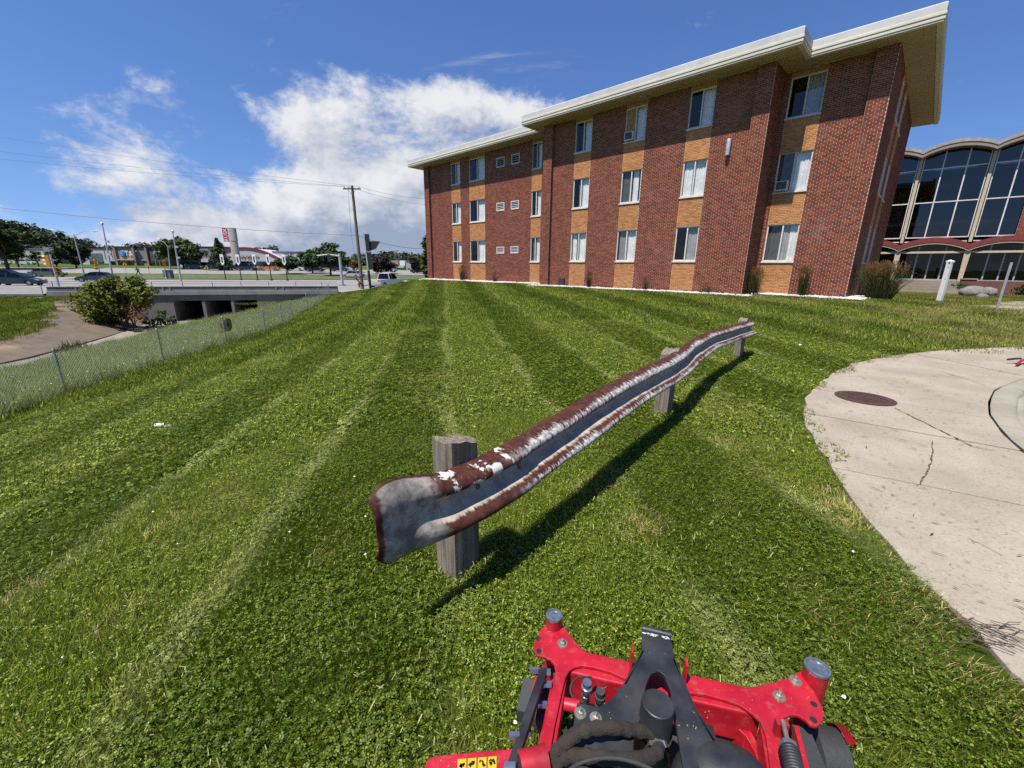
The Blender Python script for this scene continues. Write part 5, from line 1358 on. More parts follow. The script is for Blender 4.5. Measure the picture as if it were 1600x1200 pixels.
# bush growing out of the channel slope in front of the bridge
def bush():
    r = random.Random(5); Y = 34.0
    b0 = base(180, Y); p = Vector((b0.x, Y, -4.6))
    root = thing('bush', 'large yellow green bush growing on the channel slope in front of the bridge', 'bush', p)
    def pos(px, py, Y_): q = atY(px, py, Y_); return (q.x - p.x, q.y - p.y, q.z - p.z)
    st = B()
    for k in range(9):
        q = Vector(pos(r.uniform(140, 225), r.uniform(452, 490), Y + r.uniform(-1, 1.5))); st.tube([(r.uniform(-.5, .5), r.uniform(-.3, .3), -0.5), q * 0.5 + Vector((0, 0, .3)), q], [0.06, 0.04, 0.015], 5)
    st.build('stem', M_BARK, root)
    cl = []
    spots = [(150, 448), (165, 446), (185, 450), (205, 447), (220, 452), (140, 458), (130, 468), (158, 462), (178, 466), (198, 462), (215, 464), (145, 478), (165, 480), (185, 478), (205, 476), (222, 470), (138, 488), (160, 492), (180, 495), (200, 490), (150, 498), (172, 505), (128, 478), (172, 440), (212, 440), (226, 458)]
    for (px, py) in spots:
        c = pos(px, py, Y + r.uniform(-1.2, 1.2)); q = r.uniform(0.65, 1.05); cl.append((c, (q, q, q * 0.75)))
    b = B(); leaf_crown(b, cl, 260, 0.14, r); b.build('crown', L_YEL, root)
    cl = [(pos(px, py, Y - 0.4 + r.uniform(-.5, .5)), (0.55, .55, .4)) for px, py in ((205, 480), (216, 478), (224, 484), (213, 492), (228, 476), (220, 498))]
    b = B(); leaf_crown(b, cl, 80, 0.10, r); o = b.build('dead_foliage', L_BROWN, root); o['label'] = 'brown dying leaves low on the bush'
    r2 = thing('shrub', 'small dark green shrub at the foot of the bridge wall', 'shrub', (atY(250, 500, 36).x, 36, -5.2))
    b = B(); q0 = Vector(r2.location); cl = [((atY(px, py, 36 + r.uniform(-.5, .5)) - q0), (0.55, .55, .5)) for px, py in ((235, 505), (248, 500), (260, 503), (252, 490), (270, 503), (240, 512))]
    leaf_crown(b, cl, 90, 0.13, r); b.build('crown', L_DARK, r2); s = B(); s.tube([(0, 0, -.1), (0.1, 0, .9)], [.05, .02], 5); s.build('stem', M_BARK, r2)
bush()
def weed_clump(px, py, z, w, h, label, mat, seed):
    r = random.Random(seed); p = atZ(px, py, z); root = thing('weed_clump', label, 'weed', p)
    b = B()
    for i in range(90):
        a = r.uniform(0, 6.28); q = w * math.sqrt(r.random()); x, y = q * math.cos(a), q * math.sin(a) * .6; hh = h * r.uniform(.4, 1); dx, dy = r.uniform(-.2, .2), r.uniform(-.2, .2); s = 0.03
        b.add([(x - s, y, 0), (x + s, y, 0), (x + dx, y + dy, hh)], [(0, 1, 2)])
    b.build('leaves', mat, root)
weed_clump(118, 545, -5.25, 0.8, 0.7, 'dark green weed clump in the silt of the channel', L_DARK, 1)
weed_clump(104, 550, -5.25, 0.6, 0.5, 'paler weed clump beside the dark one in the silt of the channel', L_MID, 2)
weed_clump(216, 519, -5.1, 0.35, 0.4, 'small lone tuft on the concrete slope of the channel', L_MID, 3)

# ------------------------------------------------------------------ utility pole and wires
M_POLE = wood_mat('utility_pole_wood', (0.14, 0.12, 0.105))
M_BLK = simple('black_paint', (0.012, 0.012, 0.013), 0.5)
def upole():
    b = atY(567, 458, 48); t = atY(550, 290, 48); bz = T1(b.x, b.y)
    root = thing('utility_pole', 'tall weathered wooden utility pole with a crossarm', 'utility pole', (b.x, b.y, bz - 0.3)); L0 = Vector(root.location)
    p = B(); p.tube([(b.x, b.y, bz - .3), ((b.x + t.x) / 2, (b.y + t.y) / 2, (bz + t.z) / 2), (t.x, t.y, t.z)], [0.20, 0.165, 0.13], 12); p.build('pole', M_POLE, root, L0, smooth=60)
    c = Vector((t.x, t.y - 0.18, t.z - 0.35)); ax = Vector((0.62, 0.75, 0.12)).normalized()
    a = B(); a.extrude([c + ax * s + Vector((0, 0, z)) for s, z in ((-1.0, -.06), (1.0, -.06), (1.0, .06), (-1.0, .06))], (0.09, -0.07, 0)); a.build('crossarm', M_POLE, root, L0)
    ins = []
    for s in (-0.85, -0.35, 0.85):
        q = c + ax * s + Vector((0.04, -.03, 0.06)); i = B(); i.lathe((q.x, q.y, q.z), [(0.02, 0), (0.02, .05), (0.055, .06), (0.05, .12), (0.025, .15)], 8); i.build('insulator', M_STEELD, root, L0, smooth=40); ins.append(q + Vector((0, 0, .15)))
    for s in (-0.5, 0.5): q = B(); q.cyl(c + ax * s, Vector((t.x, t.y - .1, t.z - .95)), 0.02, 5); q.build('brace', M_STEELD, root, L0)
    def wire(label, pts, r=0.011):
        k = []; n = len(pts)
        w = B(); w.tube(pts, r, 4); m = Vector(pts[0]); o = w.build('overhead_wire', M_BLK, None, m); o.location = m; tag(o, label, 'wire', 'wires strung to the utility pole')
    def cat(p, q, sag, n=24): return [Vector(p).lerp(Vector(q), i / n) - Vector((0, 0, sag * 4 * (i / n) * (1 - i / n))) for i in range(n + 1)]
    lows = atY(558, 368, 48)
    for i, (py, lb) in enumerate(((204, 'topmost overhead wire sagging to the utility pole crossarm'), (229, 'middle overhead wire sagging to the utility pole crossarm'), (242, 'lower overhead wire sagging to the utility pole crossarm'))):
        e = atY(-60, py, 47); wire(lb, cat(e, ins[2 - i], 0.25))
    wire('low thick communication cable sagging to the utility pole', cat(atY(-60, 318, 44), lows, 0.35), 0.02)
    for i, (py, lb) in enumerate(((310, 'upper wire running from the utility pole towards the brick building'), (322, 'second wire running from the utility pole towards the brick building'))):
        wire(lb, cat(ins[2 - i], atY(690, py, 62), 0.4))
    wire('low cable running from the utility pole towards the brick building', cat(lows, atY(680, 388, 60), 0.5), 0.02)
    g = B(); gp = [atY(549, 310, 47.6), atY(550, 340, 47.6), atY(552, 375, 47.6), atY(556, 410, 47.7)]; wv = B(); wv.tube([Vector((t.x - .35, t.y - .3, t.z - .5)), Vector((t.x - .42, t.y - .3, t.z - 5)), Vector((b.x - .45, b.y - .25, bz + 3.2))], 0.012, 4); wv.build('ground_wire', M_BLK, root, L0)
upole()

# ------------------------------------------------------------------ street furniture
M_GREYP = simple('grey_paint', (0.36, 0.37, 0.375), 0.45, 0.3)
M_SIGY = simple('signal_yellow', (0.50, 0.22, 0.02), 0.5, dirt=((0.2, 0.08, 0.01), 0.4, 6))
M_LENS = simple('signal_lens', (0.02, 0.02, 0.02), 0.3)
M_GREENS = simple('sign_green', (0.0, 0.10, 0.055), 0.5)
M_SIGNY = simple('sign_yellow_orange', (0.55, 0.27, 0.01), 0.5)
def pole_px(px0, py0, px1, py1, Y, r0=0.11, r1=0.06, root=None, mat=None):
    a = atY(px1, py1, Y); a.z = min(a.z, T1(a.x, a.y)); t = atY(px0, py0, Y); return a, t
def lamp(label, top, bot, Y, arms, H=None):
    a, t = pole_px(*top, *bot, Y); root = thing('street_light', label, 'street light', a, 0, 'street lights at the junction'); L0 = Vector(root.location)
    p = B(); p.tube([a, t], [0.13, 0.07], 8); p.build('pole', M_GREYP, root, L0, smooth=50)
    for (ex, ey) in arms:
        e = atY(ex, ey, Y); q = B(); m = t.lerp(e, .5) + Vector((0, 0, 0.25)); q.tube([t - Vector((0, 0, .3)), m, e], 0.045, 6); ao = q.build('arm', M_GREYP, root, L0, smooth=50)
        d = (e - t).normalized(); h = B(); h.tube([e - d * .1, e + d * .25, e + d * .65, e + d * .75], [0.05, .11, .10, .03], 8); h.build('lamp_head', M_GREYP, ao, L0, smooth=50)
    return root
lamp('grey street light with two long curved arms', (115, 366), (132, 431), 80, [(84, 360), (146, 362)])
lamp('street light with one short curved arm beside the big round tree', (262, 384), (266, 424), 90, [(251, 376)])
def mast(label, top, bot, Y, collar=True):
    a, t = pole_px(*top, *bot, Y); root = thing('tall_pole', label, 'pole', a, 0, 'tall poles at the junction'); L0 = Vector(root.location)
    p = B(); p.tube([a, t], [0.15, 0.07], 8); p.build('pole', M_GREYP, root, L0, smooth=50)
    c = B(); c.lathe((t.x, t.y, t.z), [(0.05, 0), (0.16, .1), (.18, .3), (.05, .45)], 8); c.build('cap', M_GREYP, root, L0)
    for f in (0.5, 0.72): q = a.lerp(t, f); c = B(); c.box((q.x + .25, q.y, q.z), (0.4, .25, .3)); c.build('box', M_GREYP, root, L0)
    return root
mast('tall bare pole with a reddish top rising above the white store', (160, 352), (178, 441), 66)
mast('tall bare pole in front of the big round tree', (270, 364), (283, 440), 70)
def head(root, L0, p, yaw, s=1.0, mat=None, n=3):
    ca, sa = math.cos(yaw), math.sin(yaw); f = Vector((ca, sa, 0)); r_ = Vector((-sa, ca, 0))
    b = B(); b.box((p.x, p.y, p.z), (0.26 * s, 0.36 * s, 0.36 * n * s), yaw); h = b.build('signal_head', mat or M_SIGY, root, L0)
    for i in range(n):
        z = p.z + (i - (n - 1) / 2) * 0.35 * s; c = Vector((p.x, p.y, z)) + f * 0.135 * s
        l = B(); l.tube([c, c + f * .02], 0.13 * s, 10); l.build('lens', M_LENS, h, L0)
        v = B(); pts = [c + r_ * math.cos(t) * .15 * s + Vector((0, 0, math.sin(t) * .15 * s)) for t in np.linspace(-.2, math.pi + .2, 7)]; 
        for q0, q1 in zip(pts[:-1], pts[1:]): v.add([q0, q1, q1 + f * .22 * s, q0 + f * .22 * s], [(0, 1, 2, 3)]); v.add([q0 * 1.0 + Vector((0, 0, .01)), q1 + Vector((0, 0, .01)), q1 + f * .22 * s + Vector((0, 0, .01)), q0 + f * .22 * s + Vector((0, 0, .01))], [(3, 2, 1, 0)])
        v.build('visor', mat or M_SIGY, h, L0)
def signal(label, top, bot, Y, heads, signs=()):
    a, t = pole_px(*top, *bot, Y); root = thing('traffic_signal', label, 'traffic signal', a, 0, 'traffic signals at the junction'); L0 = Vector(root.location)
    p = B(); p.tube([a, t], [0.10, 0.07], 8); p.lathe((a.x, a.y, a.z), [(0.2, 0), (0.2, .15), (.12, .3)], 8); p.build('pole', M_GREYP, root, L0, smooth=50)
    for (px, py, yaw, n) in heads: head(root, L0, atY(px, py, Y), yaw, 1.0, None, n)
    for (px, py, w, hgt, m) in signs: q = atY(px, py, Y - .2); s = B(); s.box((q.x, q.y, q.z), (w, .03, hgt)); s.build('street_name_sign', m, root, L0)
signal('leaning traffic signal pole with orange heads beside the bridge parapet end', (78, 397), (93, 450), 41, [(76, 408, R(200), 3), (92, 424, R(-60), 2)])
signal('yellow traffic signal with green street name signs above the bush', (152, 404), (157, 436), 74, [(150, 411, R(-110), 3), (150, 419.5, R(-110), 1)], [(150, 402, 1.2, .25, M_GREENS), (167, 413, 1.3, .25, M_GREENS)])
signal('traffic signal with a single yellow head beside the grey utility cabinet', (255, 406), (260, 436), 76, [(256.5, 411, R(-80), 3)])
def crossing_sign(label, px, py, pb, Y):
    a, t = pole_px(px, py, px + 2, pb, Y); root = thing('warning_sign', label, 'sign', a, 0, 'diamond warning signs along the far verge'); L0 = Vector(root.location)
    p = B(); p.cyl(a, t + Vector((0, 0, .4)), .03, 6); p.build('post', M_GREYP, root, L0); d = B(); s = 0.42; d.extrude([t + Vector((s, -.05, 0)), t + Vector((0, -.05, s)), t + Vector((-s, -.05, 0)), t + Vector((0, -.05, -s))], (0, .02, 0)); d.build('panel', M_SIGNY, root, L0)
    b = B(); b.box((t.x, t.y - .062, t.z), (0.22, .01, .5)); b.build('symbol', M_BLK, root, L0)
crossing_sign('orange diamond warning sign under the blue globe store sign', 195, 413, 428, 84)
crossing_sign('orange diamond warning sign in front of the dark store front', 232, 417, 430, 84)
crossing_sign('orange diamond warning sign in front of the parked vehicles by the conifer', 322.5, 419, 432, 84)
def mast_arm():
    Y = 60; a, t = pole_px(530, 396, 535.5, 447, Y); root = thing('mast_arm_signal', 'grey mast arm signal pole reaching out over the road', 'traffic signal', a); L0 = Vector(root.location)
    p = B(); p.tube([a, t], [.20, .16], 10); p.build('pole', M_GREYP, root, L0, smooth=50); e = atY(495, 399.5, Y - 1); q = B(); q.tube([t - Vector((0, 0, .35)), t.lerp(e, .5), e], [.13, .10, .07], 8); arm = q.build('arm', M_GREYP, root, L0, smooth=50)
    for px, py in ((503, 401), (514, 402)): head(root, L0, atY(px, py + 1, Y - .6), R(90), 0.9, M_BLK)
    c = B(); c.box((a.x, a.y, a.z + .1), (.7, .7, .2)); c.build('footing', M_LEDGE, root, L0)
mast_arm()
def near_signal():
    Y = 43; a, t = pole_px(569, 366, 579.5, 455, Y); root = thing('pedestrian_signal_pole', 'pale metal pole with black signal heads just right of the wooden pole', 'traffic signal', a); L0 = Vector(root.location)
    m = a.lerp(t, 0.36); p = B(); p.tube([m, t], [.10, .09], 8); p.build('upper_pole', M_GREYP, root, L0, smooth=50)
    p = B(); p.tube([a, m + Vector((0, 0, .05))], [.13, .13], 8); p.build('lower_pole', M_BLK, root, L0, smooth=50)
    for k, f in enumerate((0.93, 0.78, 0.62, 0.47)): q = a.lerp(t, f) + Vector((.28, 0, 0)); b = B(); b.box((q.x, q.y, q.z), (.28, .34, .8)); h = b.build('signal_head', M_BLK, root, L0)
    q = a.lerp(t, 0.80) + Vector((.75, 0, .1)); b = B(); b.extrude([q + Vector((-.4, 0, .35)), q + Vector((.55, 0, .35)), q + Vector((.1, 0, -.35)), q + Vector((-.4, 0, -.5))], (0, .5, 0)); b.build('visor', M_BLK, root, L0)
    # mailbox-like black bench sign left of it
    b = B(); q = atY(553, 433, Y); b.box((q.x, q.y, q.z), (1.5, .6, .18)); b.build('side_sign', simple('brown_board', (0.10, 0.075, 0.065), .7), root, L0); b = B(); e = atY(567, 447, Y); b.cyl((q.x + .1, q.y, q.z), e, .06, 6); b.cyl((e.x, e.y, e.z), a.lerp(t, .12), .05, 6); b.build('strut', M_BLK, root, L0)
near_signal()
def small():
    p = base(561.5, 52); p = hit(561.5, 450); root = thing('fire_hydrant', 'small red fire hydrant left of the wooden utility pole', 'hydrant', p); b = B(); b.lathe((0, 0, 0), [(.16, 0), (.16, .06), (.10, .08), (.11, .5), (.15, .52), (.13, .62), (.05, .70)], 12); b.build('barrel', simple('hydrant_red', (.30, .015, .012), .5), root, smooth=40)
    for s in (-1, 1): c = B(); c.cyl((s * .08, 0, .42), (s * .19, 0, .42), .06, 8); c.build('outlet', simple('hydrant_red_cap', (.28, .02, .015), .5), root)
    p = hit(264.5, 436); root = thing('utility_cabinet', 'grey metal utility cabinet on the verge by the signal', 'cabinet', p); b = B(); b.box((0, 0, .75), (1.3, .8, 1.5)); b.build('body', simple('cabinet_grey', (.13, .14, .145), .5, .3), root, bevel=.02); c = B(); c.box((0, -.41, .75), (.56, .02, 1.3)); c.location = 0; c.build('door', simple('cabinet_door', (.12, .13, .135), .5, .3), root); c = B(); c.box((0, 0, 1.53), (1.36, .86, .06)); c.build('lid', M_GREYP, root)
    p = hit(402, 431); root = thing('dumpster', 'teal dumpster on the lot in front of the white arched store', 'dumpster', Vector((p.x, p.y, p.z))); 
    Yd = 112; p = base(402, Yd); root.location = p; b = B(); b.extrude([(-1.3, -.8, .15), (1.3, -.8, .15), (1.3, -1.0, 1.6), (-1.3, -1.0, 1.6)], (0, 1.8, 0)); b.build('bin', simple('teal_paint', (.02, .15, .14), .5), root); c = B(); c.box((0, -.1, 1.64), (2.65, 1.9, .07), 0, .04); c.build('lid', M_DARK, root)
small()
def banner(label, px, pt, pb, Y):
    a, t = pole_px(px, pt, px + 6.5, pb, Y); root = thing('banner_pole', label, 'banner pole', a, 0, 'row of black poles with white banners'); L0 = Vector(root.location)
    p = B(); p.tube([a, t], [.09, .06], 8); p.lathe((a.x, a.y, a.z), [(.2, 0), (.2, .3), (.1, .45)], 8); p.build('pole', M_BLK, root, L0, smooth=50)
    q = a.lerp(t, .80) + Vector((-.02, -.16, 0)); b = B(); w, h = .30, 0.85
    b.extrude([q + Vector(v) for v in ((-w, 0, h), (w, 0, h), (w, 0, -h * .7), (0, 0, -h * 1.15), (-w, 0, -h * .7))], (0, .03, 0)); bo = b.build('banner', M_WHITE, root, L0)
    s = B(); s.extrude([q + Vector(v) + Vector((0, -.012, 0)) for v in ((-.13, 0, h * .55), (.13, 0, h * .55), (.13, 0, -h * .5), (0, 0, -h * .75), (-.13, 0, -h * .5))], (0, .008, 0)); s.build('emblem', M_STEELD, bo, L0)
for (px, pt, pb, lb) in ((346.5, 397, 439, 'white banner on a black pole in front of the conifer'), (371, 397, 439, 'white banner on a black pole in front of the cream sign tower'), (396.5, 396, 440, 'white banner on a black pole below the red store lettering'), (418, 397, 438, 'white banner on a black pole by the orange van'), (443, 397, 439, 'white banner on a black pole in front of a bushy tree')):
    banner(lb, px, pt, pb, 76)
# roadside railing and low chain link fence left of the bridge
def roadside():
    pts = [];
    for px in range(-60, 96, 26): q = atY(px, 452, 38 + (95 - px) * 0.0); pts.append(q)
    f = [(tuple(RD(a, -1.2))[0], tuple(RD(a, -1.2))[1], T1(*tuple(RD(a, -1.2))[:2])) for a in (-40, -36, -32, -28, -24, -20, -16, -12, -8, -4, -0.6)]
    make_fence(f, 1.0, 'low chain link fence along the road left of the bridge', dia=0.16, wire=0.004)
roadside()
# ------------------------------------------------------------------ stores across the road
def text_obj(txt, size, mat, parent, loc, rot=(math.pi / 2, 0, 0), ext=0.03, name='lettering', align='CENTER'):
    cu = bpy.data.curves.new('txt', 'FONT'); cu.body = txt; cu.size = size; cu.extrude = ext; cu.align_x = align; cu.align_y = 'CENTER'; cu.resolution_u = 3
    o = bpy.data.objects.new('txt', cu); S.collection.objects.link(o)
    dg = bpy.context.evaluated_depsgraph_get(); me = bpy.data.meshes.new_from_object(o.evaluated_get(dg)); bpy.data.objects.remove(o); bpy.data.curves.remove(cu)
    me.materials.clear(); me.materials.append(mat); me.name = name
    q = link(name, me, parent); q.location = loc; q.rotation_euler = rot; return q
M_TANW = simple('tan_wall', (0.30, 0.215, 0.165), .85, var=.08); M_TAND = simple('tan_trim', (0.22, 0.145, 0.105), .85); M_WHITEW = simple('white_wall', (0.36, 0.365, 0.375), .8, var=.06)
M_GREYW = simple('grey_wall', (0.16, 0.165, 0.18), .8); M_BROWNW = simple('brown_wall', (0.060, 0.050, 0.045), .85); M_DKTRIM = simple('dark_trim', (0.022, 0.022, 0.024), .7)
M_SHOP = glass('shop_glass', (0.05, 0.06, 0.07), .10); M_BLUE = simple('globe_blue', (0.01, 0.16, 0.42), .4); M_REDT = simple('red_trim', (0.20, 0.012, 0.018), .5); M_REDL = simple('red_letters', (0.13, 0.008, 0.02), .5)
M_CREAM = simple('cream_panel', (0.34, 0.325, 0.285), .6, var=.06, dirt=((.2, .19, .16), .4, .5)); M_SGLASS = glass('blue_shop_glass', (0.20, 0.28, 0.36), .25); M_BRICKF = simple('far_brick', (0.12, 0.05, 0.04), .9)
def blk(root, px0, px1, ptop, Y, depth, mat, name='wall', pbot=None, fwd=0.0):
    a = atY(px0, 410, Y).x; b = atY(px1, 410, Y).x; xm = (a + b) / 2; zb = T1(xm, Y) - 0.3 if pbot is None else topz((px0 + px1) / 2, pbot, Y); zt = topz((px0 + px1) / 2, ptop, Y)
    L0 = Vector(root.location); q = B(); q.bx(a, b, Y - fwd, Y + depth, zb, zt); return q.build(name, mat, root, L0)
def phone_store():
    Y = 135; p = base(220, Y); root = thing('phone_store', 'strip of stores with a tan block and a dark block both lettered AT&T', 'store', p); L0 = Vector(root.location)
    blk(root, 181, 213, 386.5, Y, 14, M_TANW, 'tan_block'); blk(root, 180, 214.2, 385, Y - .4, 14.4, M_DKTRIM, 'parapet_trim', 386.4); blk(root, 180.8, 184, 387.0, Y - .5, .45, M_TAND, 'pilaster'); blk(root, 209.5, 212.8, 387.0, Y - .5, .45, M_TAND, 'pilaster')
    blk(root, 184.2, 209.3, 405.2, Y - .8, .75, M_CREAM, 'canopy', 406.5); blk(root, 187, 208, 406.6, Y - .1, .05, M_SHOP, 'shop_window', 416)
    for px in (194, 201): blk(root, px, px + .6, 406.6, Y - .2, .05, M_DKTRIM, 'mullion', 416)
    blk(root, 213.2, 222, 388.5, Y + .8, 10, M_WHITEW, 'white_panel'); blk(root, 222.1, 229.5, 388.5, Y + .8, 10, M_GREYW, 'grey_panel'); blk(root, 213.2, 229.5, 387.2, Y + .6, 10.6, M_DKTRIM, 'parapet_trim', 388.4); blk(root, 213.3, 229.4, 405.5, Y + .5, .2, M_CREAM, 'band', 407)
    blk(root, 229.6, 264, 386.5, Y, 14, M_BROWNW, 'dark_block'); blk(root, 228.8, 265, 385, Y - .4, 14.4, M_DKTRIM, 'parapet_trim', 386.4); blk(root, 229.5, 232.5, 387, Y - .5, .45, M_TAND, 'pilaster'); blk(root, 236, 262, 406.5, Y - .1, .05, M_SHOP, 'shop_window', 418)
    for px in (243, 249, 256): blk(root, px, px + .5, 406.6, Y - .2, .05, M_GREYP, 'mullion', 418)
    for (gx, tx, gy, d) in ((191.3, 200.8, 396, 0.15), (243.5, 253.5, 396.5, 0.15)):
        c = atY(gx, gy, Y - .25); b = B(); rr = .95; b.tube([c + Vector((0, .05, 0)), c, c - Vector((0, .12, 0))], [rr, rr, rr * .8], 20); g = b.build('globe_emblem', M_BLUE, root, L0, smooth=30)
        for k in range(3):
            zz = (k - 1) * .42; b = B(); w = math.sqrt(max(.1, rr * rr * .6 - zz * zz)); b.box((c.x - .15, c.y - .16, c.z + zz), (w * .9, .03, .10), 0, 0, .25); b.build('stripe', M_WHITE, g, L0)
        q = atY(tx, gy, Y - .2); text_obj('AT&T', 2.1, M_WHITE, root, q - L0)
    return root
phone_store()
def other_stores():
    Y = 140; p = base(65, Y); root = thing('store', 'low pale store with a blue and white sign behind the young tree', 'store', p); L0 = Vector(root.location)
    blk(root, 20, 72, 389, Y, 15, M_CREAM); blk(root, 18, 72.5, 388, Y - .2, 15.2, M_GREYW, 'parapet_trim', 389); blk(root, 72.6, 95, 386.3, Y - .6, 15, M_GREYW, 'tower'); blk(root, 82, 93, 388, Y - .8, .15, simple('sign_blue', (.01, .06, .2), .5), 'sign_panel', 392); blk(root, 84, 91, 389.2, Y - .9, .08, M_WHITE, 'sign_lettering', 390.8); blk(root, 42, 60, 399, Y - .1, .08, M_GREYW, 'door_panel', 407)
    Y = 138; p = base(160, Y); root = thing('store', 'long white store with blue glass windows left of the tan block', 'store', p)
    blk(root, 128, 180, 388.6, Y, 15, M_WHITEW); blk(root, 127, 179.8, 387.6, Y - .2, 15.2, M_DKTRIM, 'parapet_trim', 388.5)
    for a, b in ((140, 146), (146.6, 154), (154.6, 162)): blk(root, a, b, 396, Y - .1, .08, M_SGLASS, 'window', 404.5); blk(root, a, b, 405.6, Y - .1, .08, M_SGLASS, 'window', 414)
    for px in (166, 172, 177): blk(root, px, px + .5, 389, Y - .12, .1, M_GREYW, 'panel_joint', 405)
    blk(root, 170, 180, 408, Y - .1, .08, M_SHOP, 'shop_window', 415)
    Y = 160; p = base(322, Y); root = thing('warehouse', 'dark grey flat roofed building showing between the round tree and the conifer', 'building', p)
    blk(root, 296, 352, 386, Y, 20, M_GREYW); blk(root, 296, 352, 385, Y - .2, 20, M_DKTRIM, 'parapet_trim', 386); blk(root, 300, 345, 404, Y - .1, .08, M_WHITEW, 'lower_wall', 413)
    # arched office store
    Y = 138; p = base(385, Y); root = thing('office_store', 'white store with a red edged arched front lettered OFFICE DEPOT', 'store', p); L0 = Vector(root.location)
    cx = atY(383, 400, Y).x; hw = atY(441, 400, Y).x - cx; zt = topz(383, 387.5, Y); ze = topz(441, 408.5, Y); zb = p.z - .3
    arch = [(cx + hw * s, ze + (zt - ze) * (1 - s * s)) for s in np.linspace(-1, 1, 25)]
    b = B(); b.extrude([(x, Y, z) for x, z in [(cx - hw, zb)] + arch + [(cx + hw, zb)]][::-1], (0, 12, 0)); b.build('front_wall', M_WHITEW, root, L0)
    b = B()
    for (q0, q1) in zip(arch[:-1], arch[1:]): b.add([(q0[0], Y - .25, q0[1] - .2), (q1[0], Y - .25, q1[1] - .2), (q1[0], Y - .25, q1[1] + .28), (q0[0], Y - .25, q0[1] + .28), (q0[0], Y + .4, q0[1] + .28), (q1[0], Y + .4, q1[1] + .28), (q0[0], Y, q0[1] - .2), (q1[0], Y, q1[1] - .2)], [(0, 1, 2, 3), (3, 2, 5, 4), (1, 0, 6, 7)])
    b.build('arch_trim', M_REDT, root, L0)
    blk(root, 345, 436, 408.5, Y - .15, .1, M_SHOP, 'shop_window', 417.5)
    for px in (352, 376, 384, 392, 400, 408, 416, 425): blk(root, px, px + .5, 408.5, Y - .25, .08, M_GREYP, 'mullion', 417.5)
    blk(root, 340, 441, 406.8, Y - .6, .5, M_CREAM, 'canopy', 408.4)
    text_obj('OFFICE DEPOT', 1.25, M_REDL, root, atY(384, 402, Y - .2) - L0, ext=.06)
    for px in (385, 398): blk(root, px, px + 1.6, 411.5, Y - .3, .05, M_SIGNY, 'poster', 414)
    Y = 142; p = base(446, Y); root = thing('store', 'grey block shaped store with faded blue lettering right of the arched store', 'store', p); L0 = Vector(root.location)
    blk(root, 423, 468.5, 393.5, Y, 16, M_WHITEW); blk(root, 422.5, 469, 392.6, Y - .2, 16.2, M_GREYW, 'parapet_trim', 393.4); blk(root, 421.5, 427.5, 391.5, Y - .3, .25, M_WHITE, 'sign_box', 396); text_obj('OS', 3.0, simple('faded_blue', (.10, .13, .22), .6), root, atY(449, 399, Y - .2) - L0)
    p = base(473, Y); root = thing('store', 'low brown brick store end behind the roadside trees', 'store', p); blk(root, 469.2, 500, 397.5, Y + 3, 12, M_BRICKF); blk(root, 469, 500.5, 396.5, Y + 2.8, 12.4, M_DKTRIM, 'parapet_trim', 397.4)
    # sign tower
    Y = 112; p = base(372, Y); zt = topz(364, 357, Y); root = thing('sign_tower', 'tall cream sign tower with a red vertical sign on its side', 'sign tower', p); L0 = Vector(root.location)
    zc = topz(366, 377, Y); a = atY(362.5, 357, Y).x; wd = (atY(369.5, 360, Y).x - atY(356.5, 360, Y).x) / 2; zl = topz(374, 414, Y)
    def drum(z0, z1, r, nm, m):
        q = B(); n = 20; pr = [(r * math.cos(t), r * .62 * math.sin(t)) for t in np.linspace(0, 2 * math.pi, n, endpoint=False)]
        q.prism([(p.x + x, Y + y) for x, y in pr], z0, z1); return q.build(nm, m, root, L0, smooth=40)
    drum(zl, zc - .05, wd * .93, 'shaft', M_CREAM); drum(zc, zt, wd, 'upper_drum', M_CREAM); drum(zl - .15, zl, wd * 1.1, 'base_ring', M_DKTRIM); drum(zt, zt + .1, wd * 1.03, 'cap', M_GREYW)
    for s in (-.6, .6): q = B(); q.cyl((p.x + s * wd, Y, p.z - .3), (p.x + s * wd, Y, zl), .22, 8); q.build('leg', M_CREAM, root, L0)
    q = B(); sx = p.x - wd - .55; z0 = topz(357, 377.5, Y); q.bx(sx - .75, sx + .55, Y - .2, Y + .2, z0, zt + .05); sg = q.build('sign_box', simple('sign_red', (.30, .02, .04), .45), root, L0)
    text_obj('RUSK', 1.3, M_WHITE, root, Vector((sx - .02, Y - .23, (z0 + zt) / 2)) - L0, (math.pi / 2, -math.pi / 2, 0), .02)
    # right of the pole
    Y = 140; p = base(626, Y); root = thing('restaurant', 'small pale restaurant with green awnings beyond the junction', 'building', p); L0 = Vector(root.location)
    blk(root, 611, 646, 410.5, Y, 12, M_CREAM); blk(root, 611, 622.5, 407, Y - .3, 2, M_TANW, 'gable'); blk(root, 624.5, 632.5, 407, Y - .3, 2, M_WHITE, 'gable')
    for a, b in ((616, 622.5), (623.5, 632.5)): 
        x0 = atY(a, 415, Y).x; x1 = atY(b, 415, Y).x; za = topz(620, 414.5, Y); zb_ = topz(620, 418.5, Y); q = B(); q.add([(x0, Y - .35, za), (x1, Y - .35, za), (x1, Y - 1.6, zb_), (x0, Y - 1.6, zb_), (x0, Y - .35, zb_), (x1, Y - .35, zb_)], [(0, 3, 2, 1), (0, 4, 3), (1, 2, 5), (3, 4, 5, 2)]); q.build('awning', simple('awning_green', (.05, .16, .09), .7), root, L0)
    for px in (615, 620, 626, 631, 637): blk(root, px, px + 2.4, 419, Y - .05, .04, M_SHOP, 'shop_window', 425)
other_stores()

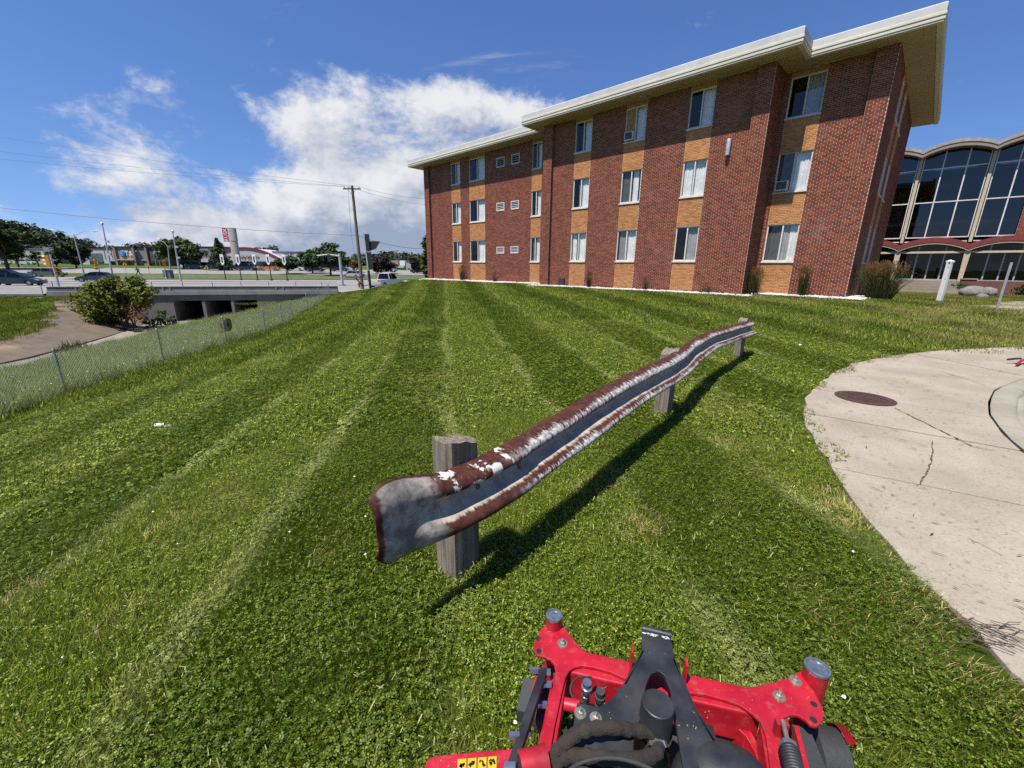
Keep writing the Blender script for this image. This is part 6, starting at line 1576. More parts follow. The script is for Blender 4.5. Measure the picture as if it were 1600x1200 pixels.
# ------------------------------------------------------------------ cars
M_TYRE = simple('tyre', (0.012, 0.012, 0.012), .9); M_RIM = simple('rim', (0.25, 0.25, 0.26), .35, .7); M_CGLASS = glass('car_glass', (0.03, 0.035, 0.04), .02); M_HEADL = simple('headlight', (.55, .56, .58), .2); M_TAILL = simple('tail_light', (.28, .008, .008), .3)
def paint(name, c): return simple(name, c, .38, .1, .03, 3, coat=.35)
def car(label, loc, yaw, col, kind='sedan', group='cars on the road and lots', name='car', detail=True):
    L, Wd, H = {'sedan': (4.7, 1.82, 1.45), 'suv': (4.7, 1.9, 1.75), 'pickup': (5.6, 2.0, 1.85), 'van': (5.2, 2.0, 2.1)}[kind]
    root = thing(name, label, 'van' if kind == 'van' else 'car', loc, yaw, group)
    hl = L / 2; gz = 0.20
    if kind == 'sedan':
        low = [(-hl, .45), (-hl + .05, .82), (-hl + .75, .95), (-.95, .95), (1.0, .92), (hl - .55, .78), (hl - .06, .62), (hl, .42), (hl - .1, gz), (-hl + .1, gz)]
        cab = [(-hl + .55, .94), (-1.05, H - .07), (-.35, H), (.35, H - .03), (1.25, .92)]
    elif kind == 'pickup':
        low = [(-hl, .5), (-hl, 1.05), (-.6, 1.08), (1.0, 1.08), (hl - .3, 1.0), (hl, .8), (hl, .45), (hl - .1, .3), (-hl + .1, .3)]; cab = [(-.75, 1.07), (-.6, H - .05), (-.2, H), (.6, H), (1.3, 1.06)]
    else:
        low = [(-hl, .5), (-hl, 1.0), (-1.0, 1.02), (1.0, 1.0), (hl - .4, .92), (hl - .02, .72), (hl, .45), (hl - .1, .26), (-hl + .1, .26)]
        cab = [(-hl + .06, 1.0), (-hl + .30, H - .06), (-.6, H), (.5, H - .02), (1.35, .98)]
    wh = .33 if kind == 'sedan' else .37; ax = (hl - .85, -hl + .9)
    # wheel arches cut into the lower outline
    bot = []
    for cx in ax:
        bot += [(cx + (wh + .06) * math.cos(t), .30 + (wh + .06) * math.sin(t)) for t in np.linspace(-.25, math.pi + .25, 9)]
    prof = low[:-2] + [low[-2]] + bot + [low[-1]]
    def loft(pf, w0, inset, zlo, zhi):
        b = B(); n = len(pf); vs = []
        for k, (s, f) in enumerate(((-1, 0.93), (-1, 1.0), (1, 1.0), (1, .93))):
            for x, z in pf:
                t = max(0, min(1, (z - zlo) / (zhi - zlo))); w = w0 / 2 - inset * t
                vs.append((x * (1 if abs(f) == 1 else .985), s * w * (1.0 if f == 1 else 1) * (1 if f < 1 else 1), z if f < 1 else z))
        # two outlines per side: outer, pushed out a little
        vs = []
        for s, o, sh in ((-1, 0.0, .985), (-1, -.06, 1.0), (1, -.06, 1.0), (1, 0.0, .985)):
            for x, z in pf:
                t = max(0, min(1, (z - zlo) / (zhi - zlo))); w = w0 / 2 - inset * t + o
                zc = (zlo + zhi) / 2; vs.append((x * sh, s * w, zc + (z - zc) * (sh if sh < 1 else 1)))
        fs = [tuple(range(n)), tuple(3 * n + i for i in range(n - 1, -1, -1))]
        for k in range(3):
            for i in range(n): fs.append((k * n + i, (k + 1) * n + i, (k + 1) * n + (i + 1) % n, k * n + (i + 1) % n))
        b.add(vs, fs); return b
    body = loft(prof, Wd, .04, gz, .95); body.build('body', col, root, smooth=35)
    cb = loft(cab, Wd - .08, .22, .95, H); cb.build('cabin_glass', M_CGLASS, root, smooth=20)
    top = [(x, z) for x, z in cab[1:-1]]; r = B(); w = (Wd - .08) / 2 - .22
    r.add([(x, s * (w + .01), z + .012) for s in (-1, 1) for x, z in top], [(i, i + 1, len(top) + i + 1, len(top) + i) for i in range(len(top) - 1)])
    for (x, z), (x2, z2) in ((cab[0], cab[1]), (cab[-1], cab[-2])):
        for s in (-1, 1):
            y0 = s * ((Wd - .08) / 2 + .005); y1 = s * (w + .012); r.add([(x, y0, z), (x, y0 - s * .08, z + .02), (x2, y1 - s * .08, z2 + .012), (x2, y1, z2 + .012)], [(0, 1, 2, 3), (3, 2, 1, 0)])
    for xm in ((cab[1][0] + cab[-2][0]) / 2 - .1,):
        for s in (-1, 1): r.add([(xm - .05, s * ((Wd - .08) / 2 + .006), cab[0][1]), (xm + .05, s * ((Wd - .08) / 2 + .006), cab[0][1]), (xm + .05, s * (w + .012), H - .02), (xm - .05, s * (w + .012), H - .02)], [(0, 1, 2, 3), (3, 2, 1, 0)])
    r.build('roof', col, root, smooth=30)
    for cx in ax:
        for s in (-1, 1):
            t = B(); t.tube([(cx, s * (Wd / 2 - .24), wh - .02), (cx, s * (Wd / 2 - .02), wh - .02)], wh, 18); wo = t.build('wheel', M_TYRE, root, smooth=40); q = B(); q.tube([(cx, s * (Wd / 2 - .03), wh - .02), (cx, s * (Wd / 2 - .01), wh - .02)], wh * .62, 12); q.build('rim', M_RIM, wo)
    for s in (-1, 1):
        q = B(); q.box((hl - .16, s * (Wd / 2 - .3), .66 if kind == 'sedan' else .82), (.28, .4, .14), s * -.25); q.build('headlight', M_HEADL, root); q = B(); q.box((-hl + .05, s * (Wd / 2 - .26), .78 if kind == 'sedan' else .92), (.12, .38, .16)); q.build('tail_light', M_TAILL, root)
        q = B(); q.box((cab[-1][0] - .25, s * (Wd / 2 + .06), cab[-1][1] + .08), (.12, .18, .12)); q.build('mirror', col, root)
    return root
C_BLACK = paint('car_black', (.008, .009, .011)); C_NAVY = paint('car_navy', (.012, .018, .035)); C_GREY = paint('car_grey', (.06, .065, .075)); C_MAR = paint('car_maroon', (.045, .008, .018)); C_WHITE = paint('car_white', (.45, .46, .46)); C_ORANGE = paint('car_orange', (.42, .13, .01)); C_SILV = paint('car_silver', (.26, .27, .28))
road_yaw = math.atan2(BD.y, BD.x)
def on(px, Y, dz=.06): p = base(px, Y); return Vector((p.x, p.y, p.z + dz))
car('black sedan driving along the near lane, cut by the picture edge', on(22, 51), road_yaw, C_BLACK)
car('maroon car behind the black sedan at the picture edge', on(10, 66), road_yaw, C_MAR)
car('dark grey sedan on the far side of the median', on(73, 76), road_yaw, C_GREY)
car('dark blue sedan driving past the yellow traffic signal', on(149, 63), road_yaw + math.pi, C_NAVY)
car('white pickup seen from behind just right of the wooden utility pole', base(603, 58), R(72), C_WHITE, 'pickup')
car('silver car left of the wooden utility pole on the lot', base(551, 92), R(160), C_SILV)
car('white car parked beyond the junction in front of the maroon tree', base(606, 118), R(170), C_SILV, 'suv')
for px, Y, c, k, lb in ((308, 112, C_BLACK, 'suv', 'black vehicle parked under the big round tree'), (322, 114, C_NAVY, 'suv', 'dark vehicle parked right of the big round tree'), (334, 110, C_BLACK, 'van', 'black van parked in front of the conifer'), (360, 116, C_NAVY, 'sedan', 'dark car parked left of the tower legs'), (385, 110, C_BLACK, 'suv', 'black vehicle parked below the arched store windows'), (421, 112, C_ORANGE, 'van', 'orange van parked right of the arched store windows'), (461, 114, C_WHITE, 'sedan', 'white car parked behind the bushy street tree'), (492, 112, C_BLACK, 'suv', 'black vehicle parked behind the two street trees'), (530, 116, C_NAVY, 'suv', 'dark blue vehicle parked behind the mast arm pole'), (545, 120, C_WHITE, 'sedan', 'white car parked left of the yellow green small tree'), (300, 120, C_WHITE, 'sedan', 'white car parked behind the round tree trunk'), (2, 120, C_WHITE, 'sedan', 'white car parked behind the large spreading tree'), (42, 124, C_WHITE, 'sedan', 'white car parked in front of the pale store'), (655, 116, C_BLACK, 'sedan', 'dark car parked against the corner of the apartment block')):
    car(lb, base(px, Y) + Vector((0, 0, .06)), R(10) if k != 'van' else R(190), c, k)

# ------------------------------------------------------------------ person crossing the road
def person():
    p = on(215, 82); root_z = p.z
    me = bpy.data.meshes.new('person')
    J = {'pel': (0, 0, .95), 'chest': (.10, 0, 1.28), 'neck': (.16, 0, 1.48), 'head': (.20, 0, 1.60), 'crown': (.21, 0, 1.72), 'ls': (.13, .19, 1.42), 'le': (.28, .24, 1.16), 'lw': (.45, .20, 1.02), 'rs': (.13, -.19, 1.42), 're': (-.06, -.25, 1.18), 'rw': (.02, -.24, .93),
         'lh': (.02, .10, .92), 'lk': (.26, .11, .52), 'la': (.40, .11, .09), 'lt': (.60, .12, .05), 'rh': (-.02, -.10, .92), 'rk': (-.14, -.11, .50), 'ra': (-.46, -.11, .16), 'rt': (-.34, -.12, .04)}
    E = [('pel', 'chest'), ('chest', 'neck'), ('neck', 'head'), ('head', 'crown'), ('chest', 'ls'), ('ls', 'le'), ('le', 'lw'), ('chest', 'rs'), ('rs', 're'), ('re', 'rw'), ('pel', 'lh'), ('lh', 'lk'), ('lk', 'la'), ('la', 'lt'), ('pel', 'rh'), ('rh', 'rk'), ('rk', 'ra'), ('ra', 'rt')]
    RR = dict(pel=.15, chest=.17, neck=.065, head=.10, crown=.07, ls=.075, le=.055, lw=.04, rs=.075, re=.055, rw=.04, lh=.10, lk=.075, la=.05, lt=.035, rh=.10, rk=.075, ra=.05, rt=.035)
    ks = list(J); me.from_pydata([J[k] for k in ks], [(ks.index(a), ks.index(b)) for a, b in E], [])
    o = link('person', me); o.location = p; o.rotation_euler.z = road_yaw + math.pi
    sk = o.modifiers.new('skin', 'SKIN'); 
    for i, k in enumerate(ks): v = me.skin_vertices[0].data[i]; v.radius = (RR[k], RR[k]); v.use_root = (k == 'pel')
    o.modifiers.new('sub', 'SUBSURF').levels = 2; o.modifiers['sub'].render_levels = 2
    m, nt, b = newmat('dark_clothes_and_skin'); h = NT(nt); sp = h.nd('ShaderNodeSeparateXYZ'); nt.links.new(h.obj(), sp.inputs[0]); f = h.rng(sp.outputs[2], 1.50, 1.52); c = h.mix(f, (.012, .012, .014), (.22, .12, .085)); nt.links.new(c, b.inputs['Base Color']); me.materials.append(m)
    tag(o, 'person in dark clothes striding across the road', 'person')
    b = B(); ico(b, (.17, 0, 1.68), (.115, .11, .10), random.Random(2), .05, 2); b.build('hair', M_BLK, o); b = B(); b.box((-.12, 0, 1.25), (.16, .26, .40)); b.build('backpack', M_GREYW, o, bevel=.04)
person()
# two small round warning plates on the fence
def fence_sign():
    p = Vector((-12.52, 18.35, -3.45)); c = Vector(atY(352, 507.5, 18.3)); root = thing('fence_sign', 'pair of dull yellow rounded warning plates wired to the chain link fence', 'sign', c); L0 = Vector(root.location)
    m = simple('dull_yellow', (.26, .19, .012), .6, dirt=((.07, .05, .005), .7, 12))
    for (px, py, w, h, rz) in ((347.5, 509.5, .21, .30, R(20)), (356, 507.5, .17, .29, R(45))):
        q = atY(px, py, 18.25); b = B(); ca, sa = math.cos(rz), math.sin(rz); out = [(math.cos(t) * w * (1 if abs(math.cos(t)) < .8 else .95), math.sin(t) * h) for t in np.linspace(0, 2 * math.pi, 18, endpoint=False)]
        b.extrude([(q.x + x * ca, q.y + x * sa, q.z + z + x * .25) for x, z in out], (sa * .008, -ca * .008, 0)); o = b.build('plate', m, root, L0); d = B(); d.extrude([(q.x + x * .4 * ca + sa * .012, q.y + x * .4 * sa - ca * .012, q.z + z * .35 + .02) for x, z in out], (sa * .004, -ca * .004, 0)); d.build('symbol', M_BROWNW, o, L0)
fence_sign()
# ------------------------------------------------------------------ lobby building with vaulted roof
LV = 24.0
def onV(px, py, v=LV):
    q = ray(px, py); t = (v + P0.dot(EV)) / q.dot(EV); p = q * t; w = p - P0; return Vector((-w.dot(EU), v, p.z))
M_VAULT = simple('vault_edge', (0.20, 0.165, 0.145), .8, var=.08); M_VAULT2 = simple('vault_trim', (0.26, 0.22, 0.20), .7); M_LGLASS2 = glass('shaded_door_glass', (0.06, 0.065, 0.07), .01); M_BEIGE = simple('beige_column', (0.40, 0.335, 0.235), .8, var=.1); M_CRED = simple('canopy_red', (0.15, 0.02, 0.018), .6, dirt=((.08, .012, .01), .5, 1.0)); M_LGLASS = glass('lobby_glass', (0.10, 0.11, 0.13), .035); M_STEP = concrete('step_concrete', (.22, .185, .145), .2)  # lower glazing glass has the canopy's shade put into its darker tint
def make_lobby():
    ang = R(-(90 - 46.158)); zb = -1.55
    root = thing('lobby_building', 'two storey glass lobby with vaulted roof edges and red arched canopies', 'building', W(0, LV, zb), ang)
    O = Vector((0, LV, zb))
    c1 = onV(1437.6, 264).x; c2 = onV(1552.5, 250).x; bay = c2 - c1; cols = [c1 + bay * k for k in range(-2, 4)]
    zspr = onV(1440, 250).z; zpk = onV(1511, 224).z; zmid = onV(1421, 319).z; zbot = onV(1412, 373).z; zt1 = onV(1440, 267).z; zred = onV(1410, 389, LV - 1.2).z; zredp = onV(1463, 372.5, LV - 1.2).z; zbeam = onV(1400, 395, LV - 1.2).z; zfl = onV(1395, 437, LV - 1.2).z
    rise = zpk - zspr - .25
    def arc(x0, x1, zs, rs, n=14): return [(x0 + (x1 - x0) * i / n, zs + rs * math.sin(math.pi * i / n) ** 0.8) for i in range(n + 1)]
    for k in range(len(cols) - 1):
        x0, x1 = cols[k], cols[k + 1]
        a = arc(x0, x1, zspr - .02, rise)
        b = B(); b.extrude([(x, LV - 0.9, z) for x, z in a] + [(x, LV - 0.9, z + .42) for x, z in a[::-1]], (0, 8, 0)); b.build('roof_vault', M_VAULT, root, O, smooth=40)
        f = B(); f.extrude([(x, LV - 0.94, z + .24) for x, z in a] + [(x, LV - 0.94, z + .46) for x, z in a[::-1]], (0, .036, 0)); f.build('vault_trim', M_VAULT2, root, O)
        # glazing
        gl = B(); g = [(x, LV, z) for x, z in a]; gl.add([(x1, LV, zbot), (x0, LV, zbot)] + g, [tuple(range(len(g) + 2))]); gl.build('glazing', M_LGLASS, root, O)
        for i in (1, 2):
            xm = x0 + bay * i / 3; zt = zspr + rise * math.sin(math.pi * i / 3) ** .8; q = B(); q.bx(xm - .035, xm + .035, LV - .07, LV + .05, zbot, zt); q.build('mullion', M_ALU, root, O)
        for z in (zbot + .03, zmid, zt1): q = B(); q.bx(x0 + .16, x1 - .16, LV - .085, LV + .04, z - .035, z + .035); q.build('transom', M_ALU, root, O)
        q = B(); q.bx(x0 + .16, x1 - .16, LV - .06, LV + .03, zbot - .30, zbot - .23); q.build('transom', M_ALU, root, O)
        # inside: floor edge and balcony rail
        q = B(); q.bx(x0, x1, LV + 1.2, LV + 1.5, (zmid + zbot) / 2 - .25, (zmid + zbot) / 2); q.build('balcony_edge', M_BEIGE, root, O)
        for i in range(16): q = B(); xm = x0 + bay * (i + .5) / 16; q.bx(xm - .02, xm + .02, LV + 1.3, LV + 1.34, (zmid + zbot) / 2, zmid - .25); q.build('baluster', M_GREYP, root, O)
        # canopy arch below
        a = arc(x0, x1, zred - .1, zredp - zred - .2)
        b = B(); b.extrude([(x, LV - 1.5, z + .02) for x, z in a] + [(x, LV - 1.5, z + .36) for x, z in a[::-1]], (0, 1.45, 0)); b.build('canopy', M_CRED, root, O, smooth=40)
        b = B(); b.extrude([(x, LV - 1.46, z - .10) for x, z in a] + [(x, LV - 1.46, z + .015) for x, z in a[::-1]], (0, 1.4, 0)); b.build('canopy_soffit', M_BEIGE, root, O, smooth=40)
        q = B(); q.bx(x0 + .1, x1 - .1, LV - 1.30, LV - 1.15, zbeam - .07, zbeam + .07); q.build('lintel', M_BEIGE, root, O)
        gl = B(); gl.quad((x0, LV - .5, zfl), (x1, LV - .5, zfl), (x1, LV - .5, zred + .4), (x0, LV - .5, zred + .4)); gl.build('glazing', M_LGLASS2, root, O)
        for f_ in (.30, .5, .70): q = B(); xm = x0 + bay * f_; q.bx(xm - .04, xm + .04, LV - .56, LV - .46, zfl, zbeam if f_ == .5 else zred + .2); q.build('door_post', M_GREYP, root, O)
        q = B(); q.bx(x0, x1, LV - .58, LV - .44, zfl, zfl + .10); q.build('door_sill', M_GREYP, root, O)
    for x in cols:
        q = B(); q.bx(x - .09, x + .09, LV - .22, LV + .1, zbot - .35, zspr + .05); q.build('column', M_BEIGE, root, O, bevel=.02)
        for s in (-1, 1): q = B(); q.bx(x + s * .165 - .025, x + s * .165 + .025, LV - .1, LV + .04, zbot, zspr + .1); q.build('column_trim', M_ALU, root, O)
        q = B(); q.add([(x + s * w, LV - 1.35 + d, z) for (z, w, d) in ((zfl - .5, .10, .1), (zred - .02, .17, 0)) for (s, d) in ((-1, d), (1, d), (1, d + .3), (-1, d + .3))], [(0, 1, 5, 4), (1, 2, 6, 5), (2, 3, 7, 6), (3, 0, 4, 7), (4, 5, 6, 7)]); q.build('lower_column', M_BEIGE, root, O)
    X0, X1 = cols[0] - 4, cols[-1]
    q = B(); q.bx(X0, X1 + 6, LV + 6, LV + 6.2, zb, zspr); q.bx(X0 - .2, X0, LV, LV + 6, zb, zspr); q.bx(X1 + 6, X1 + 6.2, LV - .4, LV + 6, zb, zspr); q.bx(X0, X1 + 6, LV + .3, LV + 6, zfl - .2, zfl); q.build('inner_walls', M_ROOM, root, O)
    q = B(); q.bx(X1 + .15, X1 + 6.6, LV - .42, LV - .1, zb - .3, zspr + .1); q.bx(X1 + 6.3, X1 + 6.6, LV - .096, LV + 6.4, zb - .3, zspr + .1); q.bx(X0 - .5, X1 + 6.296, LV + 6.25, LV + 6.5, zb - .3, zspr + .1); q.build('end_wall', M_BRICKF, root, O)
    q = B(); q.bx(X1 + .1, X1 + 6.8, LV - .6, LV + 6.7, zspr + .104, zspr + .4); q.build('end_roof', M_VAULT, root, O)
    # brick pier closing the glazing on the far side, with real bricks
    xb = onV(1592, 345).x; core = B(); core.bx(xb, xb + 4.2, LV - .35, LV - .15, zbot - .3, zmid + .3); w = core.build('brick_pier', M_MORTAR, root, O)
    bb = B()
    for k in range(int((zmid - zbot + .6) / CH)):
        z0 = zbot - .3 + k * CH; s = -(k % 2) * BL / 2
        while s < 4.2:
            a, b = max(0, s) + JT / 2, min(4.2, s + BL) - JT / 2; s += BL
            if b - a > .03: bb.bx(xb + a, xb + b, LV - .36, LV - .349, z0, z0 + BH)
    bb.build('brickwork', M_RED, w, O)['kind'] = 'stuff'
    # low brick wall beside the door and the entrance steps
    q = B(); q.bx(cols[3] + .1, cols[4] - .1, LV - .75, LV - .6, zb - .2, zfl + .05); q.build('low_wall', M_BRICKF, root, O)
    q = B(); q.bx(cols[2] - .15, cols[2] - .15, 0, 0, 0, 0)
    xs0, xs1 = cols[1] + .25 - bay * 0, cols[3] - .25
    xs0 = onV(1388, 440, LV - 1.6).x; xs1 = onV(1501, 438, LV - 1.6).x
    ZG = -1.52; n = 5; hgt = (zfl + 0.02 - ZG) / n
    for i in range(n):
        q = B(); q.bx(xs0 - .0, xs1, LV - 1.7 - .34 * (n - i), LV - .62, -1.9 if i == 0 else ZG + hgt * i - .02, ZG + hgt * (i + 1)); q.build('step', M_STEP, root, O)
    q = B(); q.bx(xs1 + .02, xs1 + .75, LV - 2.2, LV - 1.3, -1.9, zfl + .12); q.build('stair_pier', M_BRICKF, root, O); q = B(); q.bx(xs1 - .02, xs1 + .8, LV - 2.25, LV - 1.25, zfl + .124, zfl + .2); q.build('pier_cap', M_STEP, root, O)
make_lobby()

# ------------------------------------------------------------------ planting, stones, posts around the blocks
M_WHITEST = simple('white_stone', (0.46, 0.44, 0.41), .85, var=.25, nscale=20, bump=.6, bscale=30)
def gravel():
    def band(pts, w, n=1):
        b = B()
        for (a, c) in zip(pts[:-1], pts[1:]):
            pa, pc = W(*a), W(*c); k = 6
            for i in range(k):
                q = [pa.lerp(pc, i / k), pa.lerp(pc, (i + 1) / k)]; 
                d = (pc - pa).normalized(); nn = Vector((d.y, -d.x, 0))
                v = [(q[0].x, q[0].y), (q[1].x, q[1].y), (q[1].x + nn.x * w, q[1].y + nn.y * w), (q[0].x + nn.x * w, q[0].y + nn.y * w)]
                b.add([(x, y, T1(x, y) + .035) for x, y in v], [(0, 1, 2, 3)])
        return b
    # (u, v) along the foot of the walls; the band lies on the lawn side
    L = [(0.0, 0.02), (-0.02, 2.5)]
    b = B()
    rects = [(-0.5, 0.75, -0.62, 0.0), (0.6, 3.5, -0.55, 0.22), (3.0, 15.6, -1.95, -1.36), (15.02, 29.4, -0.5, 0.2), (-0.65, -0.01, -0.6, 3.2)]
    pts = []; r = np.random.RandomState(9)
    for (u0, u1, v0, v1) in rects:
        nu, nv = max(2, int((u1 - u0) / .5)), 3
        P_ = [W(u0 + (u1 - u0) * i / nu, v0 + (v1 - v0) * j / nv) for j in range(nv + 1) for i in range(nu + 1)]
        z = T(np.array([p.x for p in P_]), np.array([p.y for p in P_])); w = nu + 1
        b.add([(p.x, p.y, float(k) + .02) for p, k in zip(P_, z)], [(j * w + i, j * w + i + 1, (j + 1) * w + i + 1, (j + 1) * w + i) for j in range(nv) for i in range(nu)])
        m = int((u1 - u0) * (v1 - v0) * 60)
        for _ in range(m): p = W(r.uniform(u0, u1), r.uniform(v0 - .06, v1)); pts.append((p.x, p.y))
    o = b.build('gravel_bed', M_WHITEST); o['kind'] = 'structure'
    src = []
    for i in range(3):
        q = B(); r2 = random.Random(i); 
        for k in range(7): s = r2.uniform(.02, .045); ico(q, (r2.uniform(-.1, .1), r2.uniform(-.1, .1), s * .5), (s, s * r2.uniform(.7, 1), s * .7), r2, .2)
        me = q.mesh('pebbles%d' % i, M_WHITEST); ob = bpy.data.objects.new('pebbles%d' % i, me); hidden.objects.link(ob); src.append(ob)
    X = np.array([p[0] for p in pts]); Yy = np.array([p[1] for p in pts])
    scatter('gravel', np.stack([X, Yy, T(X, Yy) + .02], 1), r.uniform(0, 6.28, len(X)), r.uniform(.8, 1.3, len(X)), r.randint(0, 3, len(X)), subcol('pebble_col', src), 'white stones along the foot of the brick walls', 'gravel')
gravel()
def plume_mat():
    return leaf_mat('plume', (.10, .05, .018), (.17, .09, .03), (.24, .14, .055), .3), leaf_mat('reed', (.030, .040, .012), (.065, .072, .020), (.13, .115, .045), .3)
M_PLUME, M_REED = plume_mat()
def ograss(label, loc, h, w, seed, n=260, plumes=0.45):
    r = random.Random(seed); root = thing('ornamental_grass', label, 'ornamental grass', loc, 0, 'ornamental grasses along the foot of the block'); b = B(); p = B()
    for i in range(n):
        a = r.uniform(0, 6.28); q = r.random() ** .7; x, y = math.cos(a) * q * w * .22, math.sin(a) * q * w * .22; hh = h * r.uniform(.45, .95); out = q * w * .5 * r.uniform(.5, 1.2); s = max(.006, h * .007)
        P_ = [Vector((x, y, -.05)), Vector((x + math.cos(a) * out * .35, y + math.sin(a) * out * .35, hh * .6)), Vector((x + math.cos(a) * out * .8, y + math.sin(a) * out * .8, hh * .95)), Vector((x + math.cos(a) * out * 1.25, y + math.sin(a) * out * 1.25, hh * r.uniform(.75, 1.0)))]
        t = r.uniform(0, 3.14); wv = Vector((math.cos(t) * s, math.sin(t) * s, 0))
        for k in range(3): b.add([P_[k] - wv * (1 - k * .3), P_[k] + wv * (1 - k * .3), P_[k + 1] + wv * (.7 - k * .3), P_[k + 1] - wv * (.7 - k * .3)], [(0, 1, 2, 3)])
    for i in range(int(n * plumes)):
        a = r.uniform(0, 6.28); q = r.random() ** .7; c = Vector((math.cos(a) * q * w * .42, math.sin(a) * q * w * .42, h * r.uniform(.72, 1.0)))
        for k in range(5): s = h * .012; o = c + Vector((r.uniform(-.02, .02) * h, r.uniform(-.02, .02) * h, (k - 2) * h * .028)); v = Vector((r.uniform(-1, 1), r.uniform(-1, 1), .3)).normalized() * s; u = Vector((0, 0, h * .035)); p.add([o - v, o - u * .5, o + v, o + u], [(0, 1, 2, 3)])
    b.build('blades', M_REED, root); p.build('plumes', M_PLUME, root)
def near_wall(u, v): p = W(u, v); return Vector((p.x, p.y, T1(p.x, p.y)))
ograss('large tawny ornamental grass clump at the right corner of the brick block', near_wall(-0.95, 1.2), 1.45, 1.7, 1, 700)
ograss('slender ornamental grass below the second pier, right of the tan panels', near_wall(1.45, -0.25), 1.25, .55, 2, 200)
ograss('bushy ornamental grass in the inner corner where the block steps back', near_wall(3.25, -0.5), 1.15, .75, 3, 240)
ograss('low sparse ornamental grass on the brick wall right of the third tan panel', near_wall(4.85, -1.62), .55, .75, 4, 90)
ograss('small ornamental grass between the middle tan panels', near_wall(7.85, -1.62), .7, .4, 5, 120)
ograss('thin ornamental grass between the first tan panels of the middle block', near_wall(11.2, -1.62), .85, .42, 6, 140)
ograss('tiny ornamental grass at the far vents of the recessed wall', near_wall(20.3, -0.15), .75, .5, 7, 90)
ograss('thin tall ornamental grass on the far tan panel', near_wall(24.0, -0.15), 1.15, .6, 8, 120)
def extras():
    r = random.Random(21)
    # clipped shrubs by the steps
    for px, py, s, lb in ((1404, 453, .62, 'round clipped shrub left of the entrance steps'), (1445, 457, .62, 'round clipped shrub in front of the entrance steps'), (1501, 460, .72, 'round clipped shrub at the stair pier beside the boulder'), (1533, 455, .8, 'low wide shrub behind the boulders'), (1598, 462, .8, 'dark shrub at the picture edge beside the path')):
        p = hit(px, py); root = thing('shrub', lb, 'shrub', p, 0, 'clipped shrubs by the entrance'); b = B(); cl = [((r.uniform(-.4, .4) * s, r.uniform(-.4, .4) * s, s * r.uniform(.3, .75)), (s * .55, s * .55, s * .42)) for _ in range(10)]; leaf_crown(b, cl, 90, .06, r); b.build('crown', L_DARK, root); t = B(); t.tube([(0, 0, -.05), (0, 0, s * .5)], [.04, .02], 5); t.build('stem', M_BARK, root)
    for px, py, rad, lb in ((1519, 463, (.85, .5, .42), 'large grey boulder beside the path'), (1541, 462.5, (.55, .45, .36), 'brownish boulder leaning on the large grey one'), (1534, 466, (.32, .22, .17), 'small pale stone in front of the boulders')):
        p = hit(px, py); b = B(); ico(b, (0, 0, rad[2] * .55), rad, r, .10, 3); o = b.build('boulder', M_BOULDER, None, smooth=60); o.location = p; tag(o, lb, 'boulder', 'boulders beside the path')
    # white post and sign post
    a = hit(1467, 472); t = atY(1483, 409, a.y); root = thing('white_post', 'thick square white post standing in the lawn before the steps', 'post', a); b = B(); h = t.z - a.z; b.box((0, 0, h / 2 - .1), (.17, .17, h + .2), R(20)); b.build('shaft', simple('white_vinyl', (.55, .55, .54), .45, var=.04, dirt=((.35, .34, .3), .3, 3)), root, bevel=.008); c = B(); c.add([(sx * .1, sy * .1, h - .02) for sx, sy in ((-1, -1), (1, -1), (1, 1), (-1, 1))] + [(sx * .1, sy * .1, h + .03) for sx, sy in ((-1, -1), (1, -1), (1, 1), (-1, 1))] + [(0, 0, h + .09)], [(0, 1, 5, 4), (1, 2, 6, 5), (2, 3, 7, 6), (3, 0, 4, 7), (4, 5, 8), (5, 6, 8), (6, 7, 8), (7, 4, 8)]); c.build('cap', M_WHITE, root)
    for zz in (.35, 1.0, 1.5): c = B(); c.box((-.07, -.06, zz), (.015, .015, .05), R(20)); c.build('bolt', M_STEELD, root)
    a = hit(1556, 486); t = atY(1580, 410, a.y); root = thing('sign_post', 'bare grey metal sign post at the edge of the path', 'post', a); b = B(); tz = t - a; ex = Vector((tz.x * .35, 0, tz.z)); b.extrude([(-.035, 0, -.3), (-.035, -.02, -.3), (.035, -.02, -.3), (.035, 0, -.3)], ex + Vector((0, 0, .3))); b.build('channel', M_GREYP, root)
    a = hit(1440, 452); root = thing('notice_sign', 'small white notice on a short post before the entrance steps', 'sign', a); b = B(); b.cyl((0, 0, -.1), (0, 0, .75), .03, 6); b.build('post', M_GREYP, root); c = B(); c.box((0, -.04, .95), (.34, .02, .62)); pl = c.build('panel', M_WHITE, root)
    for k in range(5): d = B(); d.box((0, -.054, 1.15 - k * .1), (.22, .006, .04)); d.build('printed_line', M_STEELD, pl)
    a = onV(1389, 417, LV - 2); b = B(); 
    # path to the lobby
    pv = [(15.6, 13.6), (16.6, 15.6), (18.4, 17.1), (21.2, 18.6), (23.4, 20.4), (25.6, 21.4), (30, 22), (34, 20), (34, 12.6), (26, 12.2), (20, 11.6)]
    b = B(); 
    for i in range(1, len(pv) - 1): pass
    cxy = (26, 16)
    n = len(pv)
    ring = [(cxy[0] + (p[0] - cxy[0]) * f, cxy[1] + (p[1] - cxy[1]) * f) for f in (.0001, .5, 1) for p in pv]
    z = T(np.array([p[0] for p in ring]), np.array([p[1] for p in ring])) + .05
    b.add([(p[0], p[1], float(k)) for p, k in zip(ring, z)], [(j * n + i, j * n + (i + 1) % n, (j + 1) * n + (i + 1) % n, (j + 1) * n + i) for j in range(2) for i in range(n)])
    o = b.build('path', M_CONC); o['kind'] = 'structure'
    for po in o.data.polygons:
        if po.normal.z < 0: o.data.flip_normals(); break
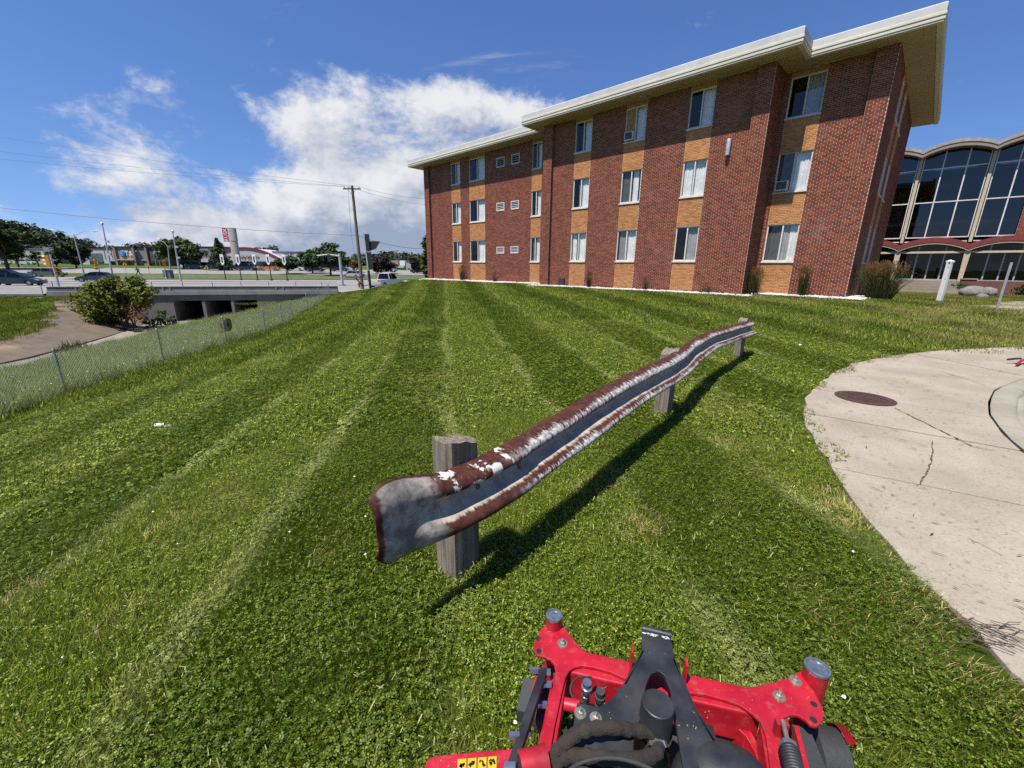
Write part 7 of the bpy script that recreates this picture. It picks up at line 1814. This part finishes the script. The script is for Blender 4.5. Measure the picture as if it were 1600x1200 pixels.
    # litter and the tool at the picture edge
    p = hit(252, 672); root = thing('paper_cup', 'crushed white paper cup lying on the lawn', 'litter', p + Vector((0, 0, .045)), R(20)); b = B(); b.tube([(-.05, 0, .02), (.0, .01, .022), (.05, 0, .025)], [.036, .032, .024], 10, False); b.tube([(-.055, 0, .02), (-.048, 0, .02)], .039, 10, False); b.build('cup', M_WHITE, root, smooth=60); c = B(); c.lathe((.09, -.03, .01), [(.038, 0), (.04, .008), (.03, .012)], 12); c.build('lid', M_WHITE, root)
    p = hit(1248, 543); b = B(); b.add([(0, 0, .05), (.07, .01, .06), (.08, .05, .055), (.01, .045, .065), (.04, .025, .075)], [(0, 1, 4), (1, 2, 4), (2, 3, 4), (3, 0, 4)]); o = b.build('paper_scrap', M_WHITE); o.location = p; tag(o, 'small white paper scrap on the lawn near the turnaround', 'litter')
    p = atZ(1596, 568, -1.6); root = thing('hand_tool', 'red and black tool lying on the concrete at the picture edge', 'tool', p, R(15)); b = B(); b.tube([(-.30, -.08, .02), (.05, .03, .05), (.9, .2, .06)], .022, 8); b.build('shaft', simple('tool_red', (.33, .012, .03), .4), root, smooth=50); c = B(); c.tube([(-.02, -.10, .05), (.10, -.06, .07), (.2, -.05, .06)], [.05, .065, .04], 10); c.build('head', M_BLK, root, smooth=50); c = B(); c.tube([(-.12, .14, .05), (.0, .10, .07), (.2, .12, .06)], .018, 6); c.build('grip', M_BLK, root, smooth=50)
    # small litter on the concrete: seeds, twigs and leaf bits
    b = B(); k = 0
    while k < 420:
        x, y = r.uniform(2.2, 12), r.uniform(.8, 9.4)
        if not inpoly(np.array([x]), np.array([y]), TURN)[0] or (polydist(np.array([x]), np.array([y]), GEDGE)[0] > .5 and r.random() < .45): continue
        t = r.gauss(-.7, .5); l = r.choice([.012, .02, .03, .05]) * r.uniform(.6, 1.3); w = r.uniform(.002, .005); c_, s_ = math.cos(t), math.sin(t); z = -1.617 + r.uniform(0, .004)
        b.add([(x - c_ * l, y - s_ * l, z), (x + s_ * w, y - c_ * w, z + .002), (x + c_ * l, y + s_ * l, z), (x - s_ * w, y + c_ * w, z + .002)], [(0, 1, 2, 3)]); k += 1
    for _ in range(26):     # twig pile by the lower joint
        q = atZ(1530 + r.uniform(-20, 60), 985 + r.uniform(-8, 30), -1.62); t = r.gauss(-.55, .35); l = r.uniform(.03, .10); b.tube([(q.x - math.cos(t) * l, q.y - math.sin(t) * l, -1.615), (q.x, q.y + r.uniform(-.01, .01), -1.605), (q.x + math.cos(t) * l, q.y + math.sin(t) * l, -1.612)], .0022, 3)
    o = b.build('debris', simple('twig_brown', (.05, .033, .022), .9)); tag(o, 'dry twigs and leaf bits strewn over the concrete', 'debris', None, 'stuff')
extras()
# ------------------------------------------------------------------ front mower deck of the machine the picture is taken from
def red_paint():
    m, nt, b = newmat('mower_red'); h = NT(nt); P = h.obj()
    c = h.mix(h.rng(h.noise(P, 9, 4), .3, .7), (.27, .004, .012), (.37, .006, .019))
    c = h.mix(h.rng(h.noise(P, 70, 4, .7), .66, .74, 0, .5), c, (.45, .18, .16)); c = h.mix(h.rng(h.noise(P, 5, 5, .65), .5, .75, 0, .45), c, (.15, .03, .02)); c = h.mix(h.rng(h.noise(P, 26, 6, .75), .52, .72, 0, .35), c, (.24, .12, .09))
    nt.links.new(c, b.inputs['Base Color']); b.inputs['Coat Weight'].default_value = .2; b.inputs['Coat Roughness'].default_value = .18
    nt.links.new(h.rng(h.noise(P, 18, 4), .3, .7, .32, .55, False), b.inputs['Roughness']); return m
def black_paint():
    m, nt, b = newmat('mower_black'); h = NT(nt); P = h.obj()
    c = h.mix(h.rng(h.noise(P, 12, 5), .35, .7), (.010, .011, .014), (.024, .025, .028)); c = h.mix(h.rng(h.noise(h.map(P, (1, 1, 1), (0, 0, .5)), 55, 3, .7), .69, .74, 0, .5), c, (.20, .19, .17)); c = h.mix(h.rng(h.noise(P, 4, 4), .5, .8, 0, .5), c, (.045, .038, .028))
    nt.links.new(c, b.inputs['Base Color']); nt.links.new(h.rng(h.noise(P, 25, 4), .3, .7, .38, .62, False), b.inputs['Roughness']); nt.links.new(h.bump(h.noise(P, 160, 3), .12, .002), b.inputs['Normal']); return m
def make_mower():
    RED = red_paint(); BLK = black_paint(); ZN = simple('zinc_bolt', (.42, .38, .30), .35, .8, .15, 40); CHR = simple('chrome_fitting', (.50, .51, .53), .25, .9); CAP = simple('cap_steel', (.30, .33, .36), .25, .8, .2, 60); RUB = simple('rubber', (.022, .023, .024), .75, bump=.3, bscale=80)
    DIRT = simple('dirty_deck', (.045, .030, .020), .9, var=.4, nscale=14, bump=.5, bscale=70); SLV = simple('hose_sleeve', (.022, .016, .011), .9, var=.35, nscale=30, bump=.7, bscale=120); YEL = simple('label_yellow', (.50, .36, .01), .5)
    root = thing('mower_deck', 'red and black front mower deck frame at the bottom of the picture', 'mower', (.5, .8, -1.65)); O = Vector(root.location)
    za = lambda x, y: (780 + x / 4.615, 940 + y / 4.615); zb_ = lambda x, y: (1040 + x / 5.333, 1000 + y / 5.333); zA = lambda x, y: (660 + x / 2.353, 930 + y / 2.353)
    P = lambda q, z: atZ(q[0], q[1], z)
    def plate(name, pts, conv, z, th, mat, parent=root, bev=.0025):
        q = [P(conv(*p), z) for p in pts]; ar = sum(a.x * b.y - b.x * a.y for a, b in zip(q, q[1:] + q[:1]))
        if ar < 0: q = q[::-1]
        b = B(); b.prism([(p.x, p.y) for p in q], z - th, z); return b.build(name, mat, parent, O, bevel=bev)
    zP = -1.185
    lp = plate('left_bracket', [(345, 150), (400, 128), (440, 140), (475, 185), (520, 255), (600, 345), (700, 415), (800, 468), (900, 488), (945, 492), (925, 540), (912, 556), (800, 506), (690, 475), (600, 462), (545, 472), (500, 505), (478, 550), (455, 640), (430, 760), (400, 900), (365, 1100), (330, 1300), (210, 1300), (255, 1110), (300, 940), (340, 800), (375, 690), (395, 560), (405, 490), (395, 450), (370, 420), (330, 400), (275, 390), (255, 360), (250, 310), (262, 265), (290, 215)], za, zP, .010, RED)
    rp = plate('right_bracket', [(150, 350), (300, 400), (450, 400), (600, 395), (750, 385), (900, 350), (1030, 310), (1100, 270), (1190, 240), (1230, 330), (1190, 365), (1240, 430), (1280, 510), (1310, 560), (1315, 640), (1300, 690), (1260, 720), (1210, 710), (1160, 660), (1100, 625), (1040, 625), (980, 650), (955, 690), (950, 740), (960, 850), (1000, 1067), (1040, 1250), (890, 1250), (870, 1067), (850, 900), (830, 780), (790, 680), (720, 610), (620, 545), (500, 500), (330, 455), (190, 440)], zb_, zP, .010, RED)
    # box tube joining the two brackets
    a = P(za(470, 500), zP - .012); c = P(zb_(800, 640), zP - .012); d = (c - a).normalized(); f = Vector((-d.y, d.x, 0)); t = B()
    t.extrude([a, a + f * .085, a + f * .085 - Vector((0, 0, .11)), a - Vector((0, 0, .11))], c - a); t.build('cross_tube', RED, root, O, bevel=.006)
    # side rails under the arms
    for q0, q1 in ((za(440, 520), za(300, 1300)), (zb_(860, 720), zb_(960, 1250))):
        p0, p1 = P(q0, zP - .011), P(q1, zP - .011); d = (p1 - p0); n = Vector((-d.y, d.x, 0)).normalized() * .022; b = B(); b.extrude([p0 - n, p0 + n, p0 + n - Vector((0, 0, .08)), p0 - n - Vector((0, 0, .08))], d); b.build('side_rail', RED, root, O, bevel=.004)
    # caster tubes with zinc caps
    for (q, r_, nm) in ((za(397, 95), .027, 'l'), (zb_(1265, 225), .033, 'r')):
        c = P(q, -1.14); b = B(); b.lathe((c.x, c.y, -1.42), [(r_, 0), (r_, .272)], 28); tb = b.build('caster_tube', RED, root, O, smooth=30)
        b = B(); b.lathe((c.x, c.y, -1.148), [(r_ * 1.04, 0), (r_ * 1.06, .004), (r_ * 1.02, .009), (r_ * .86, .010), (r_ * .80, .004), (r_ * .3, .003), (.001, .003)], 28); b.build('cap', CAP, tb, O, smooth=25)
        b = B(); w0 = Vector((c.x, c.y, -1.53)); dd = Vector((.974, -.23, 0)); b.tube([w0 - dd * .03, w0 - dd * .022, w0 + dd * .022, w0 + dd * .03], [.085, .105, .105, .085], 24); b.build('caster_wheel', RUB, root, O, smooth=40)
        b = B()
        for s in (-1, 1): b.box((c.x + dd.x * s * .042, c.y + dd.y * s * .042, -1.47), (.008, .05, .14), math.atan2(dd.y, dd.x))
        b.box((c.x, c.y, -1.405), (.094, .05, .01), math.atan2(dd.y, dd.x)); b.build('caster_fork', RED, root, O)
    # black towing tongue
    tg = plate('tongue', [(540, 700), (556, 470), (568, 395), (650, 408), (690, 385), (740, 322), (782, 255), (806, 200), (808, 128), (912, 150), (915, 175), (930, 235), (965, 330), (1012, 425), (1060, 490), (1088, 550), (1140, 700), (970, 700), (950, 580), (935, 490), (920, 420), (912, 350), (890, 295), (868, 278), (840, 290), (822, 330), (812, 400), (800, 460), (780, 500), (770, 700)], zA, -1.10, .014, BLK, bev=.003)
    for e0, e1 in (((806, 200), (740, 322)), ((930, 235), (1012, 425)), ((1012, 425), (1088, 550))):
        p0, p1 = P(zA(*e0), -1.1), P(zA(*e1), -1.1); b = B(); n = Vector((-(p1 - p0).y, (p1 - p0).x, 0)).normalized() * (.006 if e0[0] < 900 else -.006); b.extrude([p0 + n * .2, p0 + n * 1.2, p0 + n * 1.2 - Vector((0, 0, .05)), p0 + n * .2 - Vector((0, 0, .05))], p1 - p0); b.build('flange', BLK, tg, O)
    p0, p1 = P(zA(809, 134), -1.098), P(zA(908, 154), -1.098); b = B(); n = Vector((.0, -.010, 0)); b.add([p0, p1, p1 + n, p0 + n], [(3, 2, 1, 0)]); r = random.Random(4); sc = B()
    for i in range(26):
        f_ = r.uniform(.03, .97); q = p0.lerp(p1, f_) + Vector((0, -r.uniform(.002, .010), .0012)); l = r.uniform(.003, .009); sc.box(tuple(q), (l * 1.5, .0016, .0008), r.uniform(-.4, .2))
    sc.build('scuff', M_WHITE, tg, O)
    b = B(); e0, e1 = P(zA(808, 122), -1.105), P(zA(914, 148), -1.105); b.tube([e0, e1], .012, 12); b.build('tip_roll', BLK, tg, O, smooth=40)
    # gearbox in the opening
    c = P(zA(866, 397), -1.045); b = B(); b.lathe((c.x, c.y, -1.32), [(.040, 0), (.040, .262), (.0385, .268), (.0385, .274), (.036, .276), (.002, .277)], 30); gb = b.build('gearbox_cap', BLK, root, O, smooth=30)
    b = B(); b.lathe((c.x, c.y, -1.34), [(.058, 0), (.058, .10), (.045, .14), (.044, .2)], 24); b.build('gearbox', BLK, root, O, smooth=30)
    q0, q1 = P(zA(866, 460), -1.13), P(zA(864, 500), -1.12); b = B(); b.tube([q0, q1], .012, 8); b.tube([q1 + Vector((0, .004, 0)), q1 - Vector((.0, .012, 0))], .019, 6); b.tube([q1 - Vector((0, .012, 0)), q1 - Vector((-.004, .03, .012))], .014, 10); b.tube([q1 - Vector((.0, .016, 0)), q1 - Vector((.03, .016, 0))], .016, 6); b.build('hydraulic_elbow', CHR, root, O, smooth=30)
    # hoses
    def hose(name, pts, r_, mat, n=40):
        pts = [P(zA(x, y), z) for x, y, z in pts]; out = []; m = len(pts)
        for i in range(n + 1):
            t_ = i / n * (m - 1); k = min(int(t_), m - 2); u = t_ - k; p0 = pts[max(k - 1, 0)]; p1 = pts[k]; p2 = pts[k + 1]; p3 = pts[min(k + 2, m - 1)]
            out.append(0.5 * ((2 * p1) + (p2 - p0) * u + (2 * p0 - 5 * p1 + 4 * p2 - p3) * u * u + (3 * p1 - p0 - 3 * p2 + p3) * u ** 3))
        rr = [r_ * (1 + .10 * math.sin(i * 1.7) + .06 * math.sin(i * 4.1)) if mat is SLV else r_ for i in range(n + 1)]
        b = B(); b.tube(out, rr, 12); b.build(name, mat, root, O, smooth=60)
    hose('hose', [(850, 508, -1.115), (770, 496, -1.085), (680, 488, -1.06), (590, 500, -1.06), (525, 545, -1.07), (480, 600, -1.09), (455, 690, -1.12)], .0155, SLV)
    hose('hose', [(870, 555, -1.13), (850, 590, -1.10), (760, 605, -1.08), (650, 596, -1.075), (560, 590, -1.08), (500, 612, -1.09), (450, 680, -1.12)], .015, SLV)
    hose('cable', [(530, 650, -1.04), (580, 618, -1.04), (650, 600, -1.035), (740, 604, -1.035), (840, 640, -1.04), (900, 700, -1.05)], .0042, RUB)
    hose('cable', [(622, 300, -1.16), (570, 305, -1.15), (545, 335, -1.15), (553, 375, -1.16), (590, 395, -1.17)], .003, RUB)
    # quick couplers behind the tube
    for (x, y, mt) in ((606, 320, CHR), (655, 352, RUB)):
        q = P(zA(x, y), -1.13); e = P(zA(x - 6, y + 60), -1.20); b = B(); b.tube([q, q.lerp(e, .25), q.lerp(e, .26), q.lerp(e, .5), q.lerp(e, .52), e], [.012, .012, .0155, .0155, .011, .011], 14); b.build('coupler', mt, root, O, smooth=30)
        b = B(); b.tube([q.lerp(e, .75), e + (e - q) * .2], .0125, 8); b.build('coupler_nut', CHR, root, O)
    # bolts
    def bolt(conv, x, y, z, r_=.010):
        c = P(conv(x, y), z); b = B(); b.lathe((c.x, c.y, z), [(r_ * 1.7, 0), (r_ * 1.7, .003)], 18); b.lathe((c.x, c.y, z + .003), [(r_, 0), (r_ * .98, .008), (r_ * .7, .009)], 6); b.lathe((c.x, c.y, z + .011), [(r_ * .5, 0), (r_ * .5, .008), (r_ * .35, .010)], 10); b.build('bolt', ZN, root, O, smooth=20)
    bolt(za, 455, 305, zP); bolt(za, 403, 160, zP, .009); bolt(zb_, 945, 475, zP); bolt(zb_, 1080, 345, zP); bolt(zA, 580, 436, -1.10, .009); bolt(zA, 637, 454, -1.10, .009)
    for conv, x, y in ((za, 280, 266), (za, 286, 357), (zb_, 1235, 535), (zb_, 1232, 665)):
        c = P(conv(x, y), zP); b = B(); b.lathe((c.x, c.y, zP - .0005), [(.009, 0), (.009, .0015)], 16); b.build('bolt_hole_disc', M_BLACK, root, O)  # flat black disc stands in for the dark inside an open hole
    # lift struts
    def bar(name, q0, z0, q1, z1, w, th, mat):
        p0, p1 = P(q0, z0), P(q1, z1); d = p1 - p0; n = Vector((-d.y, d.x, 0)).normalized() * w / 2; b = B(); b.extrude([p0 - n, p0 + n, p0 + n - Vector((0, 0, th)), p0 - n - Vector((0, 0, th))], d); return b.build(name, mat, root, O, bevel=.002)
    bar('lift_bar', za(325, 470), -1.16, za(60, 1260), -1.12, .022, .03, BLK); bar('lift_bar', za(290, 470), -1.20, za(165, 1000), -1.22, .012, .02, RED); bar('lift_link', za(240, 560), -1.30, za(190, 800), -1.34, .06, .05, RUB); bar('lift_link', za(330, 600), -1.22, za(290, 860), -1.24, .03, .05, RUB)
    for x, y, z in ((258, 497, -1.19), (345, 510, -1.17), (352, 598, -1.19), (320, 745, -1.2), (118, 968, -1.14), (205, 945, -1.2), (85, 1190, -1.1)): c = P(za(x, y), z); b = B(); b.tube([(c.x - .016, c.y, c.z), (c.x + .010, c.y, c.z)], .010, 6); b.build('pin', CHR, root, O)
    # pivot tube at the lower left
    q0, q1 = P(za(150, 1190), -1.09), P(za(345, 1140), -1.09); b = B(); b.tube([q0, q1], .030, 22); pv = b.build('pivot_tube', RED, root, O, smooth=35); dv = (q0 - q1).normalized(); b = B(); b.tube([q0 + dv * .0005, q0 + dv * .0015], .022, 18); b.build('bore', M_BLACK, pv, O)
    # deck wing with warning labels
    wz = -1.36; wing = plate('deck_wing', [(20, 600), (60, 588), (340, 562), (430, 556), (470, 760), (-40, 760)], zA, wz, .02, RED, bev=.004)
    for k in range(4):
        x0 = 130 + k * 37; q = [P(zA(x, y), wz + .0015) for x, y in ((x0, 604 - k * 3), (x0 + 32, 601 - k * 3), (x0 + 31, 650), (x0 - 1, 652))]; b = B(); b.add([p + Vector((0, 0, dz)) for dz in (-.001, .001) for p in q], [(7, 6, 5, 4), (4, 5, 1, 0), (5, 6, 2, 1), (6, 7, 3, 2), (7, 4, 0, 3)]); lb = b.build('warning_label', YEL, wing, O)
        r = random.Random(k); b = B()
        for i in range(5): f1, f2 = r.uniform(.25, .75), r.uniform(.25, .6); m_ = q[0].lerp(q[1], f1).lerp(q[3].lerp(q[2], f1), f2); b.box((m_.x, m_.y, wz + .003), (r.uniform(.004, .010), r.uniform(.003, .008), .0006), r.uniform(0, 3))
        b.build('pictogram', M_BLACK, lb, O)
    # dirty deck shell below the frame
    plate('deck_shell', [(560, 420), (700, 370), (1040, 440), (1230, 520), (1290, 640), (1330, 900), (480, 900), (520, 560)], zA, -1.40, .03, DIRT)
    plate('deck_edge', [(1075, 520), (1120, 535), (1190, 560), (1250, 600), (1280, 690), (1250, 690), (1225, 615), (1160, 580), (1080, 555)], zA, -1.30, .02, RED)
    plate('belt_guard', [(1150, 480), (1210, 500), (1240, 560), (1262, 640), (1240, 640), (1222, 575), (1190, 520)], zA, -1.26, .09, RED)
    # black cover dome
    c = P(zA(1110, 640), -1.12); b = B(); ico(b, (c.x, c.y, -1.17), (.115, .085, .085), random.Random(1), 0.0, 4); b.build('cover', BLK, root, O, smooth=60)
    bar('tower_leg', zA(620, 520), -1.16, zA(600, 700), -1.16, .14, .02, BLK); bar('tower_leg', zA(1030, 470), -1.13, zA(1080, 700), -1.13, .05, .05, BLK)
    # spring at the right
    p0, p1 = P(zA(1325, 462), -1.13), P(zA(1345, 545), -1.13); b = B(); b.tube([p0, p1], .0055, 8); b.build('spring_rod', ZN, root, O); b = B(); b.tube([p1, p1 + (p1 - p0).normalized() * .012], [.019, .021], 8); b.build('spring_seat', simple('seat_grey', (.13, .14, .15), .5, .4), root, O)
    ax = (P(zA(1385, 720), -1.13) - p1); L = ax.length; ax.normalize(); u = ax.cross(Vector((0, 0, 1))).normalized(); w = ax.cross(u); pts = []
    for i in range(260): t_ = i / 259; an = t_ * 2 * math.pi * 15; pts.append(p1 + ax * (.012 + t_ * L) + (u * math.cos(an) + w * math.sin(an)) * .0175)
    b = B(); b.tube(pts, .0048, 7); b.build('spring_coil', BLK, root, O, smooth=60)
    bar('spring_tab', zA(1318, 452), -1.14, zA(1330, 478), -1.14, .03, .05, RED); bar('belt', zA(1390, 480), -1.24, zA(1480, 700), -1.24, .045, .02, RUB); bar('bracket_arm', zA(1375, 480), -1.20, zA(1430, 700), -1.20, .012, .04, RED)
    # gauge wheel and guard on the right
    c = P(zA(1485, 600), -1.38); dd = Vector((.974, -.23, 0)); b = B(); b.tube([c - dd * .045, c - dd * .035, c + dd * .035, c + dd * .045], [.062, .080, .080, .062], 28); gw = b.build('gauge_wheel', RUB, root, O, smooth=40)
    b = B(); fw = Vector((.23, .974, 0)); pts = [c + fw * math.cos(t_) * 0.090 + Vector((0, 0, math.sin(t_) * 0.090)) for t_ in np.linspace(.1, 1.7, 12)]
    for q0, q1 in zip(pts[:-1], pts[1:]): b.add([q0 + dd * .03, q0 + dd * .055, q1 + dd * .055, q1 + dd * .03], [(0, 1, 2, 3), (3, 2, 1, 0)])
    for q0, q1 in zip(pts[:-1], pts[1:]): b.add([q0 + dd * .055, q0 + dd * .055 + (c - q0).normalized() * .02, q1 + dd * .055 + (c - q1).normalized() * .02, q1 + dd * .055], [(0, 1, 2, 3), (3, 2, 1, 0)])
    b.build('wheel_guard', RED, root, O, smooth=40)
    for e in ((765, 262, 228), (961, 312, 272)):
        q = P(zA(e[0], e[1]), -1.19); b = B(); b.box((q.x, q.y, -1.155), (.006, .03, .07), R(-13)); b.build('tab', RED, root, O, bevel=.001)
    c = P(zA(548, 405), -1.15); b = B(); b.tube([(c.x - .02, c.y + .004, c.z), (c.x + .02, c.y - .004, c.z)], .016, 16); b.build('spacer', RED, root, O, smooth=40)
    r = random.Random(8); b = B()
    for (conv, z, x0, x1, y0, y1, n) in ((zA, -1.0995, 660, 800, 300, 460, 7), (zA, -1.0995, 930, 1060, 300, 560, 9), (zA, zP + .0008, 430, 520, 110, 260, 3), (zA, zP + .0008, 1150, 1420, 350, 440, 5), (zA, -1.399, 600, 1200, 420, 640, 60), (zA, -1.359, 60, 320, 600, 640, 12)):
        for _ in range(n):
            c = P(conv(r.uniform(x0, x1), r.uniform(y0, y1)), z); l = r.uniform(.002, .007); t_ = r.uniform(0, 3.14); b.box((c.x, c.y, z + .0008), (l, .0012, .0008), t_)
    o = b.build('stuck_clippings', M_CLIP, root, O); o['kind'] = 'stuff'
make_mower()
